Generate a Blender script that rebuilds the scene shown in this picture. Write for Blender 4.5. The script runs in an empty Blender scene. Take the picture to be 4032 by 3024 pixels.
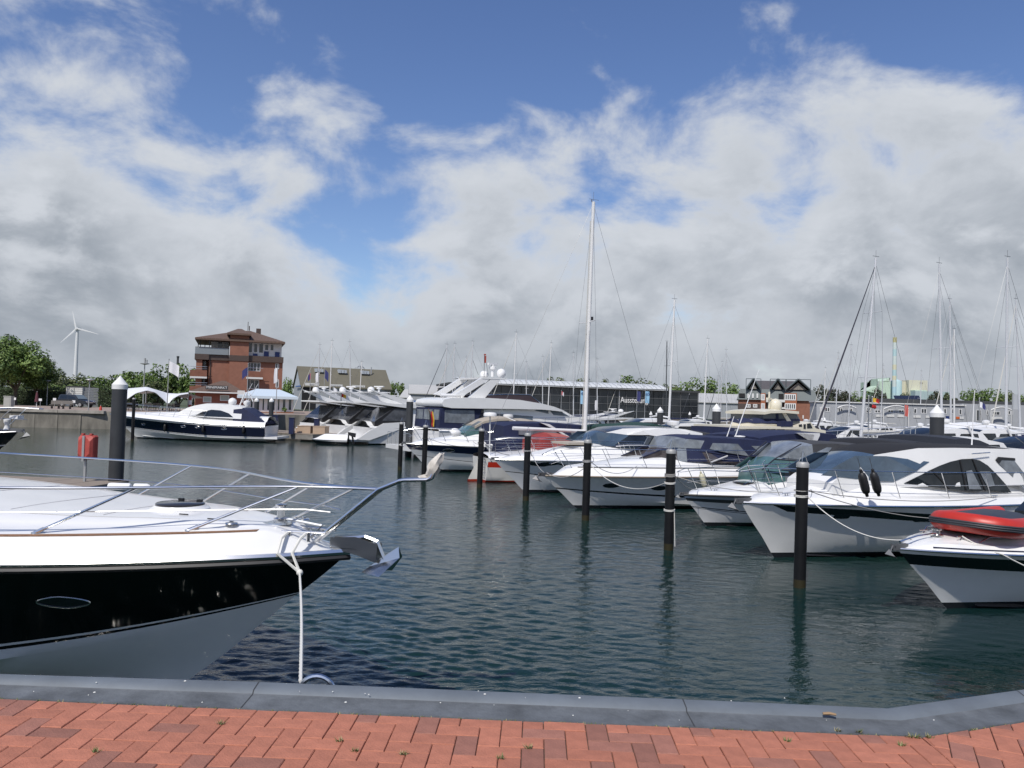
import bpy, bmesh, math, random
from mathutils import Vector, Matrix
random.seed(7)
R = math.radians
scene = bpy.context.scene
C = scene.collection
# ------------------------------------------------------------------ camera
EYE = 3.4                      # eye above the water; the quay is at 1.85 m
FPX, CX, CY = 3028.0, 2016.0, 1512.0
CAMROT = Matrix.Rotation(R(90 + 1.78), 3, 'X') @ Matrix.Rotation(R(1.6), 3, 'Z')
cam = bpy.data.cameras.new('camera'); camo = bpy.data.objects.new('camera', cam); C.objects.link(camo)
cam.sensor_width = 36; cam.lens = 36 * FPX / 4032; cam.clip_start = 0.1; cam.clip_end = 12000
camo.location = (0, 0, EYE); camo.rotation_euler = CAMROT.to_euler()
scene.camera = camo
def ray(px, py): return CAMROT @ Vector(((px - CX) / FPX, -(py - CY) / FPX, -1))
def at(px, py, Y):
    d = ray(px, py); return Vector((0, 0, EYE)) + d * (Y / d.y)
def onz(px, py, z):
    d = ray(px, py); return Vector((0, 0, EYE)) + d * ((z - EYE) / d.z)
def atx(px, Y, z):             # ground spot at distance Y, height z, whose column is px
    py = CY
    for _ in range(6):
        p = at(px, py, Y); py += (p.z - z) * FPX / Y
    return at(px, py, Y)
# ------------------------------------------------------------------ sky and sun
SUN_EL, SUN_AZ = R(53), Vector((-0.38, -0.925, 0)).normalized()
SUNV = Vector((SUN_AZ.x * math.cos(SUN_EL), SUN_AZ.y * math.cos(SUN_EL), math.sin(SUN_EL)))
scene.view_settings.view_transform = 'Standard'; scene.view_settings.look = 'None'
scene.view_settings.exposure = 0.0; scene.view_settings.gamma = 1.0
world = bpy.data.worlds.new('World'); scene.world = world; world.use_nodes = True
def make_world():
    nt = world.node_tree; N = nt.nodes; Lk = nt.links; N.clear()
    def n(t, **k):
        o = N.new(t)
        for a, b in k.items(): setattr(o, a, b)
        return o
    def m(op, a, b=None, c=None, clamp=False):
        o = n('ShaderNodeMath', operation=op, use_clamp=clamp)
        for i, v in enumerate((a, b, c)):
            if v is None: continue
            if hasattr(v, 'type'): Lk.new(v, o.inputs[i])
            else: o.inputs[i].default_value = v
        return o.outputs[0]
    def mr(v, a, b, c=0.0, d=1.0):
        o = n('ShaderNodeMapRange', interpolation_type='SMOOTHSTEP'); Lk.new(v, o.inputs[0])
        for i, q in enumerate((a, b, c, d)): o.inputs[1 + i].default_value = q
        return o.outputs[0]
    def mix(f, a, b):
        o = n('ShaderNodeMix', data_type='RGBA'); ia = o.inputs
        for s, v in ((ia[0], f), (ia[6], a), (ia[7], b)):
            if hasattr(v, 'type'): Lk.new(v, s)
            else: s.default_value = v if not isinstance(v, tuple) else (*v, 1)
        return o.outputs[2]
    sky = n('ShaderNodeTexSky', sky_type='NISHITA', sun_disc=False)
    sky.sun_elevation = SUN_EL; sky.sun_rotation = math.atan2(SUN_AZ.x, SUN_AZ.y)
    sky.air_density = 1.0; sky.dust_density = 0.6; sky.ozone_density = 2.2
    tc = n('ShaderNodeTexCoord'); sp = n('ShaderNodeSeparateXYZ'); Lk.new(tc.outputs['Generated'], sp.inputs[0])
    X, Y, Z = sp.outputs
    cb = n('ShaderNodeCombineXYZ'); Lk.new(X, cb.inputs[0]); Lk.new(m('ADD', Y, CLOUD_SEED), cb.inputs[1]); Lk.new(m('MULTIPLY', m('MAXIMUM', Z, -0.02), 1.55), cb.inputs[2])
    def noise(vec, scale, det, rough, dist=0.0, lac=2.0):
        o = n('ShaderNodeTexNoise'); Lk.new(vec, o.inputs['Vector'])
        o.inputs['Scale'].default_value = scale; o.inputs['Detail'].default_value = det
        o.inputs['Roughness'].default_value = rough; o.inputs['Distortion'].default_value = dist; o.inputs['Lacunarity'].default_value = lac
        return o.outputs[0]
    def shift(vec, v):
        o = n('ShaderNodeVectorMath', operation='ADD'); Lk.new(vec, o.inputs[0]); o.inputs[1].default_value = v; return o.outputs[0]
    P = cb.outputs[0]
    def dens(vec):
        big = noise(vec, 2.7, 2, 0.5); mid = noise(vec, 7.0, 9, 0.58, 0.25)
        return m('ADD', m('MULTIPLY', big, 0.50), m('MULTIPLY', mid, 0.58))
    d0 = dens(P); d1 = dens(shift(P, (-.018, 0, 0.042)))
    low = mr(Z, 0.12, 0.44, 0.20, -0.135)                    # more cover towards the horizon
    d = m('ADD', d0, low)
    cover = mr(d, 0.51, 0.66)
    lit = mr(m('SUBTRACT', d0, d1), -0.07, 0.10)            # heaps are bright on top, grey below
    thick = mr(d, 0.59, 0.80)
    shade = m('MULTIPLY', thick, m('SUBTRACT', 1.0, m('MULTIPLY', lit, 1.0)))
    bright = (6.3, 6.65, 7.2); grey = (3.35, 3.75, 4.3)
    cl = mix(shade, bright, grey)
    hz = mr(Z, 0.0, 0.20, 0.5, 0.0)
    cl = mix(hz, cl, mix(mr(d0, .42, .62), (4.5, 4.85, 5.35), (2.85, 3.2, 3.65)))
    hs = n('ShaderNodeHueSaturation'); hs.inputs['Hue'].default_value = 0.512; hs.inputs['Saturation'].default_value = 1.14; hs.inputs['Value'].default_value = 1.27; Lk.new(sky.outputs[0], hs.inputs['Color'])
    col = mix(cover, hs.outputs[0], cl)
    bg = n('ShaderNodeBackground'); bg.inputs[1].default_value = 0.10; Lk.new(col, bg.inputs[0])
    out = n('ShaderNodeOutputWorld'); Lk.new(bg.outputs[0], out.inputs[0])
CLOUD_SEED = 2.4
make_world()
sl = bpy.data.lights.new('sun', 'SUN'); sl.energy = 3.9; sl.angle = R(0.55); sl.color = (1.0, 0.95, 0.88)
so = bpy.data.objects.new('sun', sl); C.objects.link(so); so.rotation_euler = SUNV.to_track_quat('Z', 'Y').to_euler()
# ------------------------------------------------------------------ materials
MATS = {}
def mat(name, col, rough=0.5, metal=0.0, var=0.0, vscale=4.0, bump=0.0, bscale=30.0, spec=0.5, coat=0.0, rnd=0.0, stretch=None, emit=None, antifoul=None, alpha=1.0, dirt=None):
    if name in MATS: return MATS[name]
    M = bpy.data.materials.new(name); M.use_nodes = True; MATS[name] = M
    nt = M.node_tree; N = nt.nodes; Lk = nt.links
    b = N['Principled BSDF']
    b.inputs['Base Color'].default_value = (*col, 1); b.inputs['Roughness'].default_value = rough
    b.inputs['Metallic'].default_value = metal; b.inputs['Specular IOR Level'].default_value = spec
    b.inputs['Coat Weight'].default_value = coat; b.inputs['Coat Roughness'].default_value = 0.04
    b.inputs['Alpha'].default_value = alpha
    tc = N.new('ShaderNodeTexCoord'); src = tc.outputs['Object']
    if stretch:
        mp = N.new('ShaderNodeMapping'); mp.inputs['Scale'].default_value = stretch; Lk.new(src, mp.inputs[0]); vec = mp.outputs[0]
    else: vec = src
    cur = None
    if var or dirt:
        no = N.new('ShaderNodeTexNoise'); no.inputs['Scale'].default_value = vscale; no.inputs['Detail'].default_value = 6; no.inputs['Roughness'].default_value = .62
        Lk.new(vec, no.inputs['Vector'])
        rp = N.new('ShaderNodeValToRGB'); Lk.new(no.outputs[0], rp.inputs[0])
        rp.color_ramp.elements[0].position = .3; rp.color_ramp.elements[1].position = .7
        lo = dirt if dirt else tuple(c * (1 - var) for c in col); hi = tuple(min(1, c * (1 + var)) for c in col)
        rp.color_ramp.elements[0].color = (*lo, 1); rp.color_ramp.elements[1].color = (*hi, 1)
        cur = rp.outputs[0]
    if rnd:
        oi = N.new('ShaderNodeObjectInfo'); mr = N.new('ShaderNodeMapRange'); Lk.new(oi.outputs['Random'], mr.inputs[0])
        mr.inputs[3].default_value = 1 - rnd; mr.inputs[4].default_value = 1 + rnd
        hs = N.new('ShaderNodeHueSaturation'); Lk.new(mr.outputs[0], hs.inputs['Value'])
        if cur: Lk.new(cur, hs.inputs['Color'])
        else: hs.inputs['Color'].default_value = (*col, 1)
        cur = hs.outputs[0]
    if antifoul is not None:   # bottom paint below the waterline, on the hull's own height
        z0, acol = antifoul
        sp = N.new('ShaderNodeSeparateXYZ'); Lk.new(src, sp.inputs[0])
        lt = N.new('ShaderNodeMath'); lt.operation = 'LESS_THAN'; lt.inputs[1].default_value = z0; Lk.new(sp.outputs[2], lt.inputs[0])
        mx = N.new('ShaderNodeMix'); mx.data_type = 'RGBA'; Lk.new(lt.outputs[0], mx.inputs[0])
        if cur: Lk.new(cur, mx.inputs[6])
        else: mx.inputs[6].default_value = (*col, 1)
        mx.inputs[7].default_value = (*acol, 1); cur = mx.outputs[2]
    if cur: Lk.new(cur, b.inputs['Base Color'])
    if bump:
        nb = N.new('ShaderNodeTexNoise'); nb.inputs['Scale'].default_value = bscale; nb.inputs['Detail'].default_value = 4; Lk.new(vec, nb.inputs['Vector'])
        bp = N.new('ShaderNodeBump'); bp.inputs['Strength'].default_value = bump; bp.inputs['Distance'].default_value = .02
        Lk.new(nb.outputs[0], bp.inputs['Height']); Lk.new(bp.outputs[0], b.inputs['Normal'])
    if emit:
        b.inputs['Emission Color'].default_value = (*emit, 1); b.inputs['Emission Strength'].default_value = 1
    return M
GEL = lambda: mat('white_gelcoat', (.75, .75, .735), .24, var=.03, vscale=1.5, coat=.3)
STEEL = lambda: mat('stainless_steel', (.70, .70, .69), .24, 1.0)
GLASS = lambda: mat('tinted_glass', (.012, .016, .02), .04, spec=.6, var=.4, vscale=2)
BLUEGLASS = lambda: mat('blue_tinted_glass', (.055, .085, .12), .05, spec=.9, var=.35, vscale=1.5)
VINYL = lambda: mat('clear_vinyl', (.17, .19, .21), .12, spec=.7, var=.5, vscale=1.6, bump=.12, bscale=5)
NAVY = lambda: mat('navy_canvas', (.011, .017, .055), .75, var=.25, vscale=3, bump=.25, bscale=6)
CHAR = lambda: mat('charcoal_canvas', (.045, .047, .052), .85, var=.2, vscale=3, bump=.25, bscale=6)
BLACK = lambda: mat('black_rubber', (.012, .012, .013), .5)
ROPE = lambda: mat('white_rope', (.62, .61, .57), .8, var=.2, vscale=60)
DROPE = lambda: mat('dark_rope', (.05, .05, .055), .8)
# ------------------------------------------------------------------ mesh helpers
def lerp(a, b, t): return a + (b - a) * t
def interp(pts, x):
    if x <= pts[0][0]: return pts[0][1]
    for (a, b), (c, d) in zip(pts, pts[1:]):
        if x <= c: return lerp(b, d, (x - a) / (c - a) if c > a else 0)
    return pts[-1][1]
def sstep(a, b, x):
    t = min(1, max(0, (x - a) / (b - a))); return t * t * (3 - 2 * t)
class MB:
    def __init__(s): s.v = []; s.f = []; s.m = []
    def add(s, vs, fs, mi=0):
        o = len(s.v); s.v += [tuple(v) for v in vs]; s.f += [tuple(i + o for i in f) for f in fs]
        s.m += [mi] * len(fs) if isinstance(mi, int) else list(mi); return s
    def box(s, c, d, rz=0.0, mi=0, M=None):
        x, y, z = d[0] / 2, d[1] / 2, d[2] / 2; cs, sn = math.cos(rz), math.sin(rz)
        vs = []
        for dx, dy, dz in ((-x,-y,-z),(x,-y,-z),(x,y,-z),(-x,y,-z),(-x,-y,z),(x,-y,z),(x,y,z),(-x,y,z)):
            v = Vector((c[0] + dx * cs - dy * sn, c[1] + dx * sn + dy * cs, c[2] + dz)); vs.append(M @ v if M else v)
        return s.add(vs, [(0,3,2,1),(4,5,6,7),(0,1,5,4),(1,2,6,5),(2,3,7,6),(3,0,4,7)], mi)
    def b2(s, x0, x1, y0, y1, z0, z1, mi=0): return s.box(((x0+x1)/2,(y0+y1)/2,(z0+z1)/2), (abs(x1-x0),abs(y1-y0),abs(z1-z0)), 0, mi)
    def tube(s, pts, r, n=6, closed=False, mi=0):
        pts = [Vector(p) for p in pts]; k = len(pts); vs = []; fs = []
        rr = r if isinstance(r, (list, tuple)) else [r] * k
        up = Vector((0, 0, 1)); prev = None
        for i, p in enumerate(pts):
            a = pts[(i - 1) % k] if (closed or i) else p; b = pts[(i + 1) % k] if (closed or i < k - 1) else p
            t = (b - a); t = t.normalized() if t.length > 1e-9 else Vector((0, 0, 1))
            if prev is None:
                u = t.cross(up)
                if u.length < .05: u = t.cross(Vector((1, 0, 0)))
            else: u = prev - t * prev.dot(t)
            u.normalize(); prev = u; w = t.cross(u)
            for j in range(n):
                g = 2 * math.pi * j / n; vs.append(p + (u * math.cos(g) + w * math.sin(g)) * rr[i])
        for i in range(k if closed else k - 1):
            for j in range(n):
                a = i * n + j; b = i * n + (j + 1) % n; c = ((i + 1) % k) * n
                fs.append((a, b, c + (j + 1) % n, c + j))
        if not closed: fs += [tuple(range(n - 1, -1, -1)), tuple((k - 1) * n + j for j in range(n))]
        return s.add(vs, fs, mi)
    def lathe(s, prof, n=16, c=(0, 0, 0), mi=0, axis='z'):   # prof [(r, z)]
        vs = []; fs = []; ms = []
        for r, z in prof:
            for j in range(n):
                g = 2 * math.pi * j / n; a, b = r * math.cos(g), r * math.sin(g)
                q = (a, b, z) if axis == 'z' else ((z, a, b) if axis == 'x' else (a, z, b))
                vs.append((c[0] + q[0], c[1] + q[1], c[2] + q[2]))
        for i in range(len(prof) - 1):
            for j in range(n):
                fs.append((i*n + j, i*n + (j+1) % n, (i+1)*n + (j+1) % n, (i+1)*n + j)); ms.append(mi if isinstance(mi, int) else mi[i])
        fs.append(tuple(range(n - 1, -1, -1))); ms.append(ms[0]); fs.append(tuple((len(prof)-1)*n + j for j in range(n))); ms.append(ms[-2])
        return s.add(vs, fs, ms)
    def loft(s, rows, mi=0, closed=False, caps=False):       # rows of points; mi int or per-row list
        n = len(rows[0]); vs = [p for r in rows for p in r]; fs = []; ms = []
        for i in range(len(rows) - 1):
            for j in range(n if closed else n - 1):
                fs.append((i*n + j, i*n + (j+1) % n, (i+1)*n + (j+1) % n, (i+1)*n + j)); ms.append(mi if isinstance(mi, int) else mi[i])
        if caps:
            fs.append(tuple(range(n - 1, -1, -1))); ms.append(ms[0]); fs.append(tuple((len(rows)-1)*n + j for j in range(n))); ms.append(ms[-1])
        return s.add(vs, fs, ms)
    def prism(s, poly, z0, z1, mi=0):
        n = len(poly); vs = [(x, y, z0) for x, y in poly] + [(x, y, z1) for x, y in poly]
        fs = [tuple(range(n - 1, -1, -1)), tuple(range(n, 2 * n))] + [(i, (i+1) % n, n + (i+1) % n, n + i) for i in range(n)]
        return s.add(vs, fs, mi)
    def sphere(s, c, r, nu=10, nv=6, mi=0, sc=(1, 1, 1)):
        prof = [(max(1e-4, r * math.sin(math.pi * i / nv)), -r * math.cos(math.pi * i / nv)) for i in range(nv + 1)]
        o = len(s.v); s.lathe(prof, nu, (0, 0, 0), mi)
        for i in range(o, len(s.v)):
            v = s.v[i]; s.v[i] = (v[0] * sc[0] + c[0], v[1] * sc[1] + c[1], v[2] * sc[2] + c[2])
        return s
    def mesh(s, name, mats, smooth=True, angle=40):
        me = bpy.data.meshes.new(name); me.from_pydata(s.v, [], s.f)
        for M in (mats if isinstance(mats, (list, tuple)) else [mats]): me.materials.append(M)
        me.polygons.foreach_set('material_index', s.m)
        bm = bmesh.new(); bm.from_mesh(me); bmesh.ops.remove_doubles(bm, verts=bm.verts, dist=1e-5)
        bmesh.ops.recalc_face_normals(bm, faces=bm.faces)
        if smooth:
            for f in bm.faces: f.smooth = True
            for e in bm.edges:
                if len(e.link_faces) == 2 and e.calc_face_angle(0) > R(angle): e.smooth = False
        bm.to_mesh(me); bm.free(); me.update(); return me
    def build(s, name, mats, parent=None, smooth=True, angle=40):
        o = bpy.data.objects.new(name, s.mesh(name, mats, smooth, angle)); C.objects.link(o)
        if parent: o.parent = parent
        return o
def tag(o, label, cat, group=None):
    o['label'] = label; o['category'] = cat
    if group: o['group'] = group
    return o
def struct(o, kind='structure'): o['kind'] = kind; return o
def thing(name, label, cat, loc=(0, 0, 0), rz=0.0, group=None):
    o = bpy.data.objects.new(name, None); C.objects.link(o); o.empty_display_size = .2
    o.location = loc; o.rotation_euler = (0, 0, rz); return tag(o, label, cat, group)
def copy_tree(o, parent=None):
    c = o.copy(); C.objects.link(c)
    if parent: c.parent = parent
    for ch in list(o.children): copy_tree(ch, c)
    return c
def inst(name, me, loc, rz=0, parent=None, scale=None):
    o = bpy.data.objects.new(name, me); C.objects.link(o); o.location = loc; o.rotation_euler = (0, 0, rz)
    if scale: o.scale = scale
    if parent: o.parent = parent
    return o
def text_part(name, body, size, m, parent, loc, rot, ext=.01, align='CENTER', cat=None):
    cu = bpy.data.curves.new(name, 'FONT'); cu.body = body; cu.size = size; cu.extrude = ext; cu.align_x = align; cu.align_y = 'CENTER'
    t = bpy.data.objects.new(name, cu); C.objects.link(t); bpy.context.view_layer.update()
    me = bpy.data.meshes.new_from_object(t); bpy.data.objects.remove(t); me.materials.clear(); me.materials.append(m)
    o = bpy.data.objects.new(name, me); C.objects.link(o); o.parent = parent; o.location = loc; o.rotation_euler = rot; return o
# ------------------------------------------------------------------ water, land, quays
def water_material():
    M = bpy.data.materials.new('harbour_water'); M.use_nodes = True; nt = M.node_tree; N = nt.nodes; Lk = nt.links
    b = N['Principled BSDF']; b.inputs['Roughness'].default_value = .06; b.inputs['IOR'].default_value = 1.33; b.inputs['Specular IOR Level'].default_value = .5
    tc = N.new('ShaderNodeTexCoord'); P = tc.outputs['Object']
    def noise(scale, det, rough, st=(1, 1, 1), dist=0., rz=0.):
        mp = N.new('ShaderNodeMapping'); mp.inputs['Scale'].default_value = st; mp.inputs['Rotation'].default_value = (0, 0, rz); Lk.new(P, mp.inputs[0])
        o = N.new('ShaderNodeTexNoise'); o.inputs['Scale'].default_value = scale; o.inputs['Detail'].default_value = det
        o.inputs['Roughness'].default_value = rough; o.inputs['Distortion'].default_value = dist; Lk.new(mp.outputs[0], o.inputs['Vector']); return o.outputs[0]
    def mth(op, a, bb):
        o = N.new('ShaderNodeMath'); o.operation = op
        for i, v in enumerate((a, bb)):
            if hasattr(v, 'type'): Lk.new(v, o.inputs[i])
            else: o.inputs[i].default_value = v
        return o.outputs[0]
    big = noise(.12, 3, .5)
    rp = N.new('ShaderNodeValToRGB'); Lk.new(big, rp.inputs[0])
    rp.color_ramp.elements[0].position = .35; rp.color_ramp.elements[0].color = (.005, .020, .020, 1)
    rp.color_ramp.elements[1].position = .68; rp.color_ramp.elements[1].color = (.009, .028, .023, 1)
    Lk.new(rp.outputs[0], b.inputs['Base Color'])
    a = noise(1.15, 3, .55, (.55, 1.25, 1), .5, R(-8)); c = noise(3.4, 4, .6, (.6, 1.3, 1), .4, R(10)); f = noise(10, 3, .6, (.7, 1.2, 1), .2, R(-14))
    rg = mth('SUBTRACT', .5, mth('ABSOLUTE', mth('SUBTRACT', c, .5), 0.0))      # crested ripples
    h = mth('ADD', mth('ADD', mth('MULTIPLY', a, .42), mth('MULTIPLY', rg, .42)), mth('MULTIPLY', f, .06))
    # the wind reaches the open basin; the corner behind the berthed boats lies in their lee
    sp = N.new('ShaderNodeSeparateXYZ'); Lk.new(P, sp.inputs[0])
    lee = N.new('ShaderNodeMapRange'); lee.interpolation_type = 'SMOOTHSTEP'
    Lk.new(mth('ADD', sp.outputs[0], mth('ADD', mth('MULTIPLY', sp.outputs[1], -.18), mth('MULTIPLY', noise(.5, 2, .5), 2.2))), lee.inputs[0])
    for i, q in enumerate((1.2, 4.6, 1.0, .5)): lee.inputs[1 + i].default_value = q
    bp = N.new('ShaderNodeBump'); bp.inputs['Distance'].default_value = .055
    Lk.new(lee.outputs[0], bp.inputs['Strength']); Lk.new(h, bp.inputs['Height']); Lk.new(bp.outputs[0], b.inputs['Normal'])
    return M
def water_surface():
    import numpy as np
    rs = np.random.RandomState(5); ys = [3.3]
    while ys[-1] < 120: ys.append(ys[-1] * 1.0048)
    ys = np.array(ys); nc = 620; f = np.linspace(-1, 1, nc); hw = ys * .78 + 1.2
    X = hw[:, None] * f[None, :]; Y = np.repeat(ys[:, None], nc, 1); Z = np.zeros_like(X); dy = (ys * .0048)[:, None]
    # gusts: slow variation of the ripple height; the corner behind the berthed boats lies in their lee
    gust = 1 + .35 * np.sin(.31 * X + .5 * np.sin(.23 * Y)) * np.sin(.27 * Y + 1.3) + .2 * np.sin(.9 * X - .4 * Y)
    edge = X - .16 * Y + .9 * np.sin(.7 * Y) + .5 * np.sin(1.9 * X)
    lee = 1 / (1 + np.exp(-(edge - 2.6) * 1.3)); lee = lee * (Y < 40)
    N = 64
    for i in range(N):
        lam = .085 * (7.0 ** ((i / (N - 1)) ** 1.3)) * rs.uniform(.9, 1.1); k = 2 * np.pi / lam; th = rs.normal(0, .55) + (.12 if lam < .5 else -.25)
        s_ = .050 * (1.0 if lam < .26 else .38); a = s_ / k
        fade = np.clip((lam / dy - 2.2) / 2.0, 0, 1)
        ph = k * (X * np.sin(th) + Y * np.cos(th)) + rs.uniform(0, 6.28) + .6 * np.sin(.8 * X + 1.1 * Y * .3 + i)
        w_ = np.sin(ph) + .22 * np.cos(2 * ph); calm = 1 - lee * (.86 if lam < .32 else (.55 if lam < .6 else .1))
        Z += a * w_ * fade * gust * calm
    bf = np.clip((1 - np.abs(f)) / .03, 0, 1)[None, :] * np.clip((ys[-1] - ys) / 15, 0, 1)[:, None] * np.clip((ys - ys[0]) / .2, 0, 1)[:, None]
    Z *= bf; nr = len(ys); V = np.stack([X, Y, Z], -1).reshape(-1, 3)
    idx = np.arange(nr * nc).reshape(nr, nc); F = np.stack([idx[:-1, :-1], idx[:-1, 1:], idx[1:, 1:], idx[1:, :-1]], -1).reshape(-1, 4)
    b0 = len(V); far = 420; ex = np.array([[-900, ys[0], 0], [-900, far, 0], [900, far, 0], [900, ys[0], 0], [-900, -60, 0], [900, -60, 0]], float); V = np.vstack([V, ex])
    left = list(idx[:, 0]); right = list(idx[:, -1]); farr = list(idx[-1, :]); near = list(idx[0, :])
    polys = [[b0] + left[::1] + [b0 + 1], [b0 + 1] + farr + [b0 + 2], [b0 + 2] + right[::-1] + [b0 + 3], [b0 + 4, b0 + 5, b0 + 3] + near[::-1] + [b0]]
    polys[0] = polys[0][::-1]; polys[1] = polys[1][::-1]
    me = bpy.data.meshes.new('water'); me.from_pydata(V.tolist(), [], F.tolist() + [[int(q) for q in p] for p in polys]); me.polygons.foreach_set('use_smooth', [True] * len(me.polygons)); me.materials.append(water_material()); me.update()
    o = bpy.data.objects.new('water', me); C.objects.link(o); return struct(o)
water_surface()
wb = MB(); wb.add([(-900, -60, -3.2), (900, -60, -3.2), (900, 400, -3.2), (-900, 400, -3.2)], [(0, 1, 2, 3)])
struct(wb.build('harbour_bed', mat('harbour_bed', (.03, .035, .03), .9), smooth=False))
QZ = 1.85
M_QWALL = mat('quay_concrete', (.20, .185, .155), .85, var=.35, vscale=.7, bump=.3, bscale=5, dirt=(.075, .07, .058), stretch=(1, 1, .35))
M_PAVE = mat('promenade_paving', (.30, .235, .19), .85, var=.12, vscale=.5)
M_GRASS = mat('far_ground', (.07, .09, .045), .95, var=.35, vscale=.02)
shore = [(-420, 80), (-44, 80), (-30, 82), (-27, 92), (-6, 98), (6, 150), (70, 150), (420, 150)]
def land():
    m = MB(); n = len(shore)
    top = [(x, y, QZ) for x, y in shore]; bot = [(x, y, -3) for x, y in shore]
    m.loft([top, bot])
    root = struct(m.build('quay_wall', M_QWALL, smooth=False))
    # concrete facing blocks of the quay wall on the left, each its own piece
    blk = MB(); blk.box((0, 0, 0), (2.36, .12, 1.5)); me = blk.mesh('wall_block', M_QWALL)
    for i in range(17): inst('wall_block', me, (-84.2 + 2.4 * i, 79.95 - .02 * (i % 3 == 0), .62), 0, root)
    capm = MB(); capm.box((0, 0, 0), (4.76, .5, .30)); cme = capm.mesh('coping_stone', mat('coping_stone', (.29, .27, .235), .85, var=.25, vscale=1.2))
    for i in range(9): inst('coping_stone', cme, (-83 + 4.8 * i, 80.02, QZ - .10), 0, root)
    far = 3500
    g = MB(); g.add([(x, y, QZ) for x, y in shore] + [(far, far, QZ), (-far, far, QZ)], [tuple(range(n)) + (n, n + 1)])
    struct(g.build('ground', M_GRASS, smooth=False))
    p = MB(); p.add([(x, y + .3, QZ + .004) for x, y in shore] + [(420, 172, QZ + .004), (60, 172, QZ + .004), (-20, 150, QZ + .004), (-60, 108, QZ + .004), (-420, 108, QZ + .004)], [tuple(range(n + 5))])
    struct(p.build('promenade', M_PAVE, smooth=False))
land()
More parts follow.
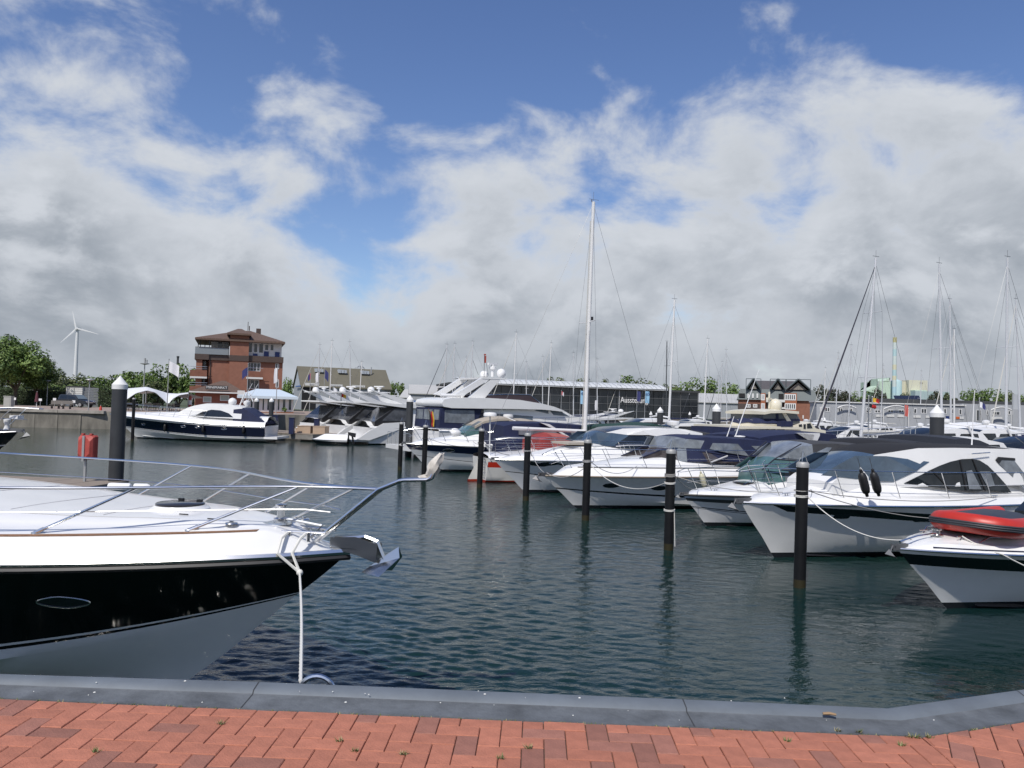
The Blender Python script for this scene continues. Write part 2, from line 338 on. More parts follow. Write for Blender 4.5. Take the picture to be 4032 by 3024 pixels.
# near quay: polyline of the outer edge and of the line where the bricks begin
OUT = [onz(x, y, QZ + .03) for x, y in ((0, 2650), (1000, 2680), (2800, 2754), (3490, 2785), (4032, 2710))]
INN = [onz(x, y, QZ) for x, y in ((0, 2749), (1000, 2793), (2800, 2867), (3640, 2900), (4032, 2840))]
def extend(l):
    a = l[0] + (l[0] - l[1]).normalized() * 9; b = l[-1] + (l[-1] - l[-2]).normalized() * 9
    return [a] + l + [b]
OUT = [Vector((p.x, p.y)) for p in extend(OUT)]; INN = [Vector((p.x, p.y)) for p in extend(INN)]
M_COPE = mat('coping_grey', (.125, .145, .165), .62, var=.20, vscale=2.2, bump=.12, bscale=14)
M_COPE2 = mat('coping_worn', (.095, .105, .115), .8, var=.38, vscale=5, bump=.25, bscale=40)
def near_quay():
    rows = []
    for o, i in zip(OUT, INN):
        d = (i - o); q = lambda f, z: (o.x + d.x * f, o.y + d.y * f, z)
        rows.append([q(0, -3), q(-.002, QZ + .005), q(.03, QZ + .028), q(.10, QZ + .034), q(.36, QZ + .022), q(.40, QZ + .008), q(.42, QZ + .004), q(.98, QZ + .001), q(1, QZ - .02), q(1, QZ - .3)])
    m = MB(); n = 10
    vs = [p for r in rows for p in r]; fs = []; ms = []
    for k in range(len(rows) - 1):
        for j in range(n - 1): fs.append((k*n + j, k*n + j + 1, (k+1)*n + j + 1, (k+1)*n + j)); ms.append(0 if j < 5 else 1)
    m.add(vs, fs, ms); struct(m.build('quay_coping', [M_COPE, M_COPE2], angle=60))
    cop = bpy.data.objects['quay_coping']
    for k in (-3.4, -1.32, .95, 2.9):       # joints between the coping lengths
        t = (k - OUT[1].x) / (OUT[4].x - OUT[1].x)
        if t < 0: o, i = OUT[0].lerp(OUT[1], 1 + t), INN[0].lerp(INN[1], 1 + t)
        else: o, i = Vector((k, interp([(p.x, p.y) for p in OUT], k))), Vector((k, interp([(p.x, p.y) for p in INN], k)))
        j = MB(); w = Vector((.003, 0)); q = lambda f, z: [(o.x + (i.x - o.x) * f - .003, o.y + (i.y - o.y) * f, z), (o.x + (i.x - o.x) * f + .003, o.y + (i.y - o.y) * f, z)]
        j.loft([q(.02, QZ + .026), q(.10, QZ + .0355), q(.36, QZ + .0235), q(.40, QZ + .0095), q(.42, QZ + .0055), q(.98, QZ + .0025)]); j.build('coping_joint', mat('joint_dark', (.035, .038, .042), .9), cop)
    sub = MB(); pl = [(p.x, p.y) for p in INN]
    sub.add([(x, y, QZ - .013) for x, y in pl] + [(16, -8, QZ - .013), (-16, -8, QZ - .013)], [tuple(range(len(pl) + 2))])
    root = struct(sub.build('brick_pavement', mat('joint_sand', (.10, .085, .065), .95, var=.4, vscale=20, bump=.5, bscale=80), smooth=False))
    # herringbone of clay pavers, cut along the coping
    M_BR = mat('clay_paver', (.40, .15, .092), .8, var=.16, vscale=11, bump=.25, bscale=90, rnd=.10)
    M_BR2 = mat('brown_clay_paver', (.29, .125, .088), .8, var=.15, vscale=11, bump=.25, bscale=90, rnd=.15)
    def side(p):   # distance behind the INN polyline (positive = quay side)
        best = 1e9; sg = 0
        for a, b in zip(INN, INN[1:]):
            ab = b - a; t = max(0, min(1, (p - a).dot(ab) / ab.length_squared)); q = a + ab * t
            dd = (p - q).length
            if dd < best: best = dd; nrm = Vector((ab.y, -ab.x)).normalized(); sg = 1 if (p - q).dot(nrm) >= 0 else -1
        return best * sg
    def clip(poly, a, b):
        nrm = Vector((b.y - a.y, a.x - b.x)).normalized(); out = []
        for i, p in enumerate(poly):
            q = poly[(i + 1) % len(poly)]; dp = (p - a).dot(nrm) - .004; dq = (q - a).dot(nrm) - .004
            if dp >= 0: out.append(p)
            if (dp >= 0) != (dq >= 0): out.append(p + (q - p) * (dp / (dp - dq)))
        return out
    def prism_mesh(poly, m):
        c = sum(poly, Vector((0, 0))) / len(poly); mb = MB(); rows = []
        for off, z in ((0, -.03), (0, -.004), (.0035, 0)):
            r = []
            for p in poly:
                d = p - c; l = d.length; r.append((p.x - d.x / l * off * 1.4, p.y - d.y / l * off * 1.4, z))
            rows.append(r)
        mb.loft(rows, 0, closed=True, caps=True); return mb.mesh('brick', m, smooth=False)
    W = .2; U = .1025
    full = {}
    rest = MB(); cnt = 0
    e1 = (INN[4] - INN[1]).normalized(); ang1 = math.atan2(e1.y, e1.x); e2 = (INN[5] - INN[4]).normalized(); ang2 = math.atan2(e2.y, e2.x)
    seam = INN[4]; seamdir = Vector((-.10, -1)).normalized(); sn = Vector((-seamdir.y, seamdir.x))
    jobs = []
    for (ang, org, right) in ((ang1, INN[1], False), (ang2 + R(45), INN[4], True)):
        cs, si = math.cos(ang), math.sin(ang)
        for gx in range(-75, 90):
            for gy in range(-75, 60):
                k = (gx - gy) % 4
                if k == 0: x0, y0, x1, y1 = gx, gy, gx + 2, gy + 1
                elif k == 3: x0, y0, x1, y1 = gx, gy, gx + 1, gy + 2
                else: continue
                g = .0016
                pl = [Vector((a * U, b * U)) for a, b in ((x0, y0), (x1, y0), (x1, y1), (x0, y1))]
                c0 = sum(pl, Vector((0, 0))) / 4
                pl = [p + Vector((g if p.x < c0.x else -g, g if p.y < c0.y else -g)) for p in pl]
                tr = lambda p: Vector((org.x + p.x * cs - p.y * si, org.y + p.x * si + p.y * cs))
                P = [tr(p) for p in pl]; c = tr(c0)
                if c.y < 2.2 or abs(c.x) > 5.2 or side(c) < -.14: continue
                onr = (c - seam).dot(sn) < 0
                # the two fields meet at a seam running back from the corner of the quay
                far = (c - seam).dot(sn)
                if right and far < -.13 or (not right and far > .13): continue
                cut = P
                if abs(far) < .16:
                    sg = 1 if right else -1; src = cut; cut = []
                    for i_, p in enumerate(src):
                        q = src[(i_ + 1) % len(src)]; dp = (p - seam).dot(sn) * sg - .0016; dq = (q - seam).dot(sn) * sg - .0016
                        if dp >= 0: cut.append(p)
                        if (dp >= 0) != (dq >= 0): cut.append(p + (q - p) * (dp / (dp - dq)))
                if abs(side(c)) < .14:
                    segs = [(INN[i], INN[i + 1]) for i in range(len(INN) - 1)]
                    for a, b in segs:
                        ab = b - a; t = (c - a).dot(ab) / ab.length_squared
                        if -.03 < t < 1.03 and len(cut) > 2: cut = clip(cut, a, b)
                if len(cut) < 3: continue
                ar = abs(sum(cut[i].x * cut[(i+1) % len(cut)].y - cut[(i+1) % len(cut)].x * cut[i].y for i in range(len(cut)))) / 2
                if ar < .0012: continue
                jobs.append((c.y, c, k, ang, cut, cut is P))
    def vis(c): return c.y > 3.05 and abs(c.x) < c.y * .69 + .1
    seen = sorted([j for j in jobs if vis(j[1])], key=lambda j: -j[0] if j[0] < 3.3 else -9); 
    ids = set(id(j) for j in seen[:300])
    for j in jobs:
        _, c, k, ang, cut, isfull = j
        m = M_BR2 if random.random() < .16 else M_BR
        z = QZ + random.uniform(-.003, .0015)
        if id(j) in ids:
            if isfull:
                key = (k, m.name)
                if key not in full:
                    h = [Vector((a, b)) for a, b in ((-U + .0016, -U/2 + .0016), (U - .0016, -U/2 + .0016), (U - .0016, U/2 - .0016), (-U + .0016, U/2 - .0016))]
                    full[key] = prism_mesh(h if k == 0 else [Vector((-p.y, p.x)) for p in h], m)
                inst('brick', full[key], (c.x, c.y, z), ang + random.uniform(-.006, .006), root)
            else:
                cc = sum(cut, Vector((0, 0))) / len(cut)
                inst('brick', prism_mesh([p - cc for p in cut], m), (cc.x, cc.y, z), 0, root)
        else: rest.prism([(p.x, p.y) for p in cut], QZ - .03, z, 0 if m is M_BR else 1)
    rest.build('outlying_bricks', [M_BR, M_BR2], root, smooth=False)['kind'] = 'stuff'
near_quay()
def quay_bits():
    # grass in the joints, droppings, a twig
    g = MB(); rng = random.Random(3)
    def tuft(p, n, h):
        for _ in range(n):
            a = rng.uniform(0, 6.28); l = rng.uniform(.5, 1) * h; q = p + Vector((rng.uniform(-.5, .5) * h, rng.uniform(-.3, .3) * h, 0))
            d = Vector((math.cos(a), math.sin(a), 0)); w = d.cross(Vector((0, 0, 1))) * .0022
            t = q + d * l * .8 + Vector((0, 0, l * .7)); g.add([q - w, q + w, t], [(0, 1, 2)], rng.choice((0, 0, 1)))
    for i in range(len(INN) - 1):
        a, b = INN[i], INN[i + 1]
        for _ in range(int((b - a).length * 26)):
            t = rng.random(); p = a.lerp(b, t)
            if abs(p.x) < 4: tuft(Vector((p.x, p.y - .004, QZ - .005)), rng.randint(2, 7), rng.uniform(.008, .02))
    for x, y in ((1340, 2918), (1590, 2970), (1400, 2958), (870, 2850), (380, 2960), (1970, 2985), (2080, 2945), (3100, 2920), (3550, 2935), (3660, 2905), (3610, 2905), (3580, 2903), (3300, 2880), (3380, 2885)):
        tuft(onz(x, y, QZ), 26, .03)
    struct(g.build('joint_grass', [mat('grass_blade', (.10, .13, .035), .8), mat('dry_grass_blade', (.34, .29, .15), .8)], smooth=False), 'stuff')
    d = MB()
    for _ in range(30):
        k = rng.random(); f = rng.uniform(.03, .95); o = OUT[1].lerp(OUT[3], k) if rng.random() < .7 else OUT[3].lerp(OUT[5], k); i_ = INN[1].lerp(INN[3], k) if rng.random() < .7 else INN[3].lerp(INN[5], k)
        c = o.lerp(i_, f); r = rng.choice((.002, .003, .004, .007))
        d.lathe([(r, 0), (r * .7, .002)], 7, (c.x, c.y, QZ + (.034 if f < .42 else .004) - f * .01 * (f < .42)))
    struct(d.build('bird_droppings', mat('dropping_white', (.7, .7, .66), .8), smooth=False), 'stuff')
    tw = MB(); a = onz(3240, 2810, QZ + .03); b = onz(3292, 2814, QZ + .03)
    tw.tube([a, a.lerp(b, .5) + Vector((0, .002, .003)), b], [.007, .008, .006], 6)
    tag(tw.build('twig', mat('dry_wood', (.30, .20, .11), .8)), 'short dry twig lying on the grey quay coping near the corner', 'twig')
    r = thing('mooring_ring', 'shiny steel mooring ring on the quay edge where the white rope ends', 'ring', at(1248, 2700, 4.33))
    m = MB(); m.tube([(.098 * math.cos(a), 0, .098 * math.sin(a)) for a in [2 * math.pi * i / 28 for i in range(28)]], .0145, 8, closed=True); o = m.build('ring', STEEL(), r); o.location.z = -.045
    m = MB(); m.box((0, .03, -.15), (.12, .02, .14)); m.build('bracket', STEEL(), r)
quay_bits()
# ------------------------------------------------------------------ mooring piles
M_PILE = mat('black_plastic_sleeve', (.008, .0085, .0095), .5, spec=.3, var=.3, vscale=2, antifoul=(.16, (.030, .026, .012)))
M_DOLPH = mat('grey_pile_sleeve', (.04, .043, .047), .55, spec=.35, var=.15, vscale=1.5)
M_CAPW = mat('white_pile_cap', (.74, .74, .72), .5, var=.06, vscale=5)
PILES = []
def pile(px, py, label, h=2.43, r=.118, lean=0.0, spike=True):
    p = onz(px, py, 0); t = thing('mooring_pile', label, 'pile', (p.x, p.y, 0), 0, 'black mooring piles of the berths'); t.rotation_euler.x = R(random.uniform(-.5, .5)); t.rotation_euler.y = R(random.uniform(-.7, .7))
    m = MB(); m.lathe([(r, -3), (r, h)], 20); m.build('shaft', M_PILE, t)
    m = MB(); m.lathe([(r * 1.06, h - .05), (r * 1.06, h + .02), (r * .9, h + .05), (.02, h + .055)], 20); m.build('cap', mat('dull_aluminium', (.36, .36, .35), .55, .3), t)
    if spike:
        m = MB(); 
        for a in (0, 2.1, 4.2): m.tube([(r * .8 * math.cos(a), r * .8 * math.sin(a), h + .05), (0, 0, h + .3)], .005, 4)
        m.build('bird_spike', STEEL(), t)
    m = MB(); m.tube([(r, 0, h * .72), (r + .06, 0, h * .74), (r + .08, 0, h * .77), (r + .06, 0, h * .80), (r + .03, 0, h * .79)], .008, 5); m.build('line_hook', STEEL(), t)
    PILES.append(p); return p
pile(3148, 2312, 'nearest black mooring pile in front of the hardtop cruiser')
pile(2632, 2165, 'second black mooring pile, right of the navy canvas cruiser bow')
pile(2305, 2048, 'third black mooring pile, directly below the tall white mast')
pile(2070, 1970, 'fourth black mooring pile, at the bow of the white coupe cruiser')
pile(1888, 1919, 'fifth black mooring pile, beside the red and white sailboat stern')
pile(1668, 1883, 'sixth black mooring pile, before the blue striped cruiser bow')
pile(1574, 1849, 'farthest black mooring pile of the row, at the flybridge yacht stern')
pile(521, 1736, 'thin black mooring pile before the bow of the navy hulled yacht', h=3.3, r=.12, spike=False)
def dolphin(px, tipy, wpx, label, base=None, r=.24, ztop=4.05):
    Y = 2 * r * FPX / wpx; p = at(px, tipy, Y); ztop = p.z
    t = thing('pontoon_pile', label, 'pile', (p.x, p.y, 0), 0, 'grey pontoon piles with white cone caps')
    m = MB(); m.lathe([(r, -3), (r, ztop - .42)], 24); m.build('shaft', M_DOLPH, t)
    m = MB(); m.lathe([(r * 1.05, ztop - .46), (r * 1.06, ztop - .30), (r * 1.0, ztop - .285), (.012, ztop)], 12); m.build('cone_cap', M_CAPW, t)
for a in ((474, 1480, 55, 'large grey pile with white cone cap behind the foreground yacht rail'),
          (1615, 1556, 27, 'grey pile with white cone cap beside the big flybridge yacht stern'),
          (2600, 1602, 23.5, 'grey white-capped pile left of the tallest white-capped pair'),
          (2822, 1589, 32.5, 'wide grey white-capped pile in front of the small masts'),
          (3690, 1594, 51, 'big grey white-capped pile behind the black fabric cruiser roof'),
          (1011, 1565, 17, 'left one of two grey white-capped piles before the white pavilion'),
          (1070, 1566, 17.5, 'right one of two grey white-capped piles before the white pavilion')): dolphin(*a)
for px, ty, wp, lb in ((2563, 1619, 11.5, 'small distant white-capped pile below the exhibition hall lettering'), (2716, 1621, 9.5, 'slim dark white-capped pile between the two big capped piles'),
                   (3247, 1643, 9.5, 'slim dark white-capped pile right of the trawler'), (2942, 1630, 13, 'distant white-capped pile behind the trawler dinghy')):
    dolphin(px, ty, wp, lb, r=.17)
# ------------------------------------------------------------------ boats
class Boat:
    """local axes: x forward (bow tip at x=0), y to port, z up from the waterline"""
    def __init__(s, name, label, cat, tip, heading, L, B, fb, fs, rake, group=None, stern=.95, full=2.3, t0=.35):
        s.h = Vector((heading[0], heading[1])).normalized(); s.p = Vector((-s.h.y, s.h.x)); s.tip = Vector((tip[0], tip[1]))
        s.L, s.B, s.fb, s.fs, s.rake, s.st, s.full, s.t0 = L, B, fb, fs, rake, stern, full, t0
        s.root = thing(name, label, cat, (tip[0], tip[1], 0), math.atan2(s.h.y, s.h.x), group)
        s.bw = .1; s.cam = .05; s.coach = lambda t, f: 0.0; s.ins = .05
    # -- measuring: where the line of sight through a picture point meets the plane y=y0 of the boat
    def S(s, px, py, y0):
        d = ray(px, py); o = Vector((0, 0, EYE)); o2 = Vector((o.x, o.y)) - s.tip; d2 = Vector((d.x, d.y))
        k = (y0 - o2.dot(s.p)) / d2.dot(s.p); q = o2 + d2 * k
        return (q.dot(s.h), EYE + d.z * k)
    def PL(s, pts, y0, off=(0, 0), sc=1.0): return [s.S(off[0] + x / sc, off[1] + y / sc, y0) for x, y in pts]
    def W(s, x, y, z): q = s.tip + s.h * x + s.p * y; return Vector((q.x, q.y, z))
    # -- hull lines; t = 0 stern .. 1 bow
    def stem(s, z): return -s.rake * max(0, (s.fb - z) / s.fb) ** 1.12
    def zs(s, t): return s.fs + (s.fb - s.fs) * t ** 1.8
    def ys(s, t):
        a = max(0, (t - s.t0) / (1 - s.t0)); b = max(0, 1 - t / .3)
        return s.B / 2 * (1 - a ** s.full) ** .92 * (1 - (1 - s.st) * b * b)
    def zc(s, t): return .10 + (.40 * s.fb) * max(0, (t - .4) / .6) ** 1.9
    def yc(s, t): a = max(0, (t - .2) / .8); return .9 * s.B / 2 * (1 - a ** 1.9) * (1 - (1 - s.st) * max(0, 1 - t / .3) ** 2)
    def xat(s, t, z1): return -s.L + t * (s.L + s.stem(z1))
    def hullpt(s, t, u, sgn=1):   # u<0 bottom (-1 keel .. 0 chine), 0..1 topsides
        if u < 0:
            f = 1 + u; zk = -.55; z1k, z1c = -.45, s.zc(1)
            z = lerp(zk, s.zc(t), f ** 1.15); z1 = lerp(z1k, z1c, f); y = s.yc(t) * f
        else:
            z = lerp(s.zc(t), s.zs(t), u); z1 = lerp(s.zc(1), s.fb, u)
            e = 1 + .9 * t; y = lerp(s.yc(t), s.ys(t), u ** e)
        return (s.xat(t, z1), sgn * y, z)
    def sheer(s, x):
        t = min(1, max(0, (x + s.L) / s.L)); return s.ys(t), s.zs(t)
    def hull(s, bands, mats, nt=28, bottom=0, name='hull', transom=0):
        """bands [(u_top, material index)] from the chine upwards"""
        us = [(-1, bottom), (-.66, bottom), (-.33, bottom)]; prev = 0
        for ut, mi in bands:
            k = max(1, int(round((ut - prev) / .22)))
            for i in range(k): us.append((prev + (ut - prev) * i / k, mi))
            prev = ut
        us.append((1.0, None)); ts = [1 - (1 - i / nt) ** 1.35 for i in range(nt + 1)]
        for sgn in (1, -1): pass
        m = MB()
        for sgn in (1, -1):
            rows = [[s.hullpt(t, u, sgn) for t in ts] for u, _ in us]
            m.loft(rows, [mi for _, mi in us[:-1]])
        a = [s.hullpt(0, u, 1) for u, _ in us]; b = [s.hullpt(0, u, -1) for u, _ in us]
        m.loft([[p, q] for p, q in zip(a, b)], transom)
        s.hullo = m.build(name, mats, s.root, angle=34)
        if nt >= 28 and len(mats) > 1 and s.L < 15:
            for sg in (1, -1):
                b = MB(); rows = []
                for i in range(20):
                    t = lerp(.3, .92, i / 19); p = Vector(s.hullpt(t, -.35, sg)); rows.append([p + Vector((0, -sg * .01, .025)), p + Vector((0, sg * .04, -.01)), p + Vector((0, -sg * .02, -.025))])
                b.loft(rows, 0, True, True); b.build('spray_rail', mats[0], s.root)
        return s.hullo
    def rub(s, r=.03, m=None, z=0.0):
        b = MB(); ts = [i / 30 for i in range(31)]
        b.tube([(s.xat(t, s.fb), s.ys(t), s.zs(t) + z) for t in ts] + [(s.xat(t, s.fb), -s.ys(t), s.zs(t) + z) for t in ts[-2::-1]], r, 6)
        b.build('rub_rail', m or STEEL(), s.root)
    def deckz(s, x, f):   # f = y / half width of deck, -1..1
        t = min(1, max(0, (x + s.L) / s.L)); ydk = max(0, s.ys(t) - s.ins)
        return s.zs(t) + s.bw * min(1, ydk * 3) + s.cam * (1 - f * f) * ydk + s.coach(t, f) * min(1, ydk * 2)
    def deck(s, m, nt=36, t1=1.0, name='deck', t_start=0.0, band=None):
        b = MB(); fr = [-1, -.94, -.88, -.8, -.72, -.64, -.55, -.4, -.2, 0, .2, .4, .55, .64, .72, .8, .88, .94, 1]; rows = []
        for i in range(nt + 1):
            t = t_start + (t1 - t_start) * (1 - (1 - i / nt) ** 1.3); x = -s.L + t * s.L; y = s.ys(t); yd = max(0, y - s.ins)
            r = [(x, -y, s.zs(t))] + [(x, f * yd, s.deckz(x, f)) for f in fr] + [(x, y, s.zs(t))]; rows.append(r)
        b.loft(rows); return b.build(name, m, s.root, angle=50)
    # -- superstructure pieces
    def slab(s, name, top, bot, w, m, tum=0.0, camber=.06, mats=None, segm=None, parent=None, zb=None, sidem=None):
        """top/bot [(x,z)] with equal counts; w(x) half width at the bottom; sides lean in by tum per metre"""
        b = MB(); fr = (-1, -.8, -.45, 0, .45, .8, 1); n = len(top); fs = []
        rows = []
        for (x, z), (xb, z0) in zip(top, bot):
            yt = max(.02, w(x) - tum * max(0, z - z0)); yb = max(.02, w(xb))
            r = [(xb, -yb, z0)] + [(x, f * yt, z + camber * (1 - f * f)) for f in fr] + [(xb, yb, z0)]
            rows.append(r)
        b.loft(rows, segm if segm else 0, closed=True, caps=True)
        if sidem is not None:
            nn = len(rows[0])
            for q in range(len(b.f)):
                if len(b.f[q]) > 4 or q % nn in (0, nn - 2, nn - 1): b.m[q] = sidem
        return b.build(name, mats or m, parent or s.root, angle=42)
    def panel(s, name, poly, yfun, m, off=.012, both=True, parent=None, thick=.03):
        """a window or insert following the side: poly [(x,z)]"""
        out = None
        for sg in ((1, -1) if both else (1,)):
            bm = bmesh.new()
            f = [bm.verts.new((x, sg * (yfun(x, z) + off), z)) for x, z in poly]; k = [bm.verts.new((x, sg * (yfun(x, z) + off - thick), z)) for x, z in poly]
            n = len(poly)
            try: bm.faces.new(f)
            except ValueError: pass
            for i in range(n): bm.faces.new((f[i], f[(i+1) % n], k[(i+1) % n], k[i]))
            bmesh.ops.triangulate(bm, faces=[q for q in bm.faces if len(q.verts) > 4]); bmesh.ops.recalc_face_normals(bm, faces=bm.faces)
            me = bpy.data.meshes.new(name); bm.to_mesh(me); bm.free(); me.materials.append(m)
            o = bpy.data.objects.new(name, me); C.objects.link(o); o.parent = parent or s.root; out = out or o
        return out
    def hully(s, x, z):   # half width of the topsides at (x, z), numerically
        best = None
        for _ in range(1):
            lo, hi = 0.0, 1.0
            t = min(1, max(0, (x + s.L) / s.L)); 
            for _ in range(4):
                u = (z - s.zc(t)) / max(.05, s.zs(t) - s.zc(t)); u = min(1, max(0, u))
                z1 = lerp(s.zc(1), s.fb, u); t = min(1, max(0, (x + s.L) / (s.L + s.stem(z1))))
        return abs(s.hullpt(t, u)[1])
    def port(s, px, py, wx, wz, m=None, y=None, frame=True):
        """oval portlight in the hull side seen at px,py"""
        y0 = y or s.B / 2 * .9
        for _ in range(4): x, z = s.S(px, py, y0); y0 = s.hully(x, z)
        poly = [(x + wx * math.cos(a), z + wz * math.sin(a)) for a in [2 * math.pi * i / 18 for i in range(18)]]
        o = s.panel('porthole', poly, s.hully, m or GLASS(), off=.012, both=True)
        if frame:
            for sg in (1, -1):
                b = MB(); b.tube([(a, sg * (s.hully(a, c) + .014), c) for a, c in poly], .012, 5, closed=True); b.build('porthole_frame', STEEL(), o)
        return x, z
    def rail(s, x0, x1, h, n, r=.014, lean=.35, ins=.1, pulpit=True, both=True, mid=True, xtip=None, htip=None, dip=.25, m=None, gate=None):
        """guard rail from x0 (aft) to x1 (bow): top tube, wire, leaning stanchions; the two sides meet at the pulpit"""
        m = m or STEEL(); N = 22; htip = htip if htip is not None else h
        def base(x, sg): y, z = s.sheer(x); y = max(.04, y - ins); return Vector((x, sg * y, s.deckz(x, min(1, y / max(.05, y + ins - s.ins)))))
        def topp(k, sg):
            x = lerp(x0, x1, k); b = base(min(x, -.12), sg); hh = lerp(h, htip, k) * (sstep(0, .12, k) if dip is None else 1)
            if xtip and k > .8: b.x += (xtip - x1) * ((k - .8) / .2) ** 2
            return Vector((b.x + lean * hh, b.y * (1 - .0 * k), b.z + hh))
        sides = (1, -1)
        rl = MB()
        a = [topp(i / N, 1) for i in range(N + 1)]; b2 = [topp(i / N, -1) for i in range(N + 1)]
        if pulpit: rl.tube(a + b2[::-1], r, 6)
        else: rl.tube(a, r, 6); rl.tube(b2, r, 6)
        for q in (a, b2):
            bb = base(x0, 1 if q is a else -1); rl.tube([bb, q[0]], r, 6)
        o = rl.build('guard_rail', m, s.root)
        if mid:
            wv = MB()
            for sg in sides: wv.tube([base(lerp(x0, min(x1, -.12), i / N), sg).lerp(topp(i / N, sg), .5) for i in range(N + 1)], r * .4, 4)
            wv.build('rail_wire', m, o)
        for i in range(1, n + 1):
            k = i / (n + .35)
            for sg in sides:
                st = MB(); st.tube([base(min(lerp(x0, x1, k), -.1), sg), topp(k, sg)], r * .85, 6); st.build('stanchion', m, o)
        return o
    def cleat(s, x, f, sz=.12, m=None):
        y, z = s.sheer(x); y *= f; b = MB(); zz = s.deckz(x, f)
        b.tube([(x - sz, y, zz + .05), (x + sz, y, zz + .05)], .012, 6); b.tube([(x - sz * .3, y, zz), (x - sz * .3, y, zz + .05)], .012, 6); b.tube([(x + sz * .3, y, zz), (x + sz * .3, y, zz + .05)], .012, 6)
        b.build('cleat', m or STEEL(), s.root)
    def anchor(s, sc=1.0, m=None):
        """plough anchor in its roller over the stem"""
        sc *= .8; m = m or mat('weathered_anchor', (.16, .165, .17), .55, .5); z = s.zs(1) + .02
        b = MB(); b.b2(-.35 * sc, .22 * sc, -.05 * sc, -.035 * sc, z - .04, z + .10 * sc); b.b2(-.35 * sc, .22 * sc, .035 * sc, .05 * sc, z - .04, z + .10 * sc)
        b.lathe([(.035 * sc, -.05 * sc), (.035 * sc, .05 * sc)], 8, (.16 * sc, 0, z + .02), axis='y'); r = b.build('anchor_roller', m, s.root)
        b = MB(); b.tube([(-.3 * sc, 0, z + .09 * sc), (.2 * sc, 0, z + .06 * sc), (.30 * sc, 0, z - .12 * sc)], .022 * sc, 6)
        for sg in (1, -1):
            b.add([(.34 * sc, 0, z - .02 * sc), (.50 * sc, 0, z - .14 * sc), (.30 * sc, sg * .15 * sc, z - .20 * sc), (.02 * sc, 0, z - .30 * sc), (.2 * sc, 0, z - .16 * sc)], [(0, 1, 2, 4), (4, 2, 3)])
        b.build('anchor', m, s.root, smooth=False)
def fender(p, label, l=.6, r=.11, m=None, tilt=0.0, rz=0.0, group=None):
    t = thing('fender', label, 'fender', p, rz, group); b = MB()
    b.lathe([(.02, l/2 + .08), (.035, l/2 + .07), (.04, l/2), (r * .8, l/2 - .04), (r, l/2 - .13), (r, -l/2 + .13), (r * .8, -l/2 + .04), (.04, -l/2), (.035, -l/2 - .06), (.02, -l/2 - .07)], 12)
    o = b.build('body', m or BLACK(), t); o.rotation_euler.y = tilt
    b = MB(); b.tube([(0, 0, l/2 + .05), (0, 0, l/2 + .35)], .008, 4); q = b.build('line', DROPE(), t); q.rotation_euler.y = tilt
    return t
def rope(pts, label, r=.012, sag=0.0, m=None, n=14, group='mooring lines', name='mooring_rope'):
    a = [Vector(p) for p in pts]; out = []
    for p, q in zip(a, a[1:]):
        for i in range(n): k = i / n; v = p.lerp(q, k); v.z -= sag * 4 * k * (1 - k); out.append(v)
    out.append(a[-1]); b = MB(); b.tube(out, r, 5); o = b.build(name, m or ROPE()); return tag(o, label, 'rope', group)
def hullmat(name, col, af=(.02, .02, .024), z0=.12, rough=.2): return mat(name, col, rough, var=.05, vscale=1.2, coat=.4, antifoul=(z0, af))
BH = (-.908, -.42)
